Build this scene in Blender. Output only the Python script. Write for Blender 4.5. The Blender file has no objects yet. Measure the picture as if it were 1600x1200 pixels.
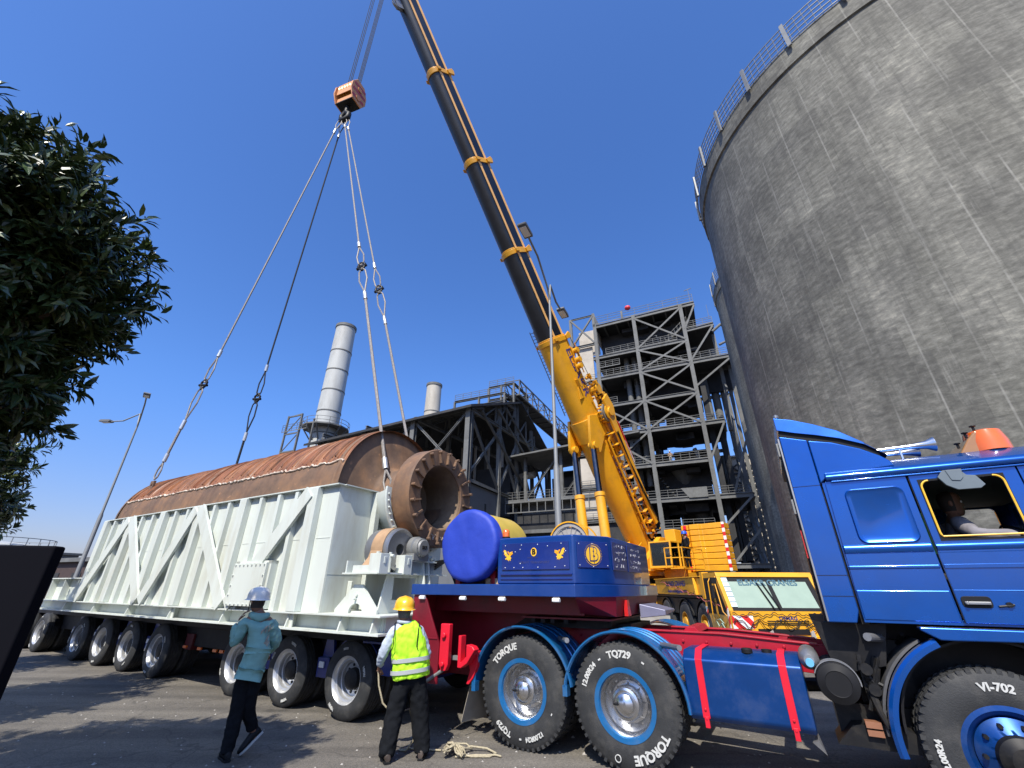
import bpy, bmesh, math, random
from math import sin, cos, pi, radians as R, atan2, sqrt, hypot
from mathutils import Vector as V, Matrix
random.seed(11)
SC = bpy.context.scene
COL = SC.collection
# ---------------------------------------------------------------- camera
PITCH, ROLL = R(25.6), R(0.336)
cam = bpy.data.cameras.new('camera'); cam.sensor_width = 36; cam.sensor_fit = 'HORIZONTAL'; cam.lens = 14.96
cam.clip_start = 0.05; cam.clip_end = 5000
co = bpy.data.objects.new('camera', cam); COL.objects.link(co); SC.camera = co
cr_, sr_, cp_, sp_ = cos(ROLL), sin(ROLL), cos(PITCH), sin(PITCH)
rt = (cr_, -sp_*sr_, cp_*sr_); up = (-sr_, -sp_*cr_, cp_*cr_); bk = (0, -cp_, -sp_)
co.matrix_world = Matrix(((rt[0], up[0], bk[0], 0), (rt[1], up[1], bk[1], 0), (rt[2], up[2], bk[2], 1.8), (0, 0, 0, 1)))
# ---------------------------------------------------------------- sky and sun
SUN_EL, SUN_AZ = R(51), atan2(-0.30, -0.954)
w = bpy.data.worlds.new('World'); SC.world = w; w.use_nodes = True
nt = w.node_tree; nt.nodes.clear()
sky = nt.nodes.new('ShaderNodeTexSky'); sky.sky_type = 'NISHITA'; sky.sun_disc = False
sky.sun_elevation = SUN_EL; sky.sun_rotation = SUN_AZ; sky.altitude = 0; sky.air_density = 1.0; sky.dust_density = 1.3; sky.ozone_density = 3.5
hs = nt.nodes.new('ShaderNodeHueSaturation'); hs.inputs['Saturation'].default_value = 1.12; hs.inputs['Value'].default_value = 1.0
bg = nt.nodes.new('ShaderNodeBackground'); bg.inputs['Strength'].default_value = 0.112
wo = nt.nodes.new('ShaderNodeOutputWorld')
gn_ = nt.nodes.new('ShaderNodeMixRGB'); gn_.blend_type = 'MULTIPLY'; gn_.inputs[0].default_value = 1; gn_.inputs[2].default_value = (.97, 1.20, 1.64, 1)
tcw = nt.nodes.new('ShaderNodeTexCoord'); spw = nt.nodes.new('ShaderNodeSeparateXYZ'); nt.links.new(tcw.outputs['Generated'], spw.inputs[0])
hz = nt.nodes.new('ShaderNodeMapRange'); hz.inputs['From Min'].default_value = .02; hz.inputs['From Max'].default_value = .38; hz.interpolation_type = 'SMOOTHSTEP'; nt.links.new(spw.outputs[2], hz.inputs['Value'])
hc = nt.nodes.new('ShaderNodeMixRGB'); hc.inputs[1].default_value = (.97, .88, 1.10, 1); hc.inputs[2].default_value = (.95, 1.20, 1.64, 1)   # dusty horizon air, clear blue above
nt.links.new(hz.outputs[0], hc.inputs[0]); nt.links.new(hc.outputs[0], gn_.inputs[2])
nt.links.new(sky.outputs[0], hs.inputs['Color']); nt.links.new(hs.outputs[0], gn_.inputs[1]); nt.links.new(gn_.outputs[0], bg.inputs[0]); nt.links.new(bg.outputs[0], wo.inputs[0])
sl = bpy.data.lights.new('sun', 'SUN'); sl.energy = 5.0; sl.angle = R(0.53); sl.color = (1.0, 0.935, 0.82)
so = bpy.data.objects.new('sun', sl); COL.objects.link(so)
sd = V((sin(SUN_AZ)*cos(SUN_EL), cos(SUN_AZ)*cos(SUN_EL), sin(SUN_EL)))
so.rotation_mode = 'QUATERNION'; so.rotation_quaternion = sd.to_track_quat('Z', 'Y')
SC.view_settings.view_transform = 'Standard'; SC.view_settings.look = 'None'; SC.view_settings.exposure = 0.42; SC.view_settings.gamma = 1
SC.cycles.max_bounces = 6; SC.cycles.caustics_reflective = False; SC.cycles.caustics_refractive = False

# ---------------------------------------------------------------- materials
def L(c): return (*[((x/255)**2.2) for x in c], 1) if max(c) > 1.01 else (*c, 1)
def nmat(name):
    m = bpy.data.materials.new(name); m.use_nodes = True
    t = m.node_tree; b = t.nodes['Principled BSDF']
    return m, t, b
def mat(name, col, rough=0.5, metal=0.0, var=0.12, vs=3.0, dirt=None, dirt_amt=0.35, ds=2.0, bump=0.0, bs=60, coat=0.0, stretch=(1, 1, 1), spec=0.5):
    """paint / steel / cloth: base colour broken up by noise, blotches of dirt, small bumps"""
    m, t, b = nmat(name); N = t.nodes; K = t.links
    tc = N.new('ShaderNodeTexCoord'); mp = N.new('ShaderNodeMapping'); mp.inputs['Scale'].default_value = stretch
    K.new(tc.outputs['Object'], mp.inputs[0])
    n1 = N.new('ShaderNodeTexNoise'); n1.inputs['Scale'].default_value = vs; n1.inputs['Detail'].default_value = 8; n1.inputs['Roughness'].default_value = .62
    K.new(mp.outputs[0], n1.inputs['Vector'])
    c = L(col)
    r1 = N.new('ShaderNodeValToRGB'); r1.color_ramp.elements[0].position = .3; r1.color_ramp.elements[1].position = .7
    r1.color_ramp.elements[0].color = (*[x*(1-var) for x in c[:3]], 1); r1.color_ramp.elements[1].color = (*[min(1, x*(1+var)) for x in c[:3]], 1)
    K.new(n1.outputs['Fac'], r1.inputs[0]); out = r1.outputs[0]
    rr = N.new('ShaderNodeMapRange'); rr.inputs['To Min'].default_value = max(.02, rough-.08); rr.inputs['To Max'].default_value = min(1, rough+.1)
    K.new(n1.outputs['Fac'], rr.inputs['Value'])
    if dirt:
        n2 = N.new('ShaderNodeTexNoise'); n2.inputs['Scale'].default_value = ds; n2.inputs['Detail'].default_value = 12; n2.inputs['Roughness'].default_value = .7
        K.new(mp.outputs[0], n2.inputs['Vector'])
        r2 = N.new('ShaderNodeMapRange'); r2.inputs['From Min'].default_value = .48; r2.inputs['From Max'].default_value = .72; r2.inputs['To Max'].default_value = dirt_amt
        K.new(n2.outputs['Fac'], r2.inputs['Value'])
        mx = N.new('ShaderNodeMixRGB'); K.new(r2.outputs[0], mx.inputs[0]); K.new(out, mx.inputs[1]); mx.inputs[2].default_value = L(dirt); out = mx.outputs[0]
    K.new(out, b.inputs['Base Color']); K.new(rr.outputs[0], b.inputs['Roughness'])
    b.inputs['Metallic'].default_value = metal; b.inputs['Coat Weight'].default_value = coat; b.inputs['Coat Roughness'].default_value = .06
    b.inputs['Specular IOR Level'].default_value = spec
    if bump:
        n3 = N.new('ShaderNodeTexNoise'); n3.inputs['Scale'].default_value = bs; n3.inputs['Detail'].default_value = 5
        K.new(tc.outputs['Object'], n3.inputs['Vector'])
        bp = N.new('ShaderNodeBump'); bp.inputs['Strength'].default_value = bump; bp.inputs['Distance'].default_value = .01
        K.new(n3.outputs['Fac'], bp.inputs['Height']); K.new(bp.outputs[0], b.inputs['Normal'])
    return m
M = {}
M['white'] = mat('white_green_paint', (.57, .61, .565), .42, var=.06, vs=.7, dirt=(.36, .33, .24), dirt_amt=.5, ds=1.6, stretch=(1.6, 1.6, .3))
M['white_d'] = mat('grey_primer', (.42, .46, .45), .5, var=.08)
M['black'] = mat('black_frame_paint', (.007, .007, .008), .5, spec=.25, dirt=(.06, .055, .05), dirt_amt=.4)
M['blackp'] = mat('boom_black_paint', (.006, .007, .010), .32, var=.3, vs=.6, dirt=(.03, .033, .04), ds=.7)
M['navy'] = mat('navy_paint', (.006, .022, .16), .3, var=.15, dirt=(.05, .05, .07), dirt_amt=.25, coat=.4)
M['navy2'] = mat('blue_box_paint', (.003, .036, .19), .3, var=.12, dirt=(.06, .07, .1), dirt_amt=.2, coat=.5, ds=1.5)
M['cab'] = mat('cab_metallic_blue', (.000, .078, .36), .25, metal=.6, var=.10, vs=1.6, dirt=(.03, .08, .2), dirt_amt=.18, ds=7, coat=.75, bump=.10, bs=2.2)
M['fend'] = mat('mudguard_blue', (.01, .16, .42), .28, metal=.45, var=.12, dirt=(.2, .22, .24), dirt_amt=.3, ds=4, coat=.6)
M['tank'] = mat('fuel_tank_blue', (.003, .052, .22), .33, metal=.55, var=.12, dirt=(.14, .16, .2), dirt_amt=.3, ds=3, coat=.3)
M['red'] = mat('red_paint', (.36, .006, .020), .4, var=.12, dirt=(.09, .02, .02), dirt_amt=.5)
M['red_shaded'] = mat('shade_darkened_red_paint', (.17, .004, .014), .45, var=.15, dirt=(.04, .01, .012), dirt_amt=.6)  # red paint darkened so the gooseneck carries its shade in the colour
M['redb'] = mat('bright_red_paint', (.62, .012, .03), .35, var=.08)
M['yel'] = mat('crane_yellow', (.72, .34, .012), .38, var=.07, vs=.8, dirt=(.28, .14, .03), dirt_amt=.4, ds=1.2, coat=.2)
M['oran'] = mat('boom_stripe_orange', (.78, .42, .13), .45, var=.1)
M['orand'] = mat('faded_orange_paint', (.60, .27, .10), .5, var=.15, dirt=(.3, .08, .06), dirt_amt=.5, ds=3)
M['tyre'] = mat('tyre_rubber', (.022, .023, .024), .72, var=.25, vs=6, dirt=(.10, .095, .085), dirt_amt=.45, ds=5, bump=.3, bs=90)
M['chrome'] = mat('polished_steel', (.66, .66, .66), .24, metal=1.0, var=.08, dirt=(.3, .28, .25), dirt_amt=.35, ds=5)
M['silver'] = mat('silver_rim_paint', (.55, .56, .57), .35, metal=.6, var=.08, dirt=(.2, .19, .17), dirt_amt=.4, ds=6)
M['rimyel'] = mat('yellow_rim_paint', (.62, .30, .02), .45, dirt=(.2, .12, .04), dirt_amt=.5, ds=6)
M['steel'] = mat('bare_steel', (.30, .30, .30), .4, metal=.7, var=.2)
M['dsteel'] = mat('dark_oily_steel', (.014, .014, .015), .5, metal=.3, var=.3, spec=.3, dirt=(.07, .06, .045), dirt_amt=.4, ds=8)
M['rod'] = mat('hydraulic_rod', (.10, .10, .11), .18, metal=1.0, var=.2)
M['galv'] = mat('galvanised_steel', (.22, .225, .22), .55, metal=.3, var=.1, dirt=(.16, .15, .13), dirt_amt=.4)
M['grate'] = mat('walkway_steel', (.22, .235, .24), .6, var=.15, dirt=(.08, .075, .07), dirt_amt=.5, ds=.8)
M['plant'] = mat('dusty_plant_steel', (.125, .127, .122), .7, var=.2, vs=.5, dirt=(.045, .043, .04), dirt_amt=.7, ds=.6)
M['dark'] = mat('soot_and_shade_cladding', (.022, .023, .025), .8, var=.35, vs=.4, dirt=(.08, .075, .07), dirt_amt=.5, ds=.5)  # soot on the plant; on the backdrop boxes its dark stands for shade
M['cream'] = mat('cream_cladding', (.42, .38, .32), .75, var=.1, vs=.5, dirt=(.2, .17, .13), dirt_amt=.5, ds=.4)
M['greyc'] = mat('grey_cladding', (.115, .12, .125), .7, var=.12, vs=.6)
M['conc'] = mat('kerb_concrete', (.32, .30, .27), .85, var=.15, bump=.3, bs=30)
M['wood'] = mat('timber', (.42, .31, .19), .75, var=.25, vs=5, stretch=(1, 6, 6))
M['card'] = mat('cardboard_wrap', (.36, .23, .13), .8, var=.15, vs=5, dirt=(.2, .12, .06), dirt_amt=.5)
M['cover'] = mat('blue_cloth_cover', (.014, .042, .36), .6, var=.12, vs=2.5, bump=1.0, bs=5, stretch=(1, 1, 1))
M['olive'] = mat('yellow_drum_paint', (.50, .36, .06), .45, var=.12)
M['amber'] = mat('amber_lens', (.75, .14, .01), .15, var=.1, coat=1)
M['lensw'] = mat('white_lamp_lens', (.75, .75, .75), .25, var=.05)
M['lensr'] = mat('red_lamp_lens', (.55, .02, .02), .2, var=.1)
M['hivis'] = mat('hi_vis_cloth', (.42, .80, .02), .75, var=.10, vs=6, bump=.9, bs=14)
M['refl'] = mat('reflective_tape', (.38, .40, .40), .4, var=.05)
M['trous'] = mat('black_trouser_cloth', (.007, .008, .010), .9, spec=.15, var=.4, vs=9, bump=.9, bs=13)
M['hood'] = mat('teal_jersey', (.20, .38, .33), .85, var=.16, vs=5, bump=1.0, bs=12, stretch=(.5, .5, 2))
M['shirt'] = mat('pale_blue_shirt', (.42, .48, .56), .8, var=.14, vs=8, bump=1.0, bs=14)
M['gshirt'] = mat('grey_sleeve', (.18, .17, .18), .85, var=.15, vs=8, bump=.7, bs=16)
M['skin'] = mat('brown_skin', (.20, .10, .06), .5, var=.12, vs=9)
M['hair'] = mat('dark_hair', (.02, .016, .013), .7, var=.3, vs=40)
M['hairg'] = mat('greying_hair', (.12, .11, .10), .8, var=.4, vs=60)
M['hat_y'] = mat('yellow_hard_hat', (.82, .42, .01), .28, var=.04, coat=.5)
M['hat_w'] = mat('white_hard_hat', (.74, .72, .66), .35, var=.08, vs=14, dirt=(.25, .25, .26), dirt_amt=.35, ds=14)
M['hat_b'] = mat('blue_hard_hat', (.02, .09, .5), .3)
M['shoe'] = mat('brown_shoe_leather', (.05, .035, .025), .6, var=.2)
M['sole'] = mat('pale_sole', (.45, .45, .42), .7)
M['rope'] = mat('manila_rope', (.38, .33, .22), .85, var=.25, vs=40, bump=.8, bs=120)
M['sling'] = mat('wire_rope_sling', (.24, .22, .20), .6, metal=.3, var=.25, vs=20, bump=.6, bs=90)
M['cable'] = mat('hoist_cable', (.03, .033, .038), .7, spec=.2)
M['alu'] = mat('aluminium_ferrule', (.6, .6, .58), .35, metal=.7)
M['letw'] = mat('white_tyre_lettering', (.50, .50, .47), .7, var=.15, vs=30)
M['letg'] = mat('gold_decal', (.78, .45, .03), .45, var=.05)
M['leto'] = mat('orange_decal', (.80, .30, .01), .45, var=.05)
M['letn'] = mat('navy_decal', (.03, .03, .17), .5, var=.1)
M['letd'] = mat('faint_decal', (.04, .045, .13), .45)
M['letk'] = mat('dark_blue_green_decal', (.04, .11, .15), .5)
M['lets'] = mat('pale_scratched_marking', (.34, .34, .38), .5)
M['sunsh'] = mat('windscreen_sunshade', (.27, .35, .27), .35, var=.06, coat=.8)
M['paper'] = mat('pale_blue_sticker', (.55, .66, .68), .5)
M['trim'] = mat('yellow_window_trim', (.85, .50, .05), .35)
M['rub'] = mat('black_rubber', (.009, .009, .010), .6, spec=.25)
M['int'] = mat('dark_cab_interior', (.02, .02, .022), .8)
M['visor'] = mat('grey_vinyl', (.12, .15, .17), .5)
M['flap'] = mat('dusty_mudflap', (.28, .25, .20), .75, var=.2)
M['bark'] = mat('tree_bark', (.10, .075, .05), .9, var=.35, vs=8, bump=1, bs=25)
M['mirrk'] = mat('matt_black_sheet', (.004, .004, .006), .9, var=.1, spec=.08)
M['pink'] = mat('red_warning_paint', (.7, .05, .06), .4)

def rust_mat():
    m, t, b = nmat('rusty_plate'); N = t.nodes; K = t.links
    tc = N.new('ShaderNodeTexCoord'); n = N.new('ShaderNodeTexNoise'); n.inputs['Scale'].default_value = 1.6; n.inputs['Detail'].default_value = 12; n.inputs['Roughness'].default_value = .68
    K.new(tc.outputs['Object'], n.inputs['Vector'])
    r = N.new('ShaderNodeValToRGB'); e = r.color_ramp.elements
    e[0].position = .30; e[0].color = (.070, .046, .032, 1); e[1].position = .74; e[1].color = (.29, .165, .085, 1)
    x = e.new(.5); x.color = (.150, .090, .055, 1); x = e.new(.62); x.color = (.21, .115, .06, 1)
    K.new(n.outputs['Fac'], r.inputs[0])
    # runs of darker stain down the plate
    mp = N.new('ShaderNodeMapping'); mp.inputs['Scale'].default_value = (5, 5, .35); K.new(tc.outputs['Object'], mp.inputs[0])
    n2 = N.new('ShaderNodeTexNoise'); n2.inputs['Scale'].default_value = 1.2; n2.inputs['Detail'].default_value = 7; K.new(mp.outputs[0], n2.inputs['Vector'])
    mr = N.new('ShaderNodeMapRange'); mr.inputs['From Min'].default_value = .5; mr.inputs['From Max'].default_value = .75; mr.inputs['To Max'].default_value = .6; K.new(n2.outputs['Fac'], mr.inputs['Value'])
    mx = N.new('ShaderNodeMixRGB'); K.new(mr.outputs[0], mx.inputs[0]); K.new(r.outputs[0], mx.inputs[1]); mx.inputs[2].default_value = (.09, .045, .03, 1)
    n4 = N.new('ShaderNodeTexNoise'); n4.inputs['Scale'].default_value = 9; n4.inputs['Detail'].default_value = 6; K.new(tc.outputs['Object'], n4.inputs['Vector'])
    m4 = N.new('ShaderNodeMapRange'); m4.inputs['From Min'].default_value = .66; m4.inputs['From Max'].default_value = .72; m4.inputs['To Max'].default_value = .5; K.new(n4.outputs['Fac'], m4.inputs['Value'])
    mx2 = N.new('ShaderNodeMixRGB'); K.new(m4.outputs[0], mx2.inputs[0]); K.new(mx.outputs[0], mx2.inputs[1]); mx2.inputs[2].default_value = (.42, .22, .11, 1)
    K.new(mx2.outputs[0], b.inputs['Base Color']); b.inputs['Roughness'].default_value = .75
    bp = N.new('ShaderNodeBump'); bp.inputs['Strength'].default_value = .35; bp.inputs['Distance'].default_value = .01; K.new(n4.outputs['Fac'], bp.inputs['Height']); K.new(bp.outputs[0], b.inputs['Normal'])
    return m
M['rust'] = rust_mat()
def rust_top():
    """top quarter of the shell: transverse runs of orange, brown and white lime"""
    m, t, b = nmat('rust_and_lime_streaks'); N = t.nodes; K = t.links
    tc = N.new('ShaderNodeTexCoord'); mp = N.new('ShaderNodeMapping'); mp.inputs['Scale'].default_value = (4.2, .16, .16); K.new(tc.outputs['Object'], mp.inputs[0])
    n = N.new('ShaderNodeTexNoise'); n.inputs['Scale'].default_value = 1.7; n.inputs['Detail'].default_value = 7; n.inputs['Roughness'].default_value = .75; K.new(mp.outputs[0], n.inputs['Vector'])
    r = N.new('ShaderNodeValToRGB'); e = r.color_ramp.elements
    e[0].position = .34; e[0].color = (.05, .03, .024, 1); e[1].position = .69; e[1].color = (.66, .60, .50, 1)
    for p, c in ((.40, (.19, .07, .04)), (.46, (.30, .11, .04)), (.50, (.12, .065, .045)), (.56, (.38, .15, .055)), (.60, (.24, .13, .085)), (.65, (.45, .32, .23))):
        x = e.new(p); x.color = (*c, 1)
    K.new(n.outputs['Fac'], r.inputs[0])
    n2 = N.new('ShaderNodeTexNoise'); n2.inputs['Scale'].default_value = 3; n2.inputs['Detail'].default_value = 8; K.new(tc.outputs['Object'], n2.inputs['Vector'])
    mx = N.new('ShaderNodeMixRGB'); mx.blend_type = 'MULTIPLY'; mx.inputs[0].default_value = .6; K.new(r.outputs[0], mx.inputs[1])
    r2 = N.new('ShaderNodeValToRGB'); r2.color_ramp.elements[0].position = .35; r2.color_ramp.elements[0].color = (.45, .42, .4, 1); r2.color_ramp.elements[1].position = .6; K.new(n2.outputs['Fac'], r2.inputs[0]); K.new(r2.outputs[0], mx.inputs[2])
    K.new(mx.outputs[0], b.inputs['Base Color']); b.inputs['Roughness'].default_value = .8
    bp = N.new('ShaderNodeBump'); bp.inputs['Strength'].default_value = .6; bp.inputs['Distance'].default_value = .03; K.new(n.outputs['Fac'], bp.inputs['Height']); K.new(bp.outputs[0], b.inputs['Normal'])
    return m
M['rtop'] = rust_top()
M['lime'] = mat('lime_crust', (.55, .47, .38), .9, var=.35, vs=6, dirt=(.3, .14, .07), dirt_amt=.8, ds=4, bump=1, bs=20)

def asphalt_mat():
    m, t, b = nmat('asphalt'); N = t.nodes; K = t.links
    tc = N.new('ShaderNodeTexCoord')
    n = N.new('ShaderNodeTexNoise'); n.inputs['Scale'].default_value = .5; n.inputs['Detail'].default_value = 12; n.inputs['Roughness'].default_value = .65; K.new(tc.outputs['Object'], n.inputs['Vector'])
    r = N.new('ShaderNodeValToRGB'); e = r.color_ramp.elements; e[0].position = .3; e[0].color = (.098, .092, .082, 1); e[1].position = .72; e[1].color = (.160, .150, .134, 1); K.new(n.outputs['Fac'], r.inputs[0])
    v = N.new('ShaderNodeTexVoronoi'); v.inputs['Scale'].default_value = 85; K.new(tc.outputs['Object'], v.inputs['Vector'])
    rv = N.new('ShaderNodeValToRGB'); rv.color_ramp.elements[0].color = (.6, .6, .6, 1); rv.color_ramp.elements[1].color = (1.35, 1.3, 1.25, 1)
    sp = N.new('ShaderNodeSeparateColor'); K.new(v.outputs['Color'], sp.inputs[0]); K.new(sp.outputs[0], rv.inputs[0])
    mx = N.new('ShaderNodeMixRGB'); mx.blend_type = 'MULTIPLY'; mx.inputs[0].default_value = .8; K.new(r.outputs[0], mx.inputs[1]); K.new(rv.outputs[0], mx.inputs[2])
    n3 = N.new('ShaderNodeTexNoise'); n3.inputs['Scale'].default_value = 1.7; n3.inputs['Detail'].default_value = 4; K.new(tc.outputs['Object'], n3.inputs['Vector'])
    m3 = N.new('ShaderNodeMapRange'); m3.inputs['From Min'].default_value = .62; m3.inputs['From Max'].default_value = .7; m3.inputs['To Max'].default_value = .5; K.new(n3.outputs['Fac'], m3.inputs['Value'])
    m2 = N.new('ShaderNodeMixRGB'); K.new(m3.outputs[0], m2.inputs[0]); K.new(mx.outputs[0], m2.inputs[1]); m2.inputs[2].default_value = (.035, .033, .03, 1)
    # cracks, dusty patches and dark tyre-rubbed bands
    vc = N.new('ShaderNodeTexVoronoi'); vc.feature = 'DISTANCE_TO_EDGE'; vc.inputs['Scale'].default_value = .55
    nw = N.new('ShaderNodeTexNoise'); nw.inputs['Scale'].default_value = 3.0; nw.inputs['Detail'].default_value = 8; K.new(tc.outputs['Object'], nw.inputs['Vector'])
    va = N.new('ShaderNodeMixRGB'); va.blend_type = 'ADD'; va.inputs[0].default_value = .55; K.new(tc.outputs['Object'], va.inputs[1]); K.new(nw.outputs['Color'], va.inputs[2]); K.new(va.outputs[0], vc.inputs['Vector'])
    ck = N.new('ShaderNodeMapRange'); ck.inputs['From Min'].default_value = .012; ck.inputs['From Max'].default_value = .003; ck.inputs['To Max'].default_value = .75; K.new(vc.outputs['Distance'], ck.inputs['Value'])
    ckm = N.new('ShaderNodeMath'); ckm.operation = 'MULTIPLY'; K.new(ck.outputs[0], ckm.inputs[0]); K.new(n.outputs['Fac'], ckm.inputs[1])
    m4 = N.new('ShaderNodeMixRGB'); K.new(ckm.outputs[0], m4.inputs[0]); K.new(m2.outputs[0], m4.inputs[1]); m4.inputs[2].default_value = (.02, .018, .016, 1)
    mp5 = N.new('ShaderNodeMapping'); mp5.inputs['Rotation'].default_value = (0, 0, R(31)); mp5.inputs['Scale'].default_value = (.12, 1.6, 1); K.new(tc.outputs['Object'], mp5.inputs[0])
    n5 = N.new('ShaderNodeTexNoise'); n5.inputs['Scale'].default_value = 1.3; n5.inputs['Detail'].default_value = 6; K.new(mp5.outputs[0], n5.inputs['Vector'])
    r5 = N.new('ShaderNodeValToRGB'); r5.color_ramp.elements[0].position = .36; r5.color_ramp.elements[0].color = (.62, .61, .6, 1); r5.color_ramp.elements[1].position = .62; r5.color_ramp.elements[1].color = (1.22, 1.2, 1.15, 1); K.new(n5.outputs['Fac'], r5.inputs[0])
    m5 = N.new('ShaderNodeMixRGB'); m5.blend_type = 'MULTIPLY'; m5.inputs[0].default_value = .8; K.new(m4.outputs[0], m5.inputs[1]); K.new(r5.outputs[0], m5.inputs[2]); m2 = m5
    K.new(m2.outputs[0], b.inputs['Base Color']); b.inputs['Roughness'].default_value = .88
    bp = N.new('ShaderNodeBump'); bp.inputs['Strength'].default_value = .7; bp.inputs['Distance'].default_value = .006; K.new(v.outputs['Distance'], bp.inputs['Height']); K.new(bp.outputs[0], b.inputs['Normal'])
    return m
M['asph'] = asphalt_mat()

def silo_mat(R0, name, f=1.0):
    """slip-formed concrete: vertical joints, horizontal smears, patchy formwork squares (cylinder wrapped by angle)"""
    m, t, b = nmat(name); N = t.nodes; K = t.links
    tc = N.new('ShaderNodeTexCoord'); s = N.new('ShaderNodeSeparateXYZ'); K.new(tc.outputs['Object'], s.inputs[0])
    a = N.new('ShaderNodeMath'); a.operation = 'ARCTAN2'; K.new(s.outputs[1], a.inputs[0]); K.new(s.outputs[0], a.inputs[1])
    ar = N.new('ShaderNodeMath'); ar.operation = 'MULTIPLY'; ar.inputs[1].default_value = R0; K.new(a.outputs[0], ar.inputs[0])
    cb = N.new('ShaderNodeCombineXYZ'); K.new(ar.outputs[0], cb.inputs[0]); K.new(s.outputs[2], cb.inputs[1])
    def noise(sx, sy, sc, det=10, ro=.7):
        mp = N.new('ShaderNodeMapping'); mp.inputs['Scale'].default_value = (sx, sy, 1); K.new(cb.outputs[0], mp.inputs[0])
        n = N.new('ShaderNodeTexNoise'); n.inputs['Scale'].default_value = sc; n.inputs['Detail'].default_value = det; n.inputs['Roughness'].default_value = ro; K.new(mp.outputs[0], n.inputs['Vector']); return n
    nsm = noise(1.0, 2.2, 2.6, 9, .68); nbig = noise(1, .45, .5, 8, .66); nv = noise(3.2, .22, .8, 6); nf = noise(1, 1, 9, 4)
    ramp = N.new('ShaderNodeValToRGB'); e = ramp.color_ramp.elements
    e[0].position = .36; e[0].color = (.075, .072, .062, 1); e[1].position = .72; e[1].color = (.38, .36, .295, 1)
    x = e.new(.46); x.color = (.118, .114, .096, 1); x = e.new(.55); x.color = (.18, .174, .148, 1)
    def mix(A, B, f=.5, op='MIX'):
        q = N.new('ShaderNodeMixRGB'); q.blend_type = op
        if isinstance(f, float): q.inputs[0].default_value = f
        else: K.new(f, q.inputs[0])
        K.new(A, q.inputs[1])
        if isinstance(B, tuple): q.inputs[2].default_value = B
        else: K.new(B, q.inputs[2])
        return q.outputs[0]
    K.new(mix(nsm.outputs['Fac'], nbig.outputs['Fac'], .45), ramp.inputs[0]); out = ramp.outputs[0]
    br = N.new('ShaderNodeTexBrick'); br.offset = .5; br.inputs['Scale'].default_value = 1; br.inputs['Brick Width'].default_value = 1.15; br.inputs['Row Height'].default_value = 1.25
    br.inputs['Color1'].default_value = (.72, .72, .72, 1); br.inputs['Color2'].default_value = (1.2, 1.2, 1.16, 1); br.inputs['Mortar'].default_value = (.8, .8, .78, 1); br.inputs['Mortar Size'].default_value = .012
    K.new(cb.outputs[0], br.inputs['Vector'])
    out = mix(out, br.outputs['Color'], .75, 'MULTIPLY')
    # vertical joints: pale broken lines
    fr = N.new('ShaderNodeMath'); fr.operation = 'PINGPONG'; fr.inputs[1].default_value = .62; K.new(ar.outputs[0], fr.inputs[0])
    ls = N.new('ShaderNodeMapRange'); ls.inputs['From Min'].default_value = .035; ls.inputs['From Max'].default_value = .010; ls.inputs['To Max'].default_value = 1; K.new(fr.outputs[0], ls.inputs['Value'])
    nj = noise(.5, .35, 1.0, 6); gj = N.new('ShaderNodeMapRange'); gj.inputs['From Min'].default_value = .42; gj.inputs['From Max'].default_value = .62; gj.inputs['To Max'].default_value = .6; K.new(nj.outputs['Fac'], gj.inputs['Value'])
    mu = N.new('ShaderNodeMath'); mu.operation = 'MULTIPLY'; K.new(ls.outputs[0], mu.inputs[0]); K.new(gj.outputs[0], mu.inputs[1])
    out = mix(out, (.33, .32, .28, 1), mu.outputs[0])
    # pale lime runs
    g2 = N.new('ShaderNodeMapRange'); g2.inputs['From Min'].default_value = .6; g2.inputs['From Max'].default_value = .74; g2.inputs['To Max'].default_value = .45; K.new(nv.outputs['Fac'], g2.inputs['Value'])
    out = mix(out, (.34, .33, .29, 1), g2.outputs[0])
    nd = noise(2.6, .10, 1.0, 7); gd = N.new('ShaderNodeMapRange'); gd.inputs['From Min'].default_value = .50; gd.inputs['From Max'].default_value = .70; gd.inputs['To Max'].default_value = .6; K.new(nd.outputs['Fac'], gd.inputs['Value'])
    out = mix(out, (.062, .06, .052, 1), gd.outputs[0])      # dark rain runs
    out = mix(out, nf.outputs['Fac'], .25, 'OVERLAY')
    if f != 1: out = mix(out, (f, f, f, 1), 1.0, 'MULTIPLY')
    K.new(out, b.inputs['Base Color']); b.inputs['Roughness'].default_value = .85
    bp = N.new('ShaderNodeBump'); bp.inputs['Strength'].default_value = .25; bp.inputs['Distance'].default_value = .03; K.new(nsm.outputs['Fac'], bp.inputs['Height']); K.new(bp.outputs[0], b.inputs['Normal'])
    return m
def leaf_mat():
    m, t, b = nmat('tree_leaf'); N = t.nodes; K = t.links
    g = N.new('ShaderNodeNewGeometry'); r = N.new('ShaderNodeValToRGB'); e = r.color_ramp.elements
    e[0].color = (.016, .032, .009, 1); e[1].color = (.17, .19, .07, 1); x = e.new(.6); x.color = (.045, .075, .02, 1); x = e.new(.9); x.color = (.09, .12, .04, 1)
    K.new(g.outputs['Random Per Island'], r.inputs[0]); K.new(r.outputs[0], b.inputs['Base Color'])
    b.inputs['Roughness'].default_value = .34; b.inputs['Specular IOR Level'].default_value = .6
    return m
M['leaf'] = leaf_mat()
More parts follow.
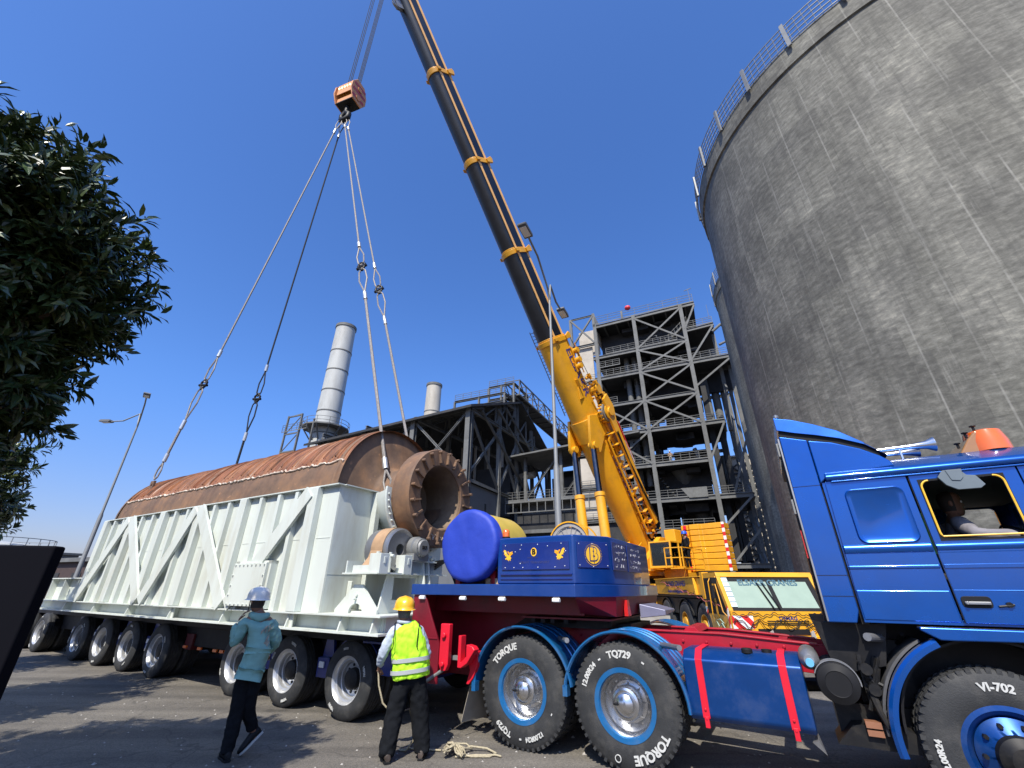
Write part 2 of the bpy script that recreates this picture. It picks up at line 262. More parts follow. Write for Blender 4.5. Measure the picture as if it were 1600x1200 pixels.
def glass_mat(name, tint, alpha_mix=.25):
    m, t, b = nmat(name); N = t.nodes; K = t.links
    tr = N.new('ShaderNodeBsdfTransparent'); tr.inputs[0].default_value = (*tint, 1); gl = N.new('ShaderNodeBsdfGlossy'); gl.inputs['Roughness'].default_value = .03
    fr = N.new('ShaderNodeFresnel'); fr.inputs[0].default_value = 1.5; ms = N.new('ShaderNodeMixShader'); K.new(fr.outputs[0], ms.inputs[0]); K.new(tr.outputs[0], ms.inputs[1]); K.new(gl.outputs[0], ms.inputs[2])
    K.new(ms.outputs[0], N['Material Output'].inputs[0]); return m
M['glass'] = glass_mat('clear_glass', (.75, .8, .78)); M['gglass'] = glass_mat('green_tinted_glass', (.25, .5, .38))
def stripe_mat():
    m, t, b = nmat('red_white_chevron'); N = t.nodes; K = t.links
    tc = N.new('ShaderNodeTexCoord'); wv = N.new('ShaderNodeTexWave'); wv.wave_type = 'BANDS'; wv.bands_direction = 'DIAGONAL'; wv.inputs['Scale'].default_value = 1.5; K.new(tc.outputs['Object'], wv.inputs['Vector'])
    r = N.new('ShaderNodeValToRGB'); r.color_ramp.interpolation = 'CONSTANT'; r.color_ramp.elements[0].color = (.6, .02, .02, 1); r.color_ramp.elements[1].position = .5; r.color_ramp.elements[1].color = (.75, .75, .73, 1)
    K.new(wv.outputs[0], r.inputs[0]); K.new(r.outputs[0], b.inputs['Base Color']); b.inputs['Roughness'].default_value = .4; return m
M['stripe'] = stripe_mat()

# ---------------------------------------------------------------- mesh helpers
ID = Matrix.Identity(4)
def frame(x, y, z=0, yaw=0): return Matrix.Translation((x, y, z)) @ Matrix.Rotation(yaw, 4, 'Z')
YA = R(149.06); T = frame(0, 0, 0, YA)            # truck frame: s along the vehicles, t across them, z up
class MB:
    def __init__(s, m=ID): s.v = []; s.f = []; s.m = m; s.mi = []; s.cur = 0
    def add(s, vs, fs, m=None):
        q = s.m @ m if m is not None else s.m; o = len(s.v)
        s.v += [q @ V(p) for p in vs]; s.f += [[i+o for i in f] for f in fs]; s.mi += [s.cur]*len(fs); return s
    def box(s, a, b, m=None):
        x0, y0, z0 = [min(p, q) for p, q in zip(a, b)]; x1, y1, z1 = [max(p, q) for p, q in zip(a, b)]
        return s.add([(x0,y0,z0),(x1,y0,z0),(x1,y1,z0),(x0,y1,z0),(x0,y0,z1),(x1,y0,z1),(x1,y1,z1),(x0,y1,z1)],
                     [(0,3,2,1),(4,5,6,7),(0,1,5,4),(1,2,6,5),(2,3,7,6),(3,0,4,7)], m)
    def prism(s, pts, axis, a, b, m=None):
        """polygon pts (2D) extruded along axis from a to b"""
        def P(p, c): return {'x': (c, p[0], p[1]), 'y': (p[0], c, p[1]), 'z': (p[0], p[1], c)}[axis]
        n = len(pts); vs = [P(p, a) for p in pts] + [P(p, b) for p in pts]
        return s.add(vs, [list(range(n))[::-1], list(range(n, 2*n))] + [(i, (i+1) % n, (i+1) % n+n, i+n) for i in range(n)], m)
    def bar(s, p, q, w, h=None, up=(0, 0, 1), m=None):
        p, q = V(p), V(q); h = h or w; d = (q-p).normalized(); u = V(up)
        if abs(d.dot(u)) > .98: u = V((0, 1, 0))
        a = d.cross(u).normalized(); c = a.cross(d); vs = []
        for e in (p, q):
            for i, j in ((-1,-1),(1,-1),(1,1),(-1,1)): vs.append(e+a*i*w/2+c*j*h/2)
        return s.add(vs, [(0,3,2,1),(4,5,6,7),(0,1,5,4),(1,2,6,5),(2,3,7,6),(3,0,4,7)], m)
    def ibeam(s, p, q, w, h=None, up=(0, 0, 1), th=None, m=None):
        p, q = V(p), V(q); h = h or w; th = th or w*.12; d = (q-p).normalized(); u = V(up)
        if abs(d.dot(u)) > .98: u = V((0, 1, 0))
        a = d.cross(u).normalized(); c = a.cross(d)
        s.bar(p+c*(h/2-th/2), q+c*(h/2-th/2), w, th, c, m); s.bar(p-c*(h/2-th/2), q-c*(h/2-th/2), w, th, c, m); s.bar(p, q, th, h-2*th, c, m); return s
    def tube(s, pts, r, n=8, cap=True, m=None):
        pts = [V(p) for p in pts]; rs = r if isinstance(r, (list, tuple)) else [r]*len(pts); vs = []; k = len(pts); pr = None
        for i, p in enumerate(pts):
            d = (pts[min(i+1, k-1)]-pts[max(i-1, 0)]).normalized()
            if pr is None:
                u = V((0, 0, 1)) if abs(d.z) < .9 else V((1, 0, 0)); a = d.cross(u).normalized()
            else: a = (pr-d*pr.dot(d)).normalized()
            pr = a; c = d.cross(a)
            vs += [p+(a*cos(2*pi*j/n)+c*sin(2*pi*j/n))*rs[i] for j in range(n)]
        fs = [(i*n+j, i*n+(j+1) % n, (i+1)*n+(j+1) % n, (i+1)*n+j) for i in range(k-1) for j in range(n)]
        if cap: fs += [list(range(n))[::-1], list(range((k-1)*n, k*n))]
        return s.add(vs, fs, m)
    def lathe(s, prof, n=32, axis='z', a0=0, a1=2*pi, m=None, close=False):
        """prof: (radius, offset along axis)"""
        full = abs(a1-a0-2*pi) < 1e-6; k = n if full else n+1; vs = []
        for i in range(k):
            a = a0+(a1-a0)*i/n
            for r_, h in prof:
                x, y = r_*cos(a), r_*sin(a)
                vs.append({'z': (x, y, h), 'x': (h, x, y), 'y': (x, h, y)}[axis])
        P = len(prof); fs = []
        for i in range(n):
            j = (i+1) % k
            for q in range(P-1 if not close else P):
                q2 = (q+1) % P; fs.append((i*P+q, j*P+q, j*P+q2, i*P+q2))
        return s.add(vs, fs, m)
    def cyl(s, p, q, r, n=16, r2=None, m=None): return s.tube([p, q], [r, r if r2 is None else r2], n, True, m)
    def ball(s, c, r, n=12, sc=(1, 1, 1), m=None):
        vs = []; fs = []; h = n//2+1
        for i in range(h+1):
            th = pi*i/h
            for j in range(n): vs.append((c[0]+r*sc[0]*sin(th)*cos(2*pi*j/n), c[1]+r*sc[1]*sin(th)*sin(2*pi*j/n), c[2]+r*sc[2]*cos(th)))
        for i in range(h):
            for j in range(n): fs.append((i*n+j, (i+1)*n+j, (i+1)*n+(j+1) % n, i*n+(j+1) % n))
        return s.add(vs, fs, m)
    def build(s, name, mt, parent=None, smooth=None, bevel=0, fix=True, seg=2):
        """linked as ONE object; points given in world coordinates are stored in the parent's (or thing's) own frame"""
        mats = mt if isinstance(mt, (list, tuple)) else [mt]
        me = bpy.data.meshes.new(name)
        inv = MW.get(parent.name, ID).inverted() if parent is not None else ID
        if parent is None:
            c = sum((p for p in s.v), V((0, 0, 0)))/max(1, len(s.v)); c.z = min(p.z for p in s.v); inv = Matrix.Translation(-c)
        me.from_pydata([inv @ p for p in s.v], [], s.f); me.update()
        for k in mats: me.materials.append(k)
        if len(mats) > 1: me.polygons.foreach_set('material_index', s.mi)
        if fix:
            bm = bmesh.new(); bm.from_mesh(me); bmesh.ops.remove_doubles(bm, verts=bm.verts, dist=1e-5)
            bmesh.ops.recalc_face_normals(bm, faces=bm.faces); bm.to_mesh(me); bm.free()
        if smooth is not None:
            me.polygons.foreach_set('use_smooth', [True]*len(me.polygons)); me.set_sharp_from_angle(angle=R(smooth))
        o = bpy.data.objects.new(name, me); COL.objects.link(o)
        if parent is not None: o.parent = parent; MW[o.name] = MW[parent.name].copy()
        else: o.location = c; MW[o.name] = Matrix.Translation(c)
        if bevel:
            b = o.modifiers.new('bevel', 'BEVEL'); b.width = bevel; b.segments = seg; b.limit_method = 'ANGLE'; b.angle_limit = R(35); b.harden_normals = True
            me.polygons.foreach_set('use_smooth', [True]*len(me.polygons)) if smooth is None else None
            if smooth is None: me.set_sharp_from_angle(angle=R(35))
        return o
MW = {}
def tag(o, label=None, cat=None, group=None, kind=None):
    if label: o['label'] = label
    if cat: o['category'] = cat
    if group: o['group'] = group
    if kind: o['kind'] = kind
    return o
def thing(name, label, cat, m=ID, group=None):
    o = bpy.data.objects.new(name, None); COL.objects.link(o); o.empty_display_size = .2
    o.matrix_world = m; o.rotation_mode = 'XYZ'; MW[o.name] = m.copy(); tag(o, label, cat, group); return o
def place(me_o, parent, m, name=None):
    """copy of a part (and its children) placed by matrix m, in the parent's own frame"""
    c = me_o.copy(); COL.objects.link(c); c.parent = parent; c.matrix_parent_inverse = Matrix.Identity(4); c.matrix_basis = m
    MW[c.name] = MW[parent.name] @ m
    for ch in PROTO.get(me_o.name, []):
        d = ch.copy(); COL.objects.link(d); d.parent = c; d.matrix_parent_inverse = Matrix.Identity(4); MW[d.name] = MW[c.name].copy()
    return c
PROTO = {}
def unlink_proto(o):
    for ch in PROTO.get(o.name, []): COL.objects.unlink(ch)
    COL.objects.unlink(o)
FONT_CACHE = {}
def text_geo(s, size, align='CENTER', bold=.0, ext=.004):
    key = (s, size, align, bold, ext)
    if key not in FONT_CACHE:
        cu = bpy.data.curves.new('t', 'FONT'); cu.body = s; cu.size = size; cu.align_x = align; cu.align_y = 'CENTER'; cu.extrude = ext; cu.offset = bold; cu.resolution_u = 3
        o = bpy.data.objects.new('t', cu); me = bpy.data.meshes.new_from_object(o)
        FONT_CACHE[key] = ([tuple(v.co) for v in me.vertices], [list(p.vertices) for p in me.polygons])
        bpy.data.objects.remove(o); bpy.data.meshes.remove(me)
    return FONT_CACHE[key]
def text(mb, s, size, m, bold=0.0, ext=.004, squash=1.0, align='CENTER'):
    """flat lettering: local x reads along, y up, faces +z of m"""
    vs, fs = text_geo(s, size, align, bold, ext); mb.add([(x*squash, y, z) for x, y, z in vs], fs, m)
def ring_text(mb, s, size, rad, mid, m, bold=.003, ext=.003, inward=False, squash=1.0):
    """lettering bent round a circle of radius rad in local XY, centred at angle mid (degrees), reading clockwise"""
    vs, fs = text_geo(s, size, 'CENTER', bold, ext); out = []
    for x, y, z in vs:
        r_ = rad+y; a = R(mid)-(x*squash)/rad
        out.append((r_*cos(a), r_*sin(a), z))
    mb.add(out, fs, m)
def face_m(p, right, up): # matrix whose x=right, y=up, z=normal
    a = V(right).normalized(); b = V(up); b = (b-a*b.dot(a)).normalized(); c = a.cross(b)
    return Matrix(((a.x, b.x, c.x, p[0]), (a.y, b.y, c.y, p[1]), (a.z, b.z, c.z, p[2]), (0, 0, 0, 1)))
# ================================================================ GROUND
g = MB().add([(-1500, -1500, 0), (1500, -1500, 0), (1500, 1500, 0), (-1500, 1500, 0)], [(0, 1, 2, 3)])
tag(g.build('ground', M['asph'], fix=False), kind='structure')
# ================================================================ SILOS
def silo(cx, cy, rad, H, label, rail_h, ms, a_vis):
    t = thing('concrete_silo', label, 'silo', frame(cx, cy), 'concrete silos behind the tractor'); F = MW[t.name]
    MB(F).lathe([(rad+.12, 0), (rad, 1.2), (rad, H-1.35), (rad+.10, H-1.3), (rad+.10, H), (rad-.4, H), (rad-.4, H-.3), (0, H-.3)], 128).build('wall', ms, t, smooth=30)
    r = MB(F); n = int(2*pi*rad/1.0)
    for hh in (.0, .25, .5, .75, 1.0):
        r.lathe([(rad+.16, H+hh*rail_h-.02), (rad+.20, H+hh*rail_h-.02), (rad+.20, H+hh*rail_h+.02), (rad+.16, H+hh*rail_h+.02)], 96, close=True)
    for i in range(n*3):
        a = 2*pi*i/(n*3); r.box((-.01, -.01, H), (.01, .01, H+rail_h), Matrix.Translation((cos(a)*(rad+.18), sin(a)*(rad+.18), 0)))
    r.build('railing', M['galv'], t)
    p = MB(F)
    for i in range(int(n/2.2)):
        a = 2*pi*i/int(n/2.2); p.box((-.05, -.085, H-.35), (.05, .085, H+rail_h+.12), frame(cos(a)*(rad+.24), sin(a)*(rad+.24), 0, a))
    p.build('railing_post', M['galv'], t)['kind'] = 'stuff'
    return t
silo(22.4, 16.9, 10.3, 25.9, 'huge weathered grey concrete silo filling the right side behind the blue cab', 1.3, silo_mat(10.3, 'silo_concrete'), 0)
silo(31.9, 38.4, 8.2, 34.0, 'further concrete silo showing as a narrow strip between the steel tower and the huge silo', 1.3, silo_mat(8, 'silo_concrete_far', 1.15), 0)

# ================================================================ STEEL PROCESS TOWER
TW = frame(20.0, 58.7, 0, R(-25))
tw = thing('process_tower', 'tall open steel process tower with many floors and diagonal braces, soot dark', 'tower', TW)
X0, X1, DEP = -10.7, 7.3, 15.0
floors = [4.3, 8.6, 12.5, 17.4, 22.5, 27.3, 32.1, 36.0]
colx = [-6.5, 0.0, 7.3]
c = MB(TW)
for x in colx:
    for y in (0, 7.5, DEP):
        H = 42.6 if x < 7 else 42.5
        c.ibeam((x, y, 0), (x, y, H), .55, .55, (0, 1, 0), .08)
for y in (0, 6): c.ibeam((X0, y, 30), (X0, y, 44.6), .45, .45, (0, 1, 0), .07); 
c.ibeam((-6.6, -.05, 42), (-6.6, -.05, 44.8), .45); c.ibeam((-6.6, 6, 42), (-6.6, 6, 44.8), .45)
for x, H in ((11.2, 37.7), (12.4, 32)):
    for y in (3, 11): c.ibeam((x, y, 0), (x, y, H), .5, .5, (0, 1, 0), .08)
c.build('column', M['plant'], tw)['kind'] = 'stuff'
b = MB(TW); sl_ = MB(TW)
ext = {8.6: 7.6, 12.5: 11.4, 17.4: 7.6, 22.5: 10.0, 27.3: 7.3, 32.1: 12.8, 36.0: 7.3, 4.3: 11.4}
for z in floors:
    xr = ext[z]; xl = -7.2 if z > 30 else -7.0
    b.ibeam((xl, -.1, z), (xr, -.1, z), .3, .55, th=.06); b.ibeam((xl, DEP, z), (xr, DEP, z), .3, .55, th=.06)
    for x in colx+([xr] if xr > 9 else []): b.ibeam((x, 0, z), (x, DEP, z), .3, .5, th=.06)
    sl_.box((xl, .2, z+.02), (xr, DEP-(5 if z in (27.3, 22.5) else 1.5), z+.12))
b.ibeam((-6.6, -.1, 42.0), (9.4, -.1, 42.2), .3, .6, th=.06); b.ibeam((7.3, -.1, 37.6), (11.4, -.1, 37.8), .3, .5, th=.06); b.ibeam((-10.7, -.1, 38.8), (-6.6, -.1, 38.8), .3, .4); b.ibeam((-10.7, -.1, 44.5), (-6.6, -.1, 44.5), .2, .3); b.ibeam((-10.7, -.1, 31.4), (-6.6, -.1, 32), .3, .5)
for x in (-5, -3, -1, 1, 3, 5, 8): b.ibeam((x, -.1, 42), (x, DEP, 42), .2, .4, th=.05)
b.build('floor_beam', M['plant'], tw)['kind'] = 'stuff'
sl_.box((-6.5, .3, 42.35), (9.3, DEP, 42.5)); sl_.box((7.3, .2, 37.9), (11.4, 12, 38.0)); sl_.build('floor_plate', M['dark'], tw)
k = MB(TW)
def xb(x0, x1, z0, z1, y=-.18, w=.26):
    k.ibeam((x0, y, z0), (x1, y, z1), w, w, (0, 1, 0), .06); k.ibeam((x0, y-.01, z1), (x1, y-.01, z0), w, w, (0, 1, 0), .06)
for a in ((0.1, 7.2, 36.2, 41.8), (0.1, 7.2, 32.3, 35.8), (0.1, 7.2, 27.5, 31.8), (0.1, 7.2, 22.7, 27.1), (-10.6, -6.7, 39, 44.3), (-6.4, -.1, 22.7, 27.1), (-6.4, -.1, 17.6, 22.3)): xb(*a)
for p, q in (((7.3, 32.3), (11.2, 37.5)), ((7.4, 28.2), (12.6, 31.8)), ((7.4, 17.5), (9.9, 22.3)), ((7.4, 13.0), (7.4, 17)), ((7.6, 9), (11.2, 12.3)), ((7.6, 4.5), (11.3, 8.4)), ((9.4, 13), (12.2, 20)), ((7.4, 38), (9.3, 41.8))):
    k.ibeam((p[0], -.15, p[1]), (q[0], -.15, q[1]), .26, .26, (0, 1, 0), .06)
for y0, y1 in ((0, 7.5), (7.5, 15)):
    for z0, z1 in zip(floors[:-1], floors[1:]): k.ibeam((7.4, y0, z0), (7.4, y1, z1), .22); k.ibeam((11.2, y0, z0), (11.2, y1, z1), .2)
k.build('diagonal_brace', M['plant'], tw)['kind'] = 'stuff'
h = MB(TW)
def rail(x0, x1, z, y=-.25, mbb=None, h_=1.1, st=1.1):
    mbb = mbb or h
    for q in (.38, .72, 1.0): mbb.bar((x0, y, z+h_*q), (x1, y, z+h_*q), .055)
    n = max(1, int(abs(x1-x0)/st))
    for i in range(n+1): x = x0+(x1-x0)*i/n; mbb.bar((x, y, z), (x, y, z+h_), .055)
    mbb.bar((x0, y, z+.1), (x1, y, z+.1), .02, .15)
for x0, x1, z in ((-6.4, 7.2, 32.4), (7.4, 12.7, 32.4), (-5, -.2, 36.3), (0.1, 6, 36.3), (7.4, 11.3, 38), (-6.4, -3, 34), (-6.4, -4, 27.5), (0.1, 7.2, 22.7), (7.4, 10, 22.7), (-6.4, -.1, 22.7), (0.1, 7.2, 17.6), (-6.4, -.1, 17.6), (.1, 7.2, 12.7), (7.4, 11.3, 12.7), (-6, -.1, 12.7), (.1, 6.4, 8.8), (-10.6, -6.6, 32)): rail(x0, x1, z)
rail(-6.4, 9.3, 42.6, 0, None, 1.5, 2.0); h.bar((8.9, 0, 42.5), (8.9, 0, 45.2), .06); h.bar((8.3, 0, 45), (9.4, 0, 45.2), .08)
h.bar((-1.8, 0, 42.5), (-1.8, 0, 44), .3, .2); h.bar((11, 0, 39), (11, 0, 41.5), .05)
h.build('handrail', M['plant'], tw)['kind'] = 'stuff'
# the plant inside: ducts, cyclones, hoppers, dark backdrop boxes, stairs
q = MB(TW)
for x, y, r_, z0, z1 in ((-2.3, 2.2, .42, 15, 37), (-1.1, 2.4, .42, 15, 37), (3.4, 6, 1.5, 32.4, 40), (-3.5, 7, 1.7, 33, 41), (8.7, 4, .35, 22.6, 31), (9.8, 5, .55, 22.6, 30.5), (11.0, 5, .5, 22.6, 29.5), (4, 9, 2.1, 22.6, 31), (-3.6, 9, 2.0, 8, 20), (10.4, 6, .9, 32.2, 36.5), (9, 8, 1.2, 32.2, 36.8), (4.5, 10, 1.8, 5, 16), (9.2, 9, .6, 4, 20)):
    q.cyl((x, y, z0), (x, y, z1), r_, 18)
for x, y, z, r0, r1, hh in ((3.5, 5, 14, .4, 2.0, 3.2), (-3, 6, 19, .3, 1.7, 3), (5, 5, 9.2, .3, 1.3, 2.6), (2, 7, 28, .4, 1.8, 3.4)): q.tube([(x, y, z), (x, y, z+hh)], [r0, r1], 16)
q.tube([(11, -.2, 36.5), (12.2, -.2, 37.4), (13.4, 1, 37.4), (14, 1.5, 35.5)], .22, 10); q.tube([(11.5, 0, 34.2), (13.2, 0, 34.8), (14, 1, 33)], .2, 10)
q.tube([(1.2, 1, 37.8), (2, 1, 38.6), (3, 1, 38.5), (3.4, 1, 36.2)], .12, 8); q.tube([(5.5, 3, 20), (6, 3, 18.5), (7, 3, 17.6)], .3, 10)
q.build('duct', M['plant'], tw)['kind'] = 'stuff'
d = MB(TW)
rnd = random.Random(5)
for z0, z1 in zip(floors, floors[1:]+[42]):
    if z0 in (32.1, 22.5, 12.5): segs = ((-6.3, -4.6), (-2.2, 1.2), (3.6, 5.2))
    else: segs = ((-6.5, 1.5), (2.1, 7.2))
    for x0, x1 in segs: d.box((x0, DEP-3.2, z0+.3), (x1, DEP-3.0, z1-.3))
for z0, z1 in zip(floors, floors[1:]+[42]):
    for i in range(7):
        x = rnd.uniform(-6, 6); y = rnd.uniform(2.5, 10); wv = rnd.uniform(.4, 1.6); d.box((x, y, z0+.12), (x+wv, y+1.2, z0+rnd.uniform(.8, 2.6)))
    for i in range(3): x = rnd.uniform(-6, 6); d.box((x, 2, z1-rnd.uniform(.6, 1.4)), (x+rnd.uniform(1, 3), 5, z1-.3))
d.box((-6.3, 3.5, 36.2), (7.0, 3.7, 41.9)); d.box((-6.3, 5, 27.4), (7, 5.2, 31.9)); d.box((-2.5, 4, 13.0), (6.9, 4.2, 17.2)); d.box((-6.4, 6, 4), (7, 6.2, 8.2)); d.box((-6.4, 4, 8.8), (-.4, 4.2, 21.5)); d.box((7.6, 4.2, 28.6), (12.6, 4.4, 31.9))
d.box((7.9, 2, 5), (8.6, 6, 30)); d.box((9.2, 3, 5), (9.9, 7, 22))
d.build('dark_backdrop', M['dark'], tw)  # boxes and sheets added as a dark backdrop, shade put into their colour
cl = MB(TW); cl.box((-10.2, .3, 31.8), (-7.3, .5, 38.6)); cl.box((-9.4, .4, 24.5), (-6.9, .6, 31.6)); cl.box((-10.4, 4, 39), (-6.8, 4.2, 44.2)); cl.box((-6.6, .5, 40), (-6.4, 5, 44.6)); cl.build('cladding_panel', M['cream'], tw)
st = MB(TW)
for i in range(14): st.box((4.3+i*.25, .4, 36.4+i*.22), (4.55+i*.25, 1.4, 36.46+i*.22))
for y in (.4, 1.4): st.bar((4.2, y, 37.3), (7.8, y, 40.4), .06); st.bar((4.2, y, 36.4), (7.8, y, 39.5), .05, .25)
for i in range(8): x = 4.3+i*.5; st.bar((x, .4, 36.5+i*.43), (x, .4, 37.5+i*.43), .05)
st.build('stair', M['plant'], tw); st = MB(TW)
for i in range(10): st.box((2.2-i*.28, 1.6, 12.9+i*.42), (2.5-i*.28, 2.6, 12.96+i*.42))
st.build('stair', M['plant'], tw)
ch = MB(TW); ch.add([(3.0, -.3, 13.9), (6.2, -.3, 13.9), (6.2, -.3, 15.0+.0), (3.9, -.3, 12.6), (6.2, -.3, 12.6)], [(0, 1, 4, 3)]); ch.add([(3.0, -.26, 13.9), (6.2, -.26, 13.9), (6.2, -.26, 12.6), (3.9, -.26, 12.6)], [(0, 1, 2, 3)])
ch.build('hanging_screen', M['plant'], tw)
MB(TW).ball((-.7, 0, 44.4), .5, 14, (1, 1, .8)).build('warning_marker', M['pink'], tw, smooth=60)
# ladder-like cream X-braced frame further behind, seen between tower and silo
bx = frame(20.0+.906*9.0+.423*20, 58.7-.423*9.0+.906*20, 0, R(-25))
xt = thing('braced_cladding_bay', 'pale cream building bay crossed by dark X braces behind the steel tower', 'building', bx)
MB(bx).box((0, .4, 0), (6.5, 4, 22.5)).build('wall', M['cream'], xt)
kk = MB(bx)
for i in range(10):
    z = .5+i*2.15
    for x0 in (.3, 3.4): kk.bar((x0, .2, z), (x0+2.7, .2, z+1.7), .22); kk.bar((x0, .19, z+1.7), (x0+2.7, .19, z), .22)
    kk.bar((0, .18, z-.2), (6.5, .18, z-.2), .3)
kk.build('cross_brace', M['dark'], xt)['kind'] = 'stuff'
MB(bx).box((-.1, 0, 22.5), (6.6, 4.2, 22.8)).build('roof_edge', M['conc'], xt)

# ================================================================ OPEN STORAGE SHED
SH = frame(-5.9, 54.7, 0, R(-25))
sh = thing('storage_shed', 'large open sided dark steel storage shed with sloping roof, left of the crane boom', 'shed', SH)
XL = -30.0
def roofz(y): return 24.4+(6.6/16)*y if y <= 16 else 31-(6.6/16)*(y-16)
r = MB(SH)
def rz(x, y): return roofz(y)+x*.055
r.add([(XL, -1.2, rz(XL, -1.2)), (1, -1.2, rz(0, -1.2)), (1, 16, rz(0, 16)), (XL, 16, rz(XL, 16)), (XL, -1.2, rz(XL, -1.2)+.35), (1, -1.2, rz(0, -1.2)+.35), (1, 16, rz(0, 16)+.35), (XL, 16, rz(XL, 16)+.35)], [(0,1,2,3),(7,6,5,4),(0,4,5,1),(1,5,6,2),(3,2,6,7),(0,3,7,4)])
r.add([(XL, 16, rz(XL, 16)), (1, 16, rz(0, 16)), (1, 34, rz(0, 34)), (XL, 34, rz(XL, 34)), (XL, 16, rz(XL, 16)+.3), (1, 16, rz(0, 16)+.3), (1, 34, rz(0, 34)+.3), (XL, 34, rz(XL, 34)+.3)], [(0,1,2,3),(7,6,5,4),(1,5,6,2),(3,2,6,7),(0,3,7,4)])
r.build('roof', M['dark'], sh)
c = MB(SH)
for x in (0, -9.2, -18.4, -27.5):
    for y in (0, 9.3, 16, 22.5, 30): 
        w_ = .55 if y else .7
        c.ibeam((x, y, 0), (x, y, rz(x, y)-.2 if y else rz(x, 0)), w_, w_, (0, 1, 0), .09)
c.ibeam((.0, .9, 0), (0, .9, 24), .35)
c.build('column', M['plant'], sh)['kind'] = 'stuff'
k = MB(SH)
def Bm(p, q, w_=.3): k.ibeam(p, q, w_, w_, (0, 0, 1), .06)
for a_, b_ in ((0, -9.2), (-9.2, -18.4), (-18.4, -27.5)):
    Bm((a_, 0, 14.6), (b_, 0, 23.7)); Bm((a_, -.02, 24.0+a_*.055), (b_, -.02, 14.6)); Bm((a_, 0, 14.4), (b_, 0, 14.4), .35)
for x in (0, -9.2, -18.4, -27.5):
    Bm((x, 0, 24.2), (x, 30, 25.4), .45)
    ys = [0, 4, 8, 12, 16, 20, 24, 28, 30]
    for i in range(8): Bm((x, ys[i], 24.2+ys[i]*.04), (x, ys[i+1], rz(x, ys[i+1])-.3), .2); Bm((x, ys[i+1], 24.2+ys[i+1]*.04), (x, ys[i+1], rz(x, ys[i+1])-.3), .2)
for y0, y1 in ((0, 9.3), (9.3, 16), (16, 22.5), (22.5, 30)):
    Bm((0, y0, 14.6), (0, y1, 23.8)); Bm((.02, y0, 24), (.02, y1, 14.6)); Bm((0, y0, 14.4), (0, y1, 14.4), .4)
for y in (2, 5, 8, 11, 14): k.ibeam((XL, y, rz(XL, y)-.15), (0, y, rz(0, y)-.15), .15, .25)
Bm((.3, 3, 25.0), (.3, 22, 14.8), .3); Bm((0.4, 8, 27.0), (.4, 24, 20), .25); Bm((0.4, 11, 28.2), (.4, 30, 20), .25)
k.build('roof_truss', M['plant'], sh)['kind'] = 'stuff'
f = MB(SH)   # raised roof monitor and its frames
for x0, y0, x1, y1, z0, z1 in ((-9, 10, .5, 14, 29.2, 30.6), (-4, 13, .8, 19, 31.2, 33.6)):
    for x in (x0, (x0+x1)/2, x1):
        for y in (y0, y1): f.ibeam((x, y, z0-1.5), (x, y, z1), .3)
    for z in (z0, z1):
        f.ibeam((x0, y0, z), (x1, y0, z), .35); f.ibeam((x0, y1, z), (x1, y1, z), .35); f.ibeam((x1, y0, z), (x1, y1, z), .35)
    rail(x0, x1, z1+.1, y0, f, 1.2, 1.5)
f.build('roof_frame', M['plant'], sh)['kind'] = 'stuff'
wl = MB(SH); wl.box((XL, .6, 0), (-.3, .8, 13.8)); wl.box((-.35, .8, 0), (-.15, 9, 14.2)); wl.build('side_wall', M['greyc'], sh)
wl = MB(SH); wl.prism([(-.2, 14.2), (9.2, 14.2), (9.2, 14.6), (-.2, 14.7)], 'x', -.6, .2, Matrix(((1,0,0,0),(0,1,0,0),(0,0,1,0),(0,0,0,1)))); wl.build('wall_coping', M['plant'], sh)
wi = MB(SH); wi.box((-.14, 5.6, 9.0), (-.1, 6.0, 12.2)); wi.build('window_slit', M['dark'], sh)
d = MB(SH); d.box((XL, 26, 8), (-3, 26.3, 22)); d.box((-8, 12, 0), (-4, 20, 12)); d.box((-25, 10, 0), (-12, 24, 12)); d.box((-7.5, 16, 12), (-1.2, 16.2, 20)); d.box((-2, 20, 0), (-1, 30, 13)); d.build('shed_dark_backdrop', M['dark'], sh)  # dark boxes added so the inside of the shed reads as shaded
s = MB(SH)
for i in range(9): s.cyl((-1-i*2.7, 18, 15), (-1-i*2.7, 18, 25), .25, 8)
s.tube([(-28, 20, 17), (2, 19, 19)], .6, 12); s.build('pipe', M['cream'], sh)['kind'] = 'stuff'

# inclined conveyor gallery leaving the shed
cg = thing('conveyor_gallery', 'lattice sided conveyor gallery running back from the shed roof behind the boom', 'conveyor', SH)
k = MB(SH); z0 = 33.0
for i in range(12):
    y = 14+i*3
    for x in (-1.4, 1.4):
        k.bar((x, y, z0-1.2), (x, y, z0+1.6), .16); k.bar((x, y, z0-1.2 if i % 2 else z0+1.6), (x, y+3, z0+1.6 if i % 2 else z0-1.2), .14); k.bar((x, y, z0+1.6), (x, y+3, z0+1.6), .18); k.bar((x, y, z0-1.2), (x, y+3, z0-1.2), .22); k.bar((x, y, z0+.2), (x, y+3, z0+.2), .07)
    k.bar((-1.4, y, z0+1.6), (1.4, y, z0+1.6), .12); k.bar((-1.4, y, z0-1.2), (1.4, y, z0-1.2), .16)
k.build('lattice', M['plant'], cg)
MB(SH).box((-1.3, 14, z0-1.15), (1.3, 50, z0-1.0)).build('floor_plate', M['dark'], cg)

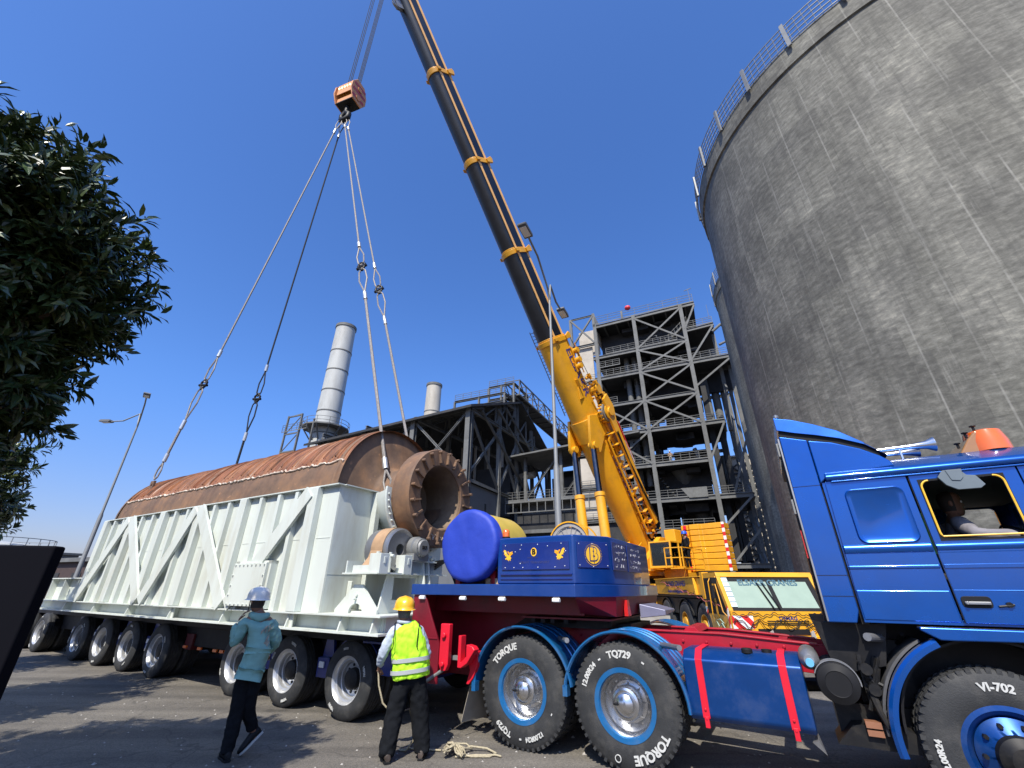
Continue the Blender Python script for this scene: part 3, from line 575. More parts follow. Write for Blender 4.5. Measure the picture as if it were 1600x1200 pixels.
# silo block with a railed platform, right of the shed
PB = frame(-5.9+.906*1+.423*14, 54.7-.423*1+.906*14, 0, R(-25))
pb = thing('loading_block', 'squat dark loading block with a railed platform on top, beside the lamp post', 'building', PB)
MB(PB).box((0, 0, 0), (18, 22, 11.8)).build('wall', M['dark'], pb)
k = MB(PB); k.box((-1.4, -1.4, 13.3), (19, 23, 13.6)); k.box((.6, .6, 11.8), (17.4, 21, 13.3)); k.box((-.6, -.6, 9.0), (18.6, 22.6, 9.5)); k.build('deck', M['plant'], pb)
k = MB(PB); rail(-1.4, 19, 13.6, -1.4, k, 1.3, 1.2)
for yy in range(0, 24, 2): k.bar((-1.4, yy-1.4, 13.6), (-1.4, yy-1.4, 14.9), .06)
for q_ in (.5, .9, 1.3): k.bar((-1.4, -1.4, 13.6+q_), (-1.4, 22, 13.6+q_), .06)
for i in range(16): k.bar((-1.4+i*1.3, -1.3, 11.9), (-1.4+i*1.3, -1.3, 13.3), .12)
k.bar((-1.4, -1.3, 11.9), (19, -1.3, 11.9), .15); k.build('railing', M['plant'], pb)['kind'] = 'stuff'
k = MB(PB)
for x in (1, 7, 13, 18): 
    for y in (1, 12): k.ibeam((x, y, 13.6), (x, y, 21.5), .45)
for x in (1, 7, 13): k.ibeam((x, .9, 14), (x+6, .9, 21), .25)
k.ibeam((0, 1, 21.4), (19, 1, 21.4), .4); k.build('frame', M['plant'], pb)['kind'] = 'stuff'
MB(PB).add([(-1, -1, 20.6), (19.5, -1, 22.0), (19.5, 14, 23.2), (-1, 14, 21.8), (-1, -1, 20.85), (19.5, -1, 22.25), (19.5, 14, 23.45), (-1, 14, 22.05)], [(0,3,2,1),(4,5,6,7),(0,1,5,4),(1,2,6,5),(2,3,7,6),(3,0,4,7)]).build('canopy', M['plant'], pb)
d = MB(PB); d.box((4, 5, 13.6), (9, 11, 18)); d.cyl((12, 6, 13.6), (12, 6, 19), 1.6, 16); d.box((2.5, 14, 13.6), (17.5, 14.3, 21.4)); d.build('machinery', M['dark'], pb)

# pale stacks, bins and low walls between the shed and the tower
bl = frame(9.5, 62, 0, R(-25)); t = thing('service_building', 'grey clad service building between the crane boom and the steel tower', 'building', bl)
MB(bl).box((0, 0, 0), (7, 10, 20)).build('wall', M['dark'], t); k = MB(bl)
for z in (5, 10, 14.5, 19.5): k.ibeam((-.3, -.3, z), (7.3, -.3, z), .35); rail(-.3, 7.3, z, -.6, k)
for x in (0, 3.5, 7): k.ibeam((x, -.4, 0), (x, -.4, 20.4), .45)
k.build('frame', M['plant'], t)['kind'] = 'stuff'
MB(bl).box((.8, -.2, 10.4), (3.2, -.05, 19)).box((.8, -.2, 2), (3.2, -.05, 9.5)).build('cladding_panel', M['cream'], t)

# ================================================================ CHIMNEYS
def chimney(az, D, z_top, r0, r1, label, platform=None, ms=None):
    x, y = D*sin(R(az)), D*cos(R(az)); F = frame(x, y)
    t = thing('chimney', label, 'chimney', F, 'chimneys behind the shed')
    MB(F).lathe([(r0, 0), (r1, z_top-1), (r1, z_top-.01), (r1+.12, z_top), (r1+.12, z_top-.6), (r1-.25, z_top-.6), (r1-.25, z_top-6)][:4]+[(r1-.3, z_top), (r1-.3, z_top-5)], 40).build('shaft', ms, t, smooth=40)
    for i in range(1, int(z_top/4.2)): 
        z = i*4.2+1; rr = r0+(r1-r0)*z/z_top; MB(F).lathe([(rr, z-.1), (rr+.06, z-.1), (rr+.06, z+.1), (rr, z+.1)], 40).build('band', M['plant'], t)
    MB(F).lathe([(r1, z_top-.5), (r1+.15, z_top-.5), (r1+.15, z_top+.05), (r1-.3, z_top+.05)], 40).build('rim', M['plant'], t)
    if platform:
        z = platform; rr = r0+(r1-r0)*z/z_top; k = MB(F)
        k.lathe([(rr, z), (rr+1.9, z), (rr+1.9, z+.25), (rr, z+.25)], 12)
        for i in range(12):
            a = 2*pi*i/12; ca, sa = cos(a), sin(a); k.bar((ca*(rr+1.8), sa*(rr+1.8), z), (ca*rr, sa*rr, z-2.4), .18)
            k.bar((ca*(rr+1.85), sa*(rr+1.85), z), (ca*(rr+1.85), sa*(rr+1.85), z+1.3), .07)
        for q_ in (.65, 1.3): k.lathe([(rr+1.82, z+q_), (rr+1.88, z+q_), (rr+1.88, z+q_+.06), (rr+1.82, z+q_+.06)], 24, close=True)
        k.build('platform', M['plant'], t)
M['stk'] = mat('chimney_shell', (.40, .41, .39), .6, var=.12, vs=.5, dirt=(.22, .2, .17), dirt_amt=.6, ds=.35, stretch=(1, 1, .3))
M['stk2'] = mat('buff_chimney_shell', (.42, .39, .33), .6, var=.1, vs=.5, dirt=(.28, .24, .18), dirt_amt=.5, ds=.4, stretch=(1, 1, .3))
chimney(-24.75, 80, 49.0, 2.45, 1.85, 'tall pale steel chimney with a railed platform round it, behind the rusty drum', 27.2, M['stk'])
chimney(-11.4, 95, 46.0, 2.1, 1.75, 'shorter buff chimney rising just above the shed roof', None, M['stk2'])
F = frame(-38, 68, 0, R(-25)); t = thing('ladder_frame', 'small steel access frame standing left of the tall chimney base', 'frame', F)
k = MB(F)
for x in (0, 3.2):
    for y in (0, 2.5): k.bar((x, y, 0), (x, y, 28), .25)
for i in range(9): z = 3+i*3.1; k.bar((0, 0, z), (3.2, 0, z), .2); k.bar((0, 0, z), (3.2, 0, min(28, z+3)), .12)
rail(-.5, 5.2, 25, -.3, k, 1.3, 1); k.build('frame', M['plant'], t)

# ================================================================ FAR LEFT: low buildings and tank on the skyline
def lowb(az, D, wd, hh, m_, label, yaw=R(-25), cat='building', nm='low_building'):
    F = frame(D*sin(R(az)), D*cos(R(az)), 0, yaw); t = thing(nm, label, cat, F)
    MB(F).box((-wd/2, 0, 0), (wd/2, 10, hh)).build('wall', m_, t)
    MB(F).box((-wd/2-.4, -.4, hh), (wd/2+.4, 10.4, hh+.35)).build('roof', M['plant'], t)
    k = MB(F)
    for i in range(int(wd/4)): x = -wd/2+2+i*4; k.box((x, -.06, hh*.35), (x+1.6, -.02, hh*.75))
    k.build('window', M['dark'], t)['kind'] = 'stuff'
    return t
lowb(-43.2, 60, 12, 3.8, mat('dark_red_shed_wall', (.05, .032, .028), .8, var=.2), 'low dark brown building on the skyline between the black panel and the white casing')
lowb(-38, 90, 30, 5, M['greyc'], 'long low grey building far behind the trailer')
lowb(-50, 120, 26, 6.5, M['greyc'], 'grey low building on the skyline far left under the tree')
F = frame(-86, 76); t = thing('storage_tank', 'pale round storage tank on the skyline above the black panel', 'tank', F)
MB(F).lathe([(7, 0), (7, 7.6), (6.8, 7.8), (0, 8.5)], 40).build('shell', M['stk'], t, smooth=30)
k = MB(F)
for i in range(24): a = 2*pi*i/24; k.bar((7*cos(a), 7*sin(a), 7.6), (7*cos(a), 7*sin(a), 8.8), .08)
k.lathe([(6.95, 8.7), (7.05, 8.7), (7.05, 8.8), (6.95, 8.8)], 32, close=True); k.build('railing', M['galv'], t)
# concrete apron and low wall seen under the gooseneck
F = frame(2.2, 21.5, 0, R(-25)); MBk = MB(F).box((-6, 0, 0), (5, .35, .95)).box((-6, -.1, .95), (5, .45, 1.08))
tag(MBk.build('low_wall', M['conc']), 'low pale concrete wall glimpsed under the red gooseneck', 'wall')
F = frame(.6, 17.5, 0, R(-8)); MBk = MB(F)
for i in range(3): MBk.box((-1.6, i*.25, 0), (1.6, i*.25+.2, .22)); 
for x in (-1.2, 1.0): MBk.box((x, 0, .22), (x+.2, .75, .5))
MBk.box((-1.7, -.02, .5), (1.7, .78, .72))
tag(MBk.build('timber_stack', M['wood']), 'short stack of pale timber lying in front of the low wall', 'timber')
# ================================================================ STREET LAMPS
def lamp(x, y, yaw, label, zj=8.9, arms=((-90, 1.75, .95), (90, 1.15, .15))):
    F = frame(x, y, 0, yaw); t = thing('street_lamp', label, 'street lamp', F, 'double armed street lamps')
    MB(F).lathe([(.14, 0), (.14, .02), (.09, .25), (.08, 4.6), (.052, 4.75), (.036, zj), (.0, zj+.02)], 16).lathe([(.2, 0), (.2, .04), (0, .04)], 4).build('pole', M['galv'], t, smooth=40)
    for an, L_, h in arms:
        s = 1; FA = F @ Matrix.Rotation(R(an-90), 4, 'Z'); a = MB(FA); pts = [(0, 0, zj-.15), (0, s*.12, zj+.25*(h if h > .5 else 2.2)), (0, s*.55*L_, zj+h*.8+.12), (0, s*L_, zj+h+.08)]
        a.tube(pts, .032, 8); arm = a.build('arm', M['galv'], t, smooth=50)
        hd = MB(FA); hy = s*(L_+.18); hz = zj+h+.09
        hd.prism([(hy-.30, hz-.01), (hy-.26, hz+.07), (hy+.22, hz+.08), (hy+.30, hz+.02), (hy+.28, hz-.03), (hy-.26, hz-.04)], 'x', -.13, .13)
        ho = hd.build('lamp_head', M['greyc'], t, bevel=.01)
        MB(FA).box((-.1, hy-.2, hz-.055), (.1, hy+.2, hz-.042)).build('lens', M['lensw'], ho)
    return t
lamp(1.17, 10.95, R(-25), 'tall grey double armed street lamp standing in front of the yellow crane boom', 10.1)
lamp(-18.35, 19.75, R(-25), 'grey double armed street lamp leaning over the far end of the white casing', 8.95, ((-25, 1.9, .75), (-160+360, 1.6, .1)))

# ================================================================ TREES
def tree(x, y, lobes, n, label, seed, leaf=.135):
    rn = random.Random(seed); F = frame(x, y); t = thing('broadleaf_tree', label, 'tree', F, 'dark broadleaf trees at the left')
    tr = MB(F); top = max(l[2] for l in lobes)
    tr.tube([(0, 0, 0), (.04, .02, 1.1), (-.03, .05, 2.2), (.05, 0, 3.2), (0, 0, top)], [.19, .15, .13, .1, .04], 10)
    tips = []
    for (cx, cy, cz, rx, rz_) in lobes:
        for i in range(9):
            a = rn.uniform(0, 2*pi); e = rn.uniform(-.6, 1.2); q = V((cx+rx*.8*cos(a)*cos(e), cy+rx*.8*sin(a)*cos(e), cz+rz_*.8*sin(e)))
            z0 = rn.uniform(1.9, 3.2); mid = V((0, 0, z0)).lerp(q, .5)+V((0, 0, .25)); tr.tube([(0, 0, z0), mid, q], [.06, .035, .012], 6)
            tips.append(q)
    tr.build('trunk', M['bark'], t, smooth=60)
    lf = MB(F); tot = sum(l[3]**2 for l in lobes)
    for (cx, cy, cz, rx, rz_) in lobes:
        k = int(n*rx*rx/tot); nc = max(6, k//26)
        for c_ in range(nc):   # twig clusters: whorls of leaves round a twig that points outwards and up
            while True:
                d = V((rn.gauss(0, 1), rn.gauss(0, 1), rn.gauss(0, 1))).normalized(); rr = rn.uniform(.22, 1.0)**.5*rn.uniform(.86, 1.12)
                if rn.random() < .45+.55*abs(sin(d.x*4.1+cx*3)*cos(d.z*3.7+d.y*2.9)): break
            c = V((cx+d.x*rx*rr, cy+d.y*rx*rr, cz+d.z*rz_*rr)); tw_ = (d+V((rn.uniform(-.5, .5), rn.uniform(-.5, .5), rn.uniform(-.2, .6)))).normalized()
            ln = rn.uniform(.18, .42)
            for j in range(26):
                f_ = rn.random(); p = c+tw_*ln*(f_-.3)
                s_ = V((rn.gauss(0, 1), rn.gauss(0, 1), rn.gauss(0, 1))); s_ = (s_-tw_*s_.dot(tw_)).normalized()
                dr = (tw_*rn.uniform(.1, 1.1)+s_*rn.uniform(.5, 1)+V((0, 0, -.15))).normalized()
                L_ = leaf*rn.uniform(.7, 1.35); wd = L_*rn.uniform(.27, .36); nn = (tw_*.6-s_*.3+V((rn.uniform(-.3, .3), rn.uniform(-.3, .3), .7)))
                sd_ = dr.cross(nn).normalized(); nn = sd_.cross(dr).normalized(); p = p+s_*.03
                o = len(lf.v); lf.v += [F @ p, F @ (p+dr*L_*.28+sd_*wd*.46+nn*wd*.14), F @ (p+dr*L_*.66+sd_*wd*.40+nn*wd*.10), F @ (p+dr*L_-nn*L_*.14), F @ (p+dr*L_*.66-sd_*wd*.40+nn*wd*.10), F @ (p+dr*L_*.28-sd_*wd*.46+nn*wd*.14), F @ (p+dr*L_*.5)]
                lf.f += [[o, o+1, o+6], [o+1, o+2, o+6], [o+2, o+3, o+6], [o+3, o+4, o+6], [o+4, o+5, o+6], [o+5, o, o+6]]; lf.mi += [0]*6
    lf.build('crown', M['leaf'], t, fix=False)
    return t
tree(-5.5, 2.6, [(0, 0, 4.75, 1.45, 1.25), (.35, .45, 4.4, 1.2, 1.2), (.7, .5, 3.75, .85, .75), (.95, .6, 4.35, .78, .72), (.1, -.3, 3.9, 1.25, 1.1), (-.2, .6, 3.3, 1.1, .9), (-1.2, .2, 4.2, 1.3, 1.5), (1.12, .25, 4.75, .70, .60), (.55, .1, 5.25, .75, .62), (.75, .75, 3.35, .6, .5), (-.6, -1.0, 4.8, 1.2, 1.0)], 80000, 'nearest dark broadleaf tree, its crown filling the upper left edge', 3)
tree(-9.3, 6.0, [(0, 0, 4.1, 1.5, 1.5), (.4, .4, 3.2, 1.2, 1.0), (-.8, -.2, 3.3, 1.4, 1.2), (-.3, .5, 5.0, 1.1, 1.0)], 26000, 'second broadleaf tree, half hidden behind the crown of the nearest one', 5, .14)
tree(-13.6, 9.9, [(0, 0, 4.0, 1.6, 1.5), (.5, .4, 3.1, 1.2, 1.0), (-.8, -.2, 3.4, 1.5, 1.2)], 14000, 'third broadleaf tree, low behind the black panel', 8, .16)

# black upright sheet near the camera (bottom left)
F = frame(-1.60, 1.60, 0, R(8)); t = thing('site_barrier', 'matt black sheeted barrier close to the camera at the lower left corner', 'barrier', F)
MB(F).box((-1.9, 0, .25), (0, .05, 1.925)).build('panel', M['mirrk'], t, bevel=.008)
k = MB(F)
for x in (-1.8, -.95, -.08): k.box((x-.03, .052, 0), (x+.03, .11, 1.85)); k.box((x-.05, -.25, 0), (x+.05, .4, .06))
k.build('stand', M['black'], t)

# ================================================================ WHITE STEEL CASING on the trailer
# casing and drum scaled about the camera point, which brings them nearer
TC = T @ Matrix.Translation((0, 0, .1332)) @ Matrix.Scale(.926, 4)
cs = thing('steel_casing', 'long pale green-white ribbed steel casing with diagonal braces, riding on the trailer', 'casing', frame(*(TC @ V((12.4, -7, 1.13))), YA))
S0, S1, TN, TF, ZB, ZT = 7.1, 17.78, -5.42, -8.55, 1.40, 3.58
b = MB(TC)
b.box((S0, TN-.02, ZB), (S1, TN, ZT)); b.box((S0, TF, ZB), (S1, TF+.02, ZT))
b.box((S1-.02, TF+.02, ZB), (S1, TN-.02, ZT)); b.build('side_wall', M['white'], cs)
# near end plate with the neck opening
e = MB(TC)
pl = [(TN-.021, ZB), (TN-.021, ZT), (-6.55, ZT)]+[(-7+.72*cos(R(a)), 3.5+.72*sin(R(a))) for a in range(0, -181, -15)]+[(TF+.021, ZT), (TF+.021, ZB)]
pl = [(TN-.021, ZB), (TN-.021, ZT), (-6.28, ZT)]+[(-7+.72*cos(R(a)), 3.5+.72*sin(R(a))) for a in range(0, -181, -15)]+[(-7.72, ZT), (TF+.021, ZT), (TF+.021, ZB)]
e.prism(pl, 'x', S0-.004, S0+.016); e.box((S0-.008, TN-.022, 2.0), (S0-.0045, -6.28, 2.012)); e.build('end_plate', M['white'], cs)
ds_ = MB(TC)   # dished seat flange bolted round the neck, lower half
a0, a1 = R(182), R(-2)
ds_.lathe([(.98, 6.34), (1.10, 6.34), (1.10, 6.385), (.99, 6.39), (.72, 7.09), (.68, 7.09), (.95, 6.40), (.98, 6.34)], 40, 'x', R(-182), R(4), Matrix.Translation((0, -7, 3.5)))
for i in range(26):
    a = R(-176+i*6.9); ds_.cyl((6.30, -7+1.05*cos(a), 3.5+1.05*sin(a)), (6.34, -7+1.05*cos(a), 3.5+1.05*sin(a)), .018, 6)
ds_.build('neck_flange', M['white'], cs, smooth=40)
fl = MB(TC)   # flanges top and bottom
fl.box((S0-.06, TN-.05, ZT), (S1+.05, TN+.10, ZT+.022)); fl.box((S0-.1, TN-.05, ZT+.001), (S0+.05, TF, ZT+.021)); fl.box((S0-.06, TF-.1, ZT), (S1, TF+.05, ZT+.02))
fl.build('top_flange', M['white'], cs)
fl = MB(TC)
fl.box((5.47, -5.28, 1.375), (20.9, TF-.1, 1.398)); fl.box((5.47, -5.28, 1.13), (20.9, -5.60, 1.16)); fl.box((5.47, TF+.05, 1.13), (20.9, TF-.1, 1.16)); fl.box((5.6, -5.52, 1.16), (20.9, -5.50, 1.375)); fl.box((5.58, -5.52, 1.16), (5.6, TF, 1.375))
fl.box((5.47, -5.6, 1.13), (5.6, TF, 1.159))
for s in (5.66, 6.40, 7.78, 9.9, 12.05, 14.2, 16.3, 18.4): fl.add([(s, -5.50, 1.16), (s, -5.30, 1.16), (s, -5.36, 1.375), (s, -5.50, 1.375), (s+.03, -5.50, 1.16), (s+.03, -5.30, 1.16), (s+.03, -5.36, 1.375), (s+.03, -5.50, 1.375)], [(0,1,2,3),(7,6,5,4),(0,4,5,1),(1,5,6,2),(2,6,7,3),(0,3,7,4)])
for s in (7.78, 12.05): fl.box((s-.09, -5.385, 1.162), (s+.09, -5.365, 1.374))
fl.build('base_beam', M['white'], cs)
fa = MB(TC); fa.box((S1+.2, -5.62, 1.4), (20.8, -5.6, 1.98)); fa.box((S1+.1, -5.7, 1.98), (20.8, -5.42, 2.01))
for s in (18.4, 19.5, 20.6): fa.box((s, -5.6, 1.4), (s+.03, -5.44, 1.98))
fa.build('rear_skirt', M['white'], cs)
for s in (S1-.16, 15.85, 13.97, 12.08, 10.19, 7.72):                        # posts
    w_ = .26; p = MB(TC); p.box((s-w_/2, TN, ZB), (s+w_/2, TN+.135, ZT-.002)); p.build('post', M['white'], cs, bevel=.012)
for a_, b_ in ((7.15, 7.55), (7.88, 10.02), (10.36, 11.9), (12.25, 13.8), (14.14, 15.68), (16.02, 17.45)): MB(TC).box((a_, TN, 2.62), (b_, TN+.006, 2.634)).build('weld_seam', M['white'], cs)
rb = [s for s in (17.05, 16.45, 15.25, 14.6, 13.35, 12.72, 11.45, 10.82, 9.55, 8.9, 8.3)]
for s in rb: MB(TC).box((s-.05, TN, ZB), (s+.05, TN+.10, ZT-.03)).build('rib', M['white'], cs)
def brace(s0, z0, s1, z1):
    d = V((s1-s0, 0, z1-z0)); L_ = d.length; nn = V((-d.z, 0, d.x)).normalized()*.145; A = V((s0, 0, z0)); B_ = V((s1, 0, z1))
    p = MB(TC); q = [A+nn, B_+nn, B_-nn, A-nn]; p.prism([(v.x, v.z) for v in q], 'y', TN+.105, TN+.165, None); return p.build('diagonal_brace', M['white'], cs)
for q in ((17.6, 1.46, 15.95, 3.50), (15.75, 3.50, 13.8, 1.46), (13.6, 1.46, 12.18, 3.50), (11.98, 3.50, 10.0, 1.46), (9.8, 1.46, 7.82, 3.50)): brace(*q)
p = MB(TC)   # bolted access hatch
p.box((8.62, TN+.14, 1.46), (9.72, TN+.20, 2.22)); 
for i in range(8):
    s = 8.68+i*.14
    for z in (2.19, 1.49): p.cyl((s, TN+.2, z), (s, TN+.225, z), .016, 6)
for z in (1.65, 1.82, 2.0):
    for s in (8.66, 9.68): p.cyl((s, TN+.2, z), (s, TN+.225, z), .016, 6)
p.box((8.56, TN, 1.42), (8.66, TN+.14, 2.26)); p.box((9.66, TN, 1.42), (9.78, TN+.14, 2.26)); p.box((8.56, TN, 2.2), (9.78, TN+.14, 2.26)); p.build('access_hatch', M['white'], cs, bevel=.004)
p = MB(TC); p.box((6.95, -6.36, 1.42), (7.09, -6.24, ZT-.01)); p.box((6.98, -5.98, 1.42), (7.09, -5.93, 1.9)); p.build('end_post', M['white'], cs, bevel=.008)
p = MB(TC)   # lifting foot: trapezoid plate with a half round hole
hole = [(6.43+.17*cos(R(a)), 1.40+.13*sin(R(a))) for a in range(0, 181, 20)]
p.prism([(5.92, 1.40)]+[(6.26, 1.40)]+[(6.43-.17*cos(R(a)), 1.40+.15*sin(R(a))) for a in range(0, 181, 20)]+[(6.95, 1.40), (6.95, 1.45), (6.56, 1.80), (6.54, 1.84), (6.34, 1.84), (6.30, 1.80), (5.92, 1.46)][0:], 'y', -5.66, -5.62)
p.cyl((6.44, -5.62, 1.68), (6.44, -5.59, 1.68), .035, 10); p.cyl((6.44, -5.72, 1.62), (6.44, -5.55, 1.62), .02, 8); p.box((6.0, -5.95, 1.4), (6.95, -5.67, 1.43)); p.build('lifting_foot', M['white'], cs)
# bearing frame that carries the support rollers at the open end
p = MB(TC); XS = 5.95
p.prism([(-5.78, 1.40), (-6.78, 1.40), (-6.78, 2.02), (-5.78, 2.02)], 'x', XS+.0, XS+.0001) if False else None
p.box((XS, -5.80, 1.40), (XS+.03, -5.96, 2.0)); p.box((XS, -5.96, 1.40), (XS+.03, -6.52, 1.60)); p.box((XS, -5.96, 1.95), (XS+.03, -6.52, 2.0)); p.box((XS, -6.52, 1.40), (XS+.03, -6.90, 2.0)); p.box((XS+.5, -6.9, 1.4), (XS+.53, -5.8, 2.0))
p.prism([(-5.80, 1.4), (-5.66, 1.4), (-5.80, 2.0)], 'x', XS, XS+.03)
for tt in (-6.58, -6.72): p.add([(XS-.25, tt, 1.4), (XS, tt, 1.4), (XS, tt, 2.3), (XS-.08, tt, 2.3), (XS-.25, tt-.02, 1.4), (XS, tt-.02, 1.4), (XS, tt-.02, 2.3), (XS-.08, tt-.02, 2.3)], [(0,1,2,3),(7,6,5,4),(0,4,5,1),(1,5,6,2),(2,6,7,3),(0,3,7,4)])
p.box((XS-.12, -5.45, 2.0), (XS+.75, -7.25, 2.025)); p.box((XS-.12, -6.12, 2.22), (XS+.1, -7.25, 2.245)); p.box((XS, -6.12, 2.025), (XS+.02, -7.25, 2.22)); p.box((XS+.7, -5.5, 2.02), (XS+.73, -7.2, 2.22)); p.build('bearing_frame', M['white'], cs)
for tt in (-5.46, -6.03):
    p = MB(TC); p.box((XS-.14, tt, 2.0), (XS-.10, tt-.2, 2.32)); p.box((XS-.10, tt-.0, 2.0), (XS+.12, tt-.03, 2.32)); p.box((XS-.15, tt-.08, 2.16), (XS-.139, tt-.13, 2.27)); p.build('end_stop', M['white'], cs, bevel=.01)
for s, t_ in ((6.05, -5.62), (6.12, -5.72), (6.0, -5.85), (5.98, -6.28), (6.02, -6.9), (6.02, -6.98)): p = MB(TC); p.cyl((s, t_, 2.24 if t_ < -6.1 else 2.02), (s, t_, 2.36), .035, 8); p.cyl((s-.1, t_, 2.3), (s+.1, t_, 2.3), .025, 8); p.build('adjusting_bolt', M['white'], cs)
p = MB(TC)
p.box((6.0, -5.5, 2.02), (6.5, -5.9, 2.14)); p.build('packing_block', M['white'], cs)
ro = MB(TC); C_ = Matrix.Translation((0, -6.10, 2.42))
ro.lathe([(.10, 6.02), (.30, 6.02), (.34, 5.98), (.37, 6.0), (.375, 6.05), (.375, 6.5), (.36, 6.55), (.1, 6.55), (.10, 6.02)], 40, 'x', m=C_); rol = ro.build('support_roller', M['steel'], cs, smooth=40)
cd = MB(TC); cd.lathe([(.379, 6.07), (.379, 6.36), (.386, 6.36), (.386, 6.07)], 30, 'x', R(-12), R(140), C_, close=True)
cd.prism([(-5.80, 2.66), (-5.68, 2.28), (-5.5, 2.06), (-5.515, 2.05), (-5.70, 2.27), (-5.82, 2.64)], 'x', 6.07, 6.36); cd.build('cardboard_wrap', M['card'], rol)
hb = MB(TC); C2 = Matrix.Translation((0, -6.48, 2.49))
C2 = Matrix.Translation((0, -6.42, 2.46))
hb.lathe([(0, 5.72), (.13, 5.72), (.145, 5.735), (.15, 5.76), (.17, 5.76), (.175, 5.78), (.175, 5.86), (.205, 5.88), (.205, 5.98), (.16, 6.0), (.16, 6.1), (0, 6.1)], 32, 'x', m=C2)
for i in range(6): a = i*pi/3; hb.cyl((5.75, -6.42+.157*cos(a), 2.46+.157*sin(a)), (5.77, -6.42+.157*cos(a), 2.46+.157*sin(a)), .012, 6)
hb.box((5.78, -6.22, 2.245), (5.98, -6.62, 2.36)); hub = hb.build('bearing_housing', M['galv'], cs, smooth=35)
x = MB(TC); text(x, 'SKF', .085, face_m((5.716, -6.42, 2.46), (0, -1, 0), (0, 0, 1)), .003, .002); x.build('lettering', M['black'], hub)

# ================================================================ RUSTY DRUM lying in the casing
dr = thing('rusty_drum', 'huge rusty steel drum with lime streaked top lying in the white casing', 'drum', frame(*(TC @ V((12.4, -7, 1.9))), YA))
RD = 1.545; C_ = Matrix.Translation((0, -7, 3.58))
D0, D1 = 7.26, 17.5
s = MB(TC)   # lower smooth band on the near side, far side and underside
s.lathe([(RD, D0), (RD, D1)], 20, 'x', R(-90), R(21), C_); s.lathe([(RD, D0), (RD, D1)], 24, 'x', R(150), R(270), C_)
s.build('shell', M['rust'], dr, smooth=40)
s = MB(TC); s.lathe([(RD, D0), (RD, D1)], 40, 'x', R(21), R(150), C_)
rr = random.Random(4)
s_ = D0+.12
while s_ < D1-.1:
    hh = rr.uniform(.008, .035); wv = rr.uniform(.015, .05)
    s.lathe([(RD, s_), (RD+hh, s_+wv*.3), (RD+hh*.8, s_+wv), (RD, s_+wv*1.3)], 18, 'x', R(24+rr.uniform(0, 4)), R(rr.uniform(110, 150)), C_); s_ += rr.uniform(.07, .24)
s.build('streaked_top', M['rtop'], dr, smooth=50)
s = MB(TC); pts = []; pts2 = []
for i in range(150):
    x_ = D0+.05+(D1-D0-.1)*i/149; a = R(21+rr.uniform(-1.0, 1.0)); pts.append((x_, -7+(RD+.012)*cos(a), 3.58+(RD+.012)*sin(a)))
s.tube(pts, [rr.uniform(.014, .034) for _ in pts], 6)
s.build('lime_crust', M['lime'], dr, smooth=60)
s = MB(TC)   # dished end, then the neck and its bolted ring
s.lathe([(RD+.0, D0+.25), (RD+.025, D0+.20), (RD+.025, D0+.14), (RD, D0+.12), (1.40, D0+.07), (1.1, D0+.02), (.70, D0-.02), (.62, D0-.12), (.62, D0-.9)], 64, 'x', m=C_); s.build('dished_end', M['rust'], dr, smooth=60)
s = MB(TC); s.lathe([(RD+.03, D1-.1), (RD+.03, D1), (RD, D1+.05), (1.2, D1+.3), (0, D1+.4)], 48, 'x', m=C_); s.build('far_end', M['rust'], dr, smooth=60)
Cn = Matrix.Translation((0, -7, 3.50)); N0 = 5.88
s = MB(TC); s.lathe([(.60, 6.34), (.98, 6.32), (1.0, 6.26), (.985, N0+.09), (.995, N0+.03), (.98, N0), (.66, N0), (.64, N0+.02), (.64, N0+.06)], 64, 'x', m=Cn); nk = s.build('neck_ring', M['rust'], dr, smooth=40)
s = MB(TC); s.lathe([(.64, N0+.05), (.60, N0+.35), (.60, N0+.95), (.48, N0+1.0), (.48, N0+3)], 48, 'x', m=Cn); s.build('bore', mat('scaled_bore_rust', (.16, .11, .07), .8, var=.2, vs=1.5, dirt=(.35, .27, .18), dirt_amt=.5), nk, smooth=40)
s = MB(TC); s.lathe([(0, N0+2.0), (.6, N0+2.0)], 32, 'x', m=Cn); s.build('bore_end', M['dark'], nk)
for i in range(20):
    a = 2*pi*i/20+.1; ca, sa = cos(a), sin(a); s = MB(TC)
    s.bar((N0-.03, -7+.70*ca, 3.5+.70*sa), (N0-.03, -7+.95*ca, 3.5+.95*sa), .035, .06, (1, 0, 0)); s.cyl((N0-.10, -7+.93*ca, 3.5+.93*sa), (N0-.01, -7+.93*ca, 3.5+.93*sa), .03, 8)
    s.build('gusset', M['rust'], nk)
s = MB(TC); rr = random.Random(2)
for i in range(7):
    a = R(-98+i*5.0); p0 = V((N0-.012, -7+.80*cos(a), 3.5+.80*sin(a))); s.bar(p0, p0+V((0, rr.uniform(-.05, .05), rr.uniform(-.09, -.05))), .012, .012); s.bar(p0, p0+V((0, rr.uniform(.02, .05), rr.uniform(.0, .04))), .012, .012)
s.build('chalk_marking', M['lime'], nk)
for s0, tt in ((16.9, -5.85), (16.9, -8.15)):
    z = 3.58+sqrt(max(0, RD**2-(tt+7)**2)); k = MB(TC); k.box((s0-.12, tt-.03, z-.12), (s0+.12, tt+.03, z+.22)); k.cyl((s0, tt-.05, z+.12), (s0, tt+.05, z+.12), .05, 10); k.build('lifting_lug', M['rust'], dr)
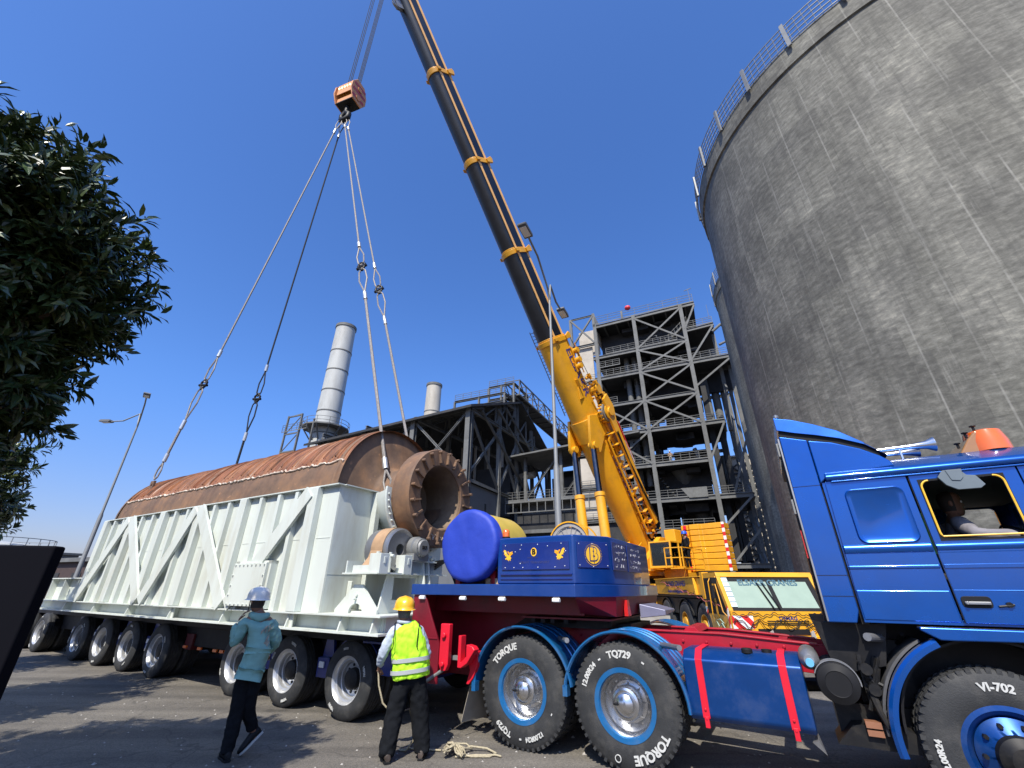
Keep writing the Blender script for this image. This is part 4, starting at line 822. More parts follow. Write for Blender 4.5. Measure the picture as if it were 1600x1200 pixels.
# ================================================================ WHEELS (built round the origin, axle along +y = outward)
def wheel_proto(rad, wid, rimr, kind, text_fn=None, seg=64, tread=0, yellow=False):
    """part 'wheel' (rim and hub) with children tyre and lettering; outer face at y = 0, inner at y = -wid"""
    holder = bpy.data.objects.new('tmp', None); MW['tmp'] = ID
    r = MB()
    if kind == 'trailer':
        r.lathe([(rimr, -.012), (rimr+.012, 0), (rimr+.004, .004), (rimr-.012, -.01), (rimr-.03, -.05), (rimr-.055, -.055), (rimr-.06, -.12), (rimr-.075, -.125), (rimr-.085, -.17), (.14, -.19), (.135, -.10), (.11, -.08), (0, -.08)], 40, 'y')
        mats = [M['silver'], M['dsteel']]
    elif kind == 'drive':
        r.lathe([(rimr+.0, -.02), (rimr+.022, .0), (rimr+.02, .014), (rimr-.03, .010), (rimr-.04, -.02)], 64, 'y'); r.cur = 1
        r.lathe([(rimr-.04, -.02), (rimr-.055, -.04), (rimr-.065, -.13), (.205, -.20), (.175, -.20)], 64, 'y')
        r.lathe([(.175, -.20), (.17, -.07), (.155, -.03), (.13, -.02), (.125, -.045), (.105, -.045), (.10, .015), (.06, .04), (0, .052)], 40, 'y')
        for i in range(10): a = 2*pi*i/10; r.cyl((.155*cos(a), -.2, .155*sin(a)), (.155*cos(a), -.05, .155*sin(a)), .001, 4) if False else None
        for i in range(10): a = 2*pi*(i+.5)/10; r.cyl((.235*cos(a), -.205, .235*sin(a)), (.235*cos(a), -.165, .235*sin(a)), .016, 6)
        mats = [M['fend'], M['chrome'], M['dsteel']]; r.cur = 2
        for a in (2.3, 5.1): r.cyl((.27*cos(a), -.19, .27*sin(a)), (.27*cos(a), -.155, .27*sin(a)), .028, 12)
        r.cyl((.07, .04, 0), (.12, .03, 0), .012, 6)
    elif kind == 'steer':
        r.lathe([(rimr, -.01), (rimr+.02, .005), (rimr-.02, .012), (rimr-.05, -.02), (rimr-.07, -.05), (.27, -.03), (.2, .02), (.17, .04)], 64, 'y'); r.cur = 1; r.lathe([(.17, .04), (.16, .09), (.11, .12), (.1, .13), (0, .14)], 48, 'y')
        for i in range(10): a = 2*pi*i/10; r.cyl((.225*cos(a), -.01, .225*sin(a)), (.225*cos(a), .035, .225*sin(a)), .018, 6)
        mats = [M['tank'], M['dsteel']]
    else:
        r.lathe([(rimr, -.01), (rimr+.02, .0), (rimr-.02, .005), (rimr-.05, -.08), (.30, -.16), (.20, -.10), (.19, .02), (.12, .04), (0, .045)], 32, 'y')
        for i in range(10): a = 2*pi*i/10; r.cyl((.25*cos(a), -.15, .25*sin(a)), (.25*cos(a), -.08, .25*sin(a)), .02, 6)
        mats = [M['rimyel'], M['dsteel']]
    if kind == 'trailer':
        r.cur = 1; r.lathe([(.15, -.165), (.14, -.09), (.11, -.075), (0, -.075)], 24, 'y')
        for i in range(10): a = 2*pi*i/10; r.cyl((.185*cos(a), -.19, .185*sin(a)), (.185*cos(a), -.17, .185*sin(a)), .022, 8)
    rim = r.build('wheel', mats, holder, smooth=35)
    t = MB(); g = []
    sh = .022
    prof = [(rimr-.01, -.03), (rimr, .0), (rimr+.03, .012), (rimr+(rad-rimr)*.5, .018), (rad-.05, -.002), (rad-.012, -.022)]
    inner = [(p[0], -wid-p[1]) for p in prof[::-1]]
    nb = 5; tr_ = []
    for i in range(nb):      # circumferential ribs with grooves
        y0 = -.03-(wid-.06)*i/nb; y1 = -.03-(wid-.06)*(i+1)/nb; gw = .008
        tr_ += [(rad, y0-gw), (rad, y1+gw), (rad-.014, y1+gw-.002), (rad-.014, y1-gw+.002)]
    t.lathe(prof+tr_[:-2]+inner, seg, 'y')
    if tread:
        for i in range(tread):
            a = 2*pi*i/tread
            for y0, y1 in ((-.012, -.075), (-wid+.075, -wid+.012)):
                t.box((-.017, min(y0, y1), rad-.045), (.017, max(y0, y1), rad+.006), Matrix.Rotation(a, 4, 'Y'))
            t.box((-.015, -wid*.62, rad-.02), (.015, -wid*.38, rad+.005), Matrix.Rotation(a+pi/tread, 4, 'Y'))
    if text_fn: t.cur = 1; text_fn(t)
    ty = t.build('tyre', [M['tyre'], M['letw']], holder, smooth=32)
    ch = [ty]
    for c in ch: c.parent = rim
    rim.parent = None; PROTO[rim.name] = ch; bpy.data.objects.remove(holder)
    return rim
# matrix that lays text on the outer face (+y): x right, y up seen from +y looking to -y  -> right = -x
WF = lambda y: Matrix(((-1, 0, 0, 0), (0, 0, 1, y), (0, 1, 0, 0), (0, 0, 0, 1)))
def tx_front(x):
    ring_text(x, 'TORQUE', .105, .49, 122, WF(.019), .004, squash=.95); ring_text(x, 'TQ729', .08, .49, 238, WF(.019), .003); ring_text(x, '12.00R24', .068, .49, 292, WF(.019), .0025); ring_text(x, '-', .09, .50, 268, WF(.019), .004); ring_text(x, '-', .07, .47, 335, WF(.0195), .003)
    for i in range(20): a = 2*pi*i/20; x.box((-.011, -.001, .425), (.011, .001, .428), WF(.019) @ Matrix.Rotation(a, 4, 'Z') @ Matrix.Rotation(pi/2, 4, 'X')) if False else None
def tx_rear(x):
    ring_text(x, 'TQ729', .098, .49, 92, WF(.019), .004); ring_text(x, '12.00R24', .076, .49, 148, WF(.019), .003); ring_text(x, 'TORQUE', .115, .485, 305, WF(.019), .0045); ring_text(x, '-', .1, .50, 122, WF(.019), .004); ring_text(x, '-', .1, .5, 58, WF(.019), .004)
    x.lathe([(.028, 0), (.036, 0), (.036, .006), (.028, .006)], 16, 'z', close=True, m=WF(.019) @ Matrix.Translation((-.12, -.49, 0)))
def tx_steer(x):
    ring_text(x, 'VI-702', .082, .48, 90, WF(.0195), .003); ring_text(x, '12.00R24', .06, .5, 185, WF(.019), .003)
def tx_trl(x):
    ring_text(x, 'VEFIRI', .05, .415, 20, WF(.0195), .002); ring_text(x, 'VEFIRI', .05, .415, 238, WF(.0195), .002); ring_text(x, '385/65', .04, .415, 100, WF(.0195), .001)

# ================================================================ TRAILER
tl = thing('heavy_haul_trailer', 'long many wheeled low loader trailer with red and navy gooseneck, under the white casing', 'trailer', frame(*(T @ V((12, -7, 0))), YA)); TI = MW[tl.name].inverted()
def put(proto, parent, s, t_, z, rot=0, flip=False, spin=0):
    m = MW[parent.name].inverted() @ T @ Matrix.Translation((s, t_, z)) @ (Matrix.Rotation(pi, 4, 'Z') if flip else ID) @ Matrix.Rotation(rot, 4, 'Z') @ Matrix.Rotation(spin, 4, 'Y')
    return place(proto, parent, m)
wt = wheel_proto(.515, .34, .31, 'trailer', tx_trl, 56)
wp = wheel_proto(.515, .34, .31, 'trailer', None, 48)
WS = (6.18, 7.70, 9.22, 12.40, 13.88, 15.38, 16.9, 19.9, 21.4)
for i, s in enumerate(WS):
    put(wt, tl, s, -5.42, .515, spin=i*.9); put(wp, tl, s, -5.80, .515); put(wp, tl, s, -8.55, .515, flip=True)
unlink_proto(wt); unlink_proto(wp)
b = MB(T); b.box((5.2, -5.75, .62), (21.8, -8.3, 1.10)); b.box((5.3, -5.62, 1.0), (21.8, -5.56, 1.12)); b.box((5.3, -8.45, 1.0), (21.8, -8.4, 1.12))
for s in WS: b.box((s-.55, -5.6, 1.02), (s+.55, -8.4, 1.06)); b.cyl((s, -5.6, .515), (s, -8.4, .515), .09, 10)
b.build('chassis', M['black'], tl, bevel=.01)
for s in [x for x in WS]:
    m_ = MB(T); m_.lathe([(.59, -5.56), (.59, -5.98), (.575, -5.98), (.575, -5.56)], 16, 'y', R(20), R(160), Matrix.Translation((s, 0, .50)), close=True); m_.build('mudguard', M['navy' if s < 6.5 else 'black'], tl)
for s in (6.95, 8.45, 13.14, 14.63, 16.14, 17.7):
    m_ = MB(T); m_.box((s-.15, -5.56, .46), (s+.13, -5.70, .74)); m_.prism([(s-.15, .74), (s+.13, .74), (s+.07, 1.1), (s-.07, 1.1)], 'y', -5.70, -5.64); pl_ = m_.build('lamp_bracket', M['navy'], tl, bevel=.008)
    MB(T).box((s-.06, -5.558, .60), (s+.06, -5.53, .69)).build('marker_lamp', M['lensw'], pl_, bevel=.01)
m_ = MB(T); m_.prism([(5.05, .62), (5.52, .62), (5.60, .92), (5.42, 1.05), (5.05, 1.05)], 'y', -5.52, -5.48); m_.box((5.05, -5.8, 1.02), (5.9, -5.40, 1.05)); m_.box((4.95, -8.3, .55), (5.3, -5.75, 1.08)); m_.build('front_guard', M['navy'], tl, bevel=.008)
m_ = MB(T); m_.box((10.3, -5.85, .60), (11.1, -6.1, .98)); m_.box((11.5, -5.7, .55), (11.8, -5.9, .85)); m_.build('valve_chest', mat('maroon_paint', (.08, .006, .01), .5), tl, bevel=.01)
for s in (10.05, 10.3, 10.9, 11.5): MB(T).box((s-.07, -5.60, .60), (s+.07, -5.57, .65)).build('side_reflector', M['amber'], tl)
# gooseneck
gn = MB(T)
dk = [(5.0, -5.40), (2.32, -5.40), (1.97, -5.92), (1.97, -8.08), (2.32, -8.6), (5.0, -8.6)]
gn.prism(dk, 'z', 1.70, 1.845); gn.build('deck', M['navy2'], tl, bevel=.01)
h = MB(T)
h.prism([(4.95, 1.70), (2.45, 1.70), (2.02, 1.62), (2.02, 1.47), (2.5, 1.42), (3.35, 1.42), (3.55, .62), (4.95, .62)], 'y', -6.35, -6.32)
h.prism([(4.95, 1.70), (2.45, 1.70), (2.02, 1.62), (2.02, 1.47), (2.5, 1.42), (3.35, 1.42), (3.55, .62), (4.95, .62)], 'y', -8.02, -8.05)
h.box((2.1, -5.98, 1.42), (3.4, -8.02, 1.44)); h.box((3.4, -6.33, .62), (3.42, -8.0, 1.44)); h.box((3.4, -6.33, .6), (4.95, -8, .63)); h.box((4.9, -5.98, .6), (4.95, -8.02, 1.7))
h.box((2.4, -5.86, 1.48), (4.88, -5.88, 1.70))
for s in (): h.add([(s, -5.5, 1.65), (s, -5.95, 1.65), (s, -5.95, 1.3), (s+.02, -5.5, 1.65), (s+.02, -5.95, 1.65), (s+.02, -5.95, 1.3)], [(0,1,2),(5,4,3),(0,3,4,1),(1,4,5,2),(2,5,3,0)])
h.add([(2.33, -5.42, 1.70), (1.98, -5.94, 1.70), (1.98, -8.06, 1.70), (2.02, -8.0, 1.47), (2.02, -6.0, 1.47), (2.45, -5.86, 1.50)], [(0, 1, 4, 5), (1, 2, 3, 4)])
h.build('gooseneck_hull', M['red_shaded'], tl)
g_ = MB(T); g_.prism([(4.96, 1.70), (4.96, .62), (4.42, .62), (4.42, 1.10), (4.60, 1.42), (4.74, 1.70)], 'y', -5.46, -5.43); g_.box((4.90, -5.45, .62), (4.96, -5.98, 1.70)); g_.box((4.45, -5.44, 1.14), (4.95, -5.42, 1.16)); g_.build('side_gusset', M['red_shaded'], tl, bevel=.004)
j = MB(T); j.prism([(4.40, 1.34), (4.24, 1.34), (4.24, .86), (4.28, .78), (4.36, .78), (4.40, .86)], 'y', -5.50, -5.42); j.cyl((4.32, -5.42, 1.2), (4.32, -5.38, 1.2), .035, 12); j.cyl((4.32, -5.42, .86), (4.32, -5.38, .86), .03, 12); j.build('support_leg', M['redb'], tl, bevel=.012)
j = MB(T); j.prism([(4.14, 1.20), (4.09, 1.20), (4.09, .88), (4.00, .96), (4.00, 1.10), (3.90, 1.08), (3.86, 1.04), (3.98, .88), (4.08, .82), (4.14, .82)], 'y', -5.62, -5.50); j.build('tie_down_bracket', M['redb'], tl, bevel=.01)
j = MB(T); j.cyl((4.32, -5.46, .80), (4.66, -5.40, .60), .022, 8); j.box((4.1, -5.55, .9), (4.4, -5.6, .95)); j.build('crank_bar', M['galv'], tl)
for s in (4.78, 4.03, 3.38, 2.58):
    l_ = MB(T); l_.tube([(s+.05, -5.415, 1.665), (s-.05, -5.415, 1.665)], .028, 8); l_.box((s-.05, -5.40, 1.645), (s+.05, -5.385, 1.685)); l_.build('clearance_lamp', M['lensw'], tl, bevel=.008)
k = MB(T); k.prism([(3.5, 1.41), (2.2, 1.41), (2.2, 1.33), (2.4, 1.30), (3.2, 1.30), (3.9, 1.12), (3.9, 1.2)], 'y', -6.3, -7.7); k.cyl((2.6, -7, 1.15), (2.6, -7, 1.42), .3, 16)
for s in (2.7, 2.9, 3.05, 3.2): k.box((s, -6.0, 1.37), (s+.06, -7, 1.43))
k.build('turntable', M['dsteel'], tl)
k = MB(T); k.add([(1.97, -6.9, 1.60), (1.97, -7.7, 1.60), (1.97, -7.7, 1.47), (1.97, -6.9, 1.42), (1.62, -6.95, 1.53), (1.62, -7.55, 1.53), (1.62, -7.55, 1.50), (1.62, -6.95, 1.46)], [(0,3,2,1),(4,5,6,7),(0,1,5,4),(1,2,6,5),(2,3,7,6),(3,0,4,7)]); k.build('nose_plate', mat('lilac_grey_plate', (.20, .20, .28), .4, metal=.3), tl, bevel=.01)
MB(T).add([(2.0, -6.28, 1.66), (2.0, -6.36, 1.66), (2.0, -6.42, 1.47), (2.0, -6.28, 1.47), (1.95, -6.28, 1.66), (1.95, -6.36, 1.66), (1.95, -6.42, 1.47), (1.95, -6.28, 1.47)], [(0,1,2,3),(7,6,5,4),(0,4,5,1),(1,5,6,2),(2,6,7,3),(0,3,7,4)]).build('end_lamp', M['lensr'], tl)
# blue equipment box on the gooseneck
BX = [(3.50, -5.47), (2.34, -5.47), (2.02, -5.95), (2.02, -7.85), (2.34, -8.4), (3.50, -8.4)]
eb = MB(T); eb.prism(BX, 'z', 1.846, 2.44); bo = eb.build('equipment_box', M['navy2'], tl, bevel=.02, seg=3)
for a_, b_ in (((3.40, -5.468), (2.40, -5.468)),):
    k = MB(T); k.box((3.42, -5.469, 2.02), (2.40, -5.455, 2.36)); k.box((3.44, -5.469, 1.955), (2.37, -5.450, 1.975)); k.box((3.44, -5.469, 1.90), (2.37, -5.458, 1.915)); k.build('side_panel', M['navy'], bo, bevel=.004)
fd = V((2.02-2.34, -5.95+5.47, 0)).normalized(); fn = V((fd.y*-1, fd.x, 0)); fn = V((-.48, .32, 0)).normalized(); fn = V((-(fd.y)*-1, 0, 0)) if False else V((fd.y, -fd.x, 0))
if fn.y < 0: fn = -fn
def onf(u_, z, o=0.0): return V((2.34, -5.47, 0))+fd*u_+fn*o+V((0, 0, z))
Lf = hypot(.32, .48)
k = MB(T); k.add([onf(.05, 2.04, .001), onf(Lf-.03, 2.04, .001), onf(Lf-.03, 2.36, .001), onf(.05, 2.36, .001), onf(.05, 2.04, .012), onf(Lf-.03, 2.04, .012), onf(Lf-.03, 2.36, .012), onf(.05, 2.36, .012)], [(0,3,2,1),(4,5,6,7),(0,1,5,4),(1,2,6,5),(2,3,7,6),(3,0,4,7)])
k.build('corner_panel', M['navy'], bo, bevel=.003)
k = MB(T)
for t0, t1 in ((-6.0, -6.62), (-6.68, -7.35)): k.box((2.012, t0, 2.02), (2.0, t1, 2.38))
k.build('front_panel', M['navy'], bo, bevel=.004)
k = MB(T); rr = random.Random(9)   # scribbled markings and rivets on the front panels
for t0, t1 in ((-6.06, -6.58), (-6.74, -7.3)):
    for row in range(4):
        z = 2.33-row*.085; q = t0
        while q > t1+.03:
            q -= rr.uniform(.02, .05)
            if rr.random() < .7: k.bar((1.997, q, z+rr.uniform(-.02, .02)), (1.997, q-rr.uniform(.005, .03), z+rr.uniform(-.03, .03)), .006, .004)
k.build('scratched_marking', M['lets'], bo)['kind'] = 'stuff'
k = MB(T)
for s, z in [(3.36, 2.335), (3.1, 2.335), (2.85, 2.335), (2.5, 2.335), (3.36, 2.05), (3.22, 2.05), (3.08, 2.05), (2.85, 2.05), (2.6, 2.05), (2.46, 2.06), (3.36, 2.24), (2.44, 2.24), (3.2, 2.25), (3.12, 2.28), (3.12, 2.10), (2.7, 2.31)]: k.cyl((s, -5.455, z), (s, -5.449, z), .006, 6)
for u_, z in ((.08, 2.33), (Lf-.06, 2.33), (.08, 2.07), (Lf-.06, 2.07), (.29, 2.335), (.29, 2.055)): k.cyl(onf(u_, z, .012), onf(u_, z, .018), .006, 6)
k.build('rivets', M['lensw'], bo)
MF = lambda s, z: face_m((s, -5.453, z), (-1, 0, 0), (0, 0, 1))
k = MB(T); k.lathe([(0, 0), (.052, 0), (.052, .003), (0, .003)], 28, 'z', m=MF(2.91, 2.24) @ Matrix.Diagonal((.86, 1.05, 1, 1))); em = k.build('round_emblem', M['letg'], bo)
k = MB(T); text(k, 'B', .095, MF(2.91, 2.24) @ Matrix.Translation((0, 0, .005)), .004, .002); k.build('lettering', M['black'], em)
k = MB(T); text(k, 'HEAVY TRANSPORT', .040, MF(2.91, 2.11), .0, .001, 1.3); text(k, 'AND CRANES', .022, MF(2.93, 2.17), .0, .001, 1.2); k.build('faint_lettering', M['letd'], bo)
m_ = face_m(onf(Lf/2+.01, 2.20, .0135), fd, (0, 0, 1))
k = MB(T); k.lathe([(0, 0), (.112, 0), (.112, .003), (0, .003)], 40, 'z', m=m_)
for i in range(44):
    a = 2*pi*i/44; k.bar(m_ @ V((.127*cos(a), .127*sin(a), .001)), m_ @ V((.137*cos(a), .137*sin(a), .001)), .005, .003)
em = k.build('round_emblem', M['letg'], bo)
k = MB(T); text(k, 'B', .215, m_ @ Matrix.Translation((.0, 0, .006)), .018, .001); k.build('lettering_shadow', M['navy'], em)
k = MB(T); text(k, 'B', .20, m_ @ Matrix.Translation((.0, 0, .010)), .010, .001); k.build('lettering', M['letg'], em)
k = MB(T); k.add([m_ @ V(p) for p in []], []); k.box((-.004, -.1, .0105), (.004, .1, .0125), m_); k.build('emblem_split', M['navy'], em)
bird = [(-.095, .06), (-.075, .045), (-.085, .02), (-.06, .02), (-.065, -.005), (-.04, -.0), (-.03, -.02), (-.06, -.035), (-.055, -.05), (-.03, -.042), (-.02, -.06), (-.005, -.05), (.01, -.075), (.02, -.05), (.045, -.07), (.04, -.04), (.06, -.03), (.035, -.015), (.05, .01), (.09, .03), (.06, .04), (.085, .06), (.03, .05), (.015, .03), (.01, .005), (-.01, .01), (-.03, .04), (-.05, .075), (-.08, .085)]
def eagle(s, z, f):
    k = MB(T); pts = [(x*.85*f, y*.95) for x, y in bird]; k.prism(pts, 'z', 0, .003, MF(s, z)); e_ = k.build('bird_emblem', M['letg'], bo)
    k = MB(T); k.prism([(x*.5*f+.03*f, y*.35+.03) for x, y in bird], 'z', .003, .004, MF(s, z)); k.build('wing_shade', M['leto'], e_)
eagle(3.31, 2.20, 1); eagle(2.53, 2.20, -1)
k = MB(T); k.lathe([(.052, 0), (.052, .05), (.045, .09), (.02, .105), (0, .106)], 20, 'z', m=Matrix.Translation((3.44, -5.60, 2.47))); bc = k.build('amber_beacon', M['amber'], tl, smooth=50)
MB(T).lathe([(.06, 0), (.06, .03), (0, .03)], 20, 'z', m=Matrix.Translation((3.44, -5.60, 2.441))).build('beacon_base', M['rub'], bc)
k = MB(T); k.lathe([(.34, -6.9), (.36, -6.9), (.36, -6.84), (.34, -6.84)], 40, 'y', m=Matrix.Translation((3.0, 0, 2.45)), close=True); k.lathe([(.34, -7.3), (.36, -7.3), (.36, -7.26), (.34, -7.26)], 40, 'y', m=Matrix.Translation((3.0, 0, 2.45)), close=True); rl = k.build('hose_reel', M['yel'], tl)
k = MB(T); k.lathe([(.28, -6.88), (.34, -6.88), (.34, -6.86), (.28, -6.86)], 40, 'y', m=Matrix.Translation((3.0, 0, 2.45)), close=True)
for i in range(18): a = 2*pi*i/18; k.bar((3.0, -6.87, 2.45), (3+.34*cos(a), -6.87, 2.45+.34*sin(a)), .006)
k.lathe([(.1, -6.87), (.1, -7.27)], 20, 'y', m=Matrix.Translation((3.0, 0, 2.45))); k.lathe([(0, -6.89), (.27, -6.89), (.27, -7.25), (0, -7.25)], 30, 'y', m=Matrix.Translation((3.0, 0, 2.45))); k.build('coiled_hose', M['conc'], rl, smooth=40)

# covered cylinder standing on the deck
ct = thing('covered_tank', 'yellow cylindrical tank lying on the gooseneck, its end under a bright blue cloth cover', 'tank', frame(*(T @ V((3.98, -5.9, 1.846))), YA))
C_ = Matrix.Translation((3.97, 0, 2.37))
k = MB(T); k.lathe([(0, -6.45), (.40, -6.45), (.46, -6.40), (.48, -6.32), (.48, -5.55), (.46, -5.46), (.4, -5.43)], 48, 'y', m=C_); k.build('shell', M['olive'], ct, smooth=35)
k = MB(T); vs = []; n = 64; rr = random.Random(3)
rings = [(0, .05), (.12, .05), (.25, .05), (.36, .05), (.44, .046), (.485, .034), (.505, -.0), (.508, -.09), (.502, -.15)]
for a_i in range(n):
    a = 2*pi*a_i/n; wob = .004*sin(a*5+.4)+.003*sin(a*11)+.0025*sin(a*23)
    for q, (r_, y) in enumerate(rings):
        y2 = -5.42+y+(.006*sin(9*r_*cos(a)+4*r_*sin(a)+1)+.004*sin(22*r_*cos(a)-7*r_*sin(a))); vs.append((3.97+(r_+(wob if q > 4 else 0)*.8)*cos(a), y2+(0 if q < 8 else wob*1.3), 2.37+(r_+(wob if q > 4 else 0)*.8)*sin(a)))
P = len(rings); k.add(vs, [(i*P+q, ((i+1) % n)*P+q, ((i+1) % n)*P+q+1, i*P+q+1) for i in range(n) for q in range(P-1)]); k.build('cloth_cover', M['cover'], ct, smooth=75)
k = MB(T); k.box((3.62, -6.3, 1.846), (3.70, -5.6, 2.05)); k.box((4.24, -6.3, 1.846), (4.32, -5.6, 2.05)); k.build('cradle', M['red'], ct)
k = MB(T); k.box((3.55, -5.8, 1.846), (3.78, -5.6, 1.92)); tag(k.build('wood_block', M['wood']), 'small pale wooden block lying on the blue deck by the tank', 'wood block')
k = MB(T)
for i in range(4): k.tube([(4.55+i*.05, -5.9-i*.1, 1.85), (4.62, -5.8-i*.1, 2.1+.03*i), (4.9, -6.1, 2.22), (5.5, -6.5, 2.1+.04*i)], .018, 6)
tag(k.build('hydraulic_hose', M['rub']), 'bundle of black hoses looping between the tank and the bearing frame', 'hose')

# ================================================================ TRACTOR TRUCK
tk = thing('tractor_truck', 'shiny blue tractor truck with tall roof fairing, red chassis and chromed wheels', 'truck', frame(*(T @ V((1, -7, 0))), YA))
wa = wheel_proto(.612, .31, .335, 'drive', tx_front, 88, 52); wb = wheel_proto(.612, .31, .335, 'drive', tx_rear, 88, 52); wc = wheel_proto(.612, .31, .335, 'drive', None, 60, 40); wd_ = wheel_proto(.60, .32, .34, 'steer', tx_steer, 88, 56)
put(wa, tk, 3.27, -5.75, .612, spin=0); put(wb, tk, 1.93, -5.75, .612, spin=.0)
for s in (3.27, 1.93): put(wc, tk, s, -6.42, .612, flip=True, spin=.2) if False else put(wc, tk, s, -6.09, .612); put(wc, tk, s, -8.25, .612, flip=True)
put(wd_, tk, -1.26, -5.72, .60, rot=R(0)); put(wd_, tk, -1.26, -8.25, .60, flip=True)
for o in (wa, wb, wc, wd_): unlink_proto(o)
k = MB(T)
for t_ in (-6.62, -7.38):
    k.box((4.0, t_-.04, 1.02), (.9, t_+.04, 1.30)); k.prism([(.9, 1.02), (.9, 1.30), (-.1, 1.24), (-3.0, 1.0), (-3.0, .72), (-.1, .95)], 'y', t_-.04, t_+.04)
    k.box((4.0, t_-.06, 1.29), (.9, t_+.06, 1.31)); k.prism([(.9, 1.29), (.9, 1.31), (-.1, 1.25), (-.1, 1.23)], 'y', t_-.06, t_+.06)
    for i in range(14): s = 3.6-i*.28; k.cyl((s, t_+.04, 1.2), (s, t_+.06, 1.2), .018, 6)
for s in (3.9, 2.6, 1.25, .2): k.box((s, -6.6, 1.05), (s+.1, -7.4, 1.25))
k.prism([(1.35, 1.3), (1.15, 1.3), (1.2, 1.36), (1.3, 1.36)], 'y', -6.6, -7.4); k.build('chassis_frame', M['red'], tk, bevel=.006)
k = MB(T)
for s in (3.27, 1.93): k.cyl((s, -6.1, .612), (s, -7.9, .612), .13, 14); k.ball((s, -7, .62), .26, 14)
k.cyl((-1.33, -6.1, .55), (-1.33, -7.9, .55), .09, 12); k.tube([(1.9, -7, .7), (.6, -7, .75), (-.6, -7, .85)], .07, 10)
k.box((3.2, -6.5, 1.3), (2.0, -7.5, 1.36)); k.box((-.9, -6.4, .55), (-2.8, -7.6, 1.3)); k.box((-.35, -6.2, .6), (-.8, -7.9, 1.35)); k.tube([(2.6, -6.55, .95), (3.9, -6.55, .65)], .05, 8); k.tube([(2.6, -6.55, .95), (1.3, -6.55, .65)], .05, 8)
for i in range(6): k.tube([(-.2-i*.12, -6.0, 1.42), (-.25-i*.1, -6.1-i*.05, 1.25), (-.5-i*.06, -6.4, 1.1)], .02, 6)
k.build('driveline', M['dsteel'], tk)
def guard(s, a0, a1, far=False):
    k = MB(T); n0 = Matrix.Translation((s, 0, .612))
    t0, t1 = (-5.68, -6.42) if not far else (-8.32, -7.6)
    k.lathe([(.715, t0), (.73, t0), (.735, t0-.01 if not far else t0+.01), (.735, t0-.06 if not far else t0+.06), (.715, t0-.10 if not far else t0+.1), (.722, t1), (.712, t1), (.705, t0-.1 if not far else t0+.1), (.70, t0-.02 if not far else t0+.02)], 40, 'y', R(a0), R(a1), n0, close=True)
    for q in ((.3, .45, .6) if not far else ()): k.lathe([(.724, t0-q), (.736, t0-q-.01), (.736, t0-q-.03), (.724, t0-q-.04)], 40, 'y', R(a0+3), R(a1-3), n0, close=True)
    k.box((s+.735*cos(R(a0))-.05, t0, .612+.735*sin(R(a0))-.10), (s+.735*cos(R(a0))+.01, t0-.09 if not far else t0+.09, .612+.735*sin(R(a0))+.01))
    o = k.build('mudguard', M['fend'], tk, smooth=35)
    if not far:
        k = MB(T); a = R(40 if False else 125)
        k.cyl((s-.68*cos(R(50)), -6.0, .66+.70*sin(R(50))), (s-.68*cos(R(50))-.28, -5.62, .66+.70*sin(R(50))+.02), .03, 10); k.build('guard_stay', M['steel'], o)
    return o
# s grows to the left of the picture: angle 0 points back (left), 180 forward (right)
guard(3.27, 3, 171); guard(1.93, 9, 180); guard(3.27, 3, 171, True); guard(1.93, 9, 180, True)
k = MB(T); k.prism([(4.02, .98), (3.92, 1.0), (3.92, .84), (3.98, .70), (4.05, .62), (4.09, .62), (4.04, .78), (4.08, .92)], 'y', -5.72, -5.66); k.box((4.0, -5.9, .93), (4.12, -5.66, .99)); tb = k.build('tail_bracket', M['redb'], tk, bevel=.006)
k = MB(T); k.lathe([(0, 0), (.03, .0), (.032, .03), (.02, .06), (0, .065)], 14, 'x', m=Matrix.Translation((4.10, -5.72, .88))); k.build('marker_lamp', M['amber'], tb, smooth=50)
k = MB(T); k.add([(4.06, -5.74, .68), (4.02, -6.3, .68), (4.14, -6.25, .16), (4.22, -5.76, .18), (4.05, -5.735, .68), (4.01, -6.3, .69), (4.13, -6.25, .15), (4.21, -5.755, .17)], [(0,1,2,3),(7,6,5,4),(0,4,5,1),(1,5,6,2),(2,6,7,3),(0,3,7,4)]); k.build('mudflap', M['flap'], tk)
# fuel tank
k = MB(T); tp = [(-5.80, .60), (-5.84, .55), (-6.42, .52), (-6.46, .58), (-6.46, 1.12), (-6.42, 1.18), (-5.92, 1.18), (-5.80, 1.10)]
k.prism(tp, 'x', .10, 1.24); ft = k.build('fuel_tank', M['tank'], tk, bevel=.02, seg=3)
for s in (1.07, .27):
    k = MB(T); sc = [(-5.79, .58), (-5.785, 1.105), (-5.915, 1.195), (-6.43, 1.195), (-6.43, 1.182), (-5.92, 1.182), (-5.80, 1.10), (-5.80, .58)]
    k.prism(sc, 'x', s-.035, s+.035); k.box((s-.022, -5.78, .50), (s+.022, -5.82, .60)); k.cyl((s, -5.786, .66), (s, -5.775, .66), .012, 8); k.cyl((s, -5.786, .58), (s, -5.775, .58), .012, 8); k.build('tank_strap', M['redb'], ft, bevel=.003)
k = MB(T); k.lathe([(.055, 0), (.055, .035), (.045, .045), (0, .045)], 20, 'z', m=Matrix.Translation((.58, -5.95, 1.18))); k.build('filler_cap', M['rub'], ft, smooth=40)
k = MB(T); k.lathe([(.05, 0), (.05, .03), (0, .035)], 16, 'z', m=Matrix.Translation((.40, -6.1, 1.18))); k.build('sender_cap', M['dsteel'], ft)
k = MB(T); k.add([(.10, -5.80, .52), (.06, -5.80, .42), (.16, -5.82, .50), (.10, -6.1, .52)], [(0, 1, 2), (0, 2, 3), (0, 3, 1), (1, 3, 2)]); k.build('step_bracket', M['steel'], tk)
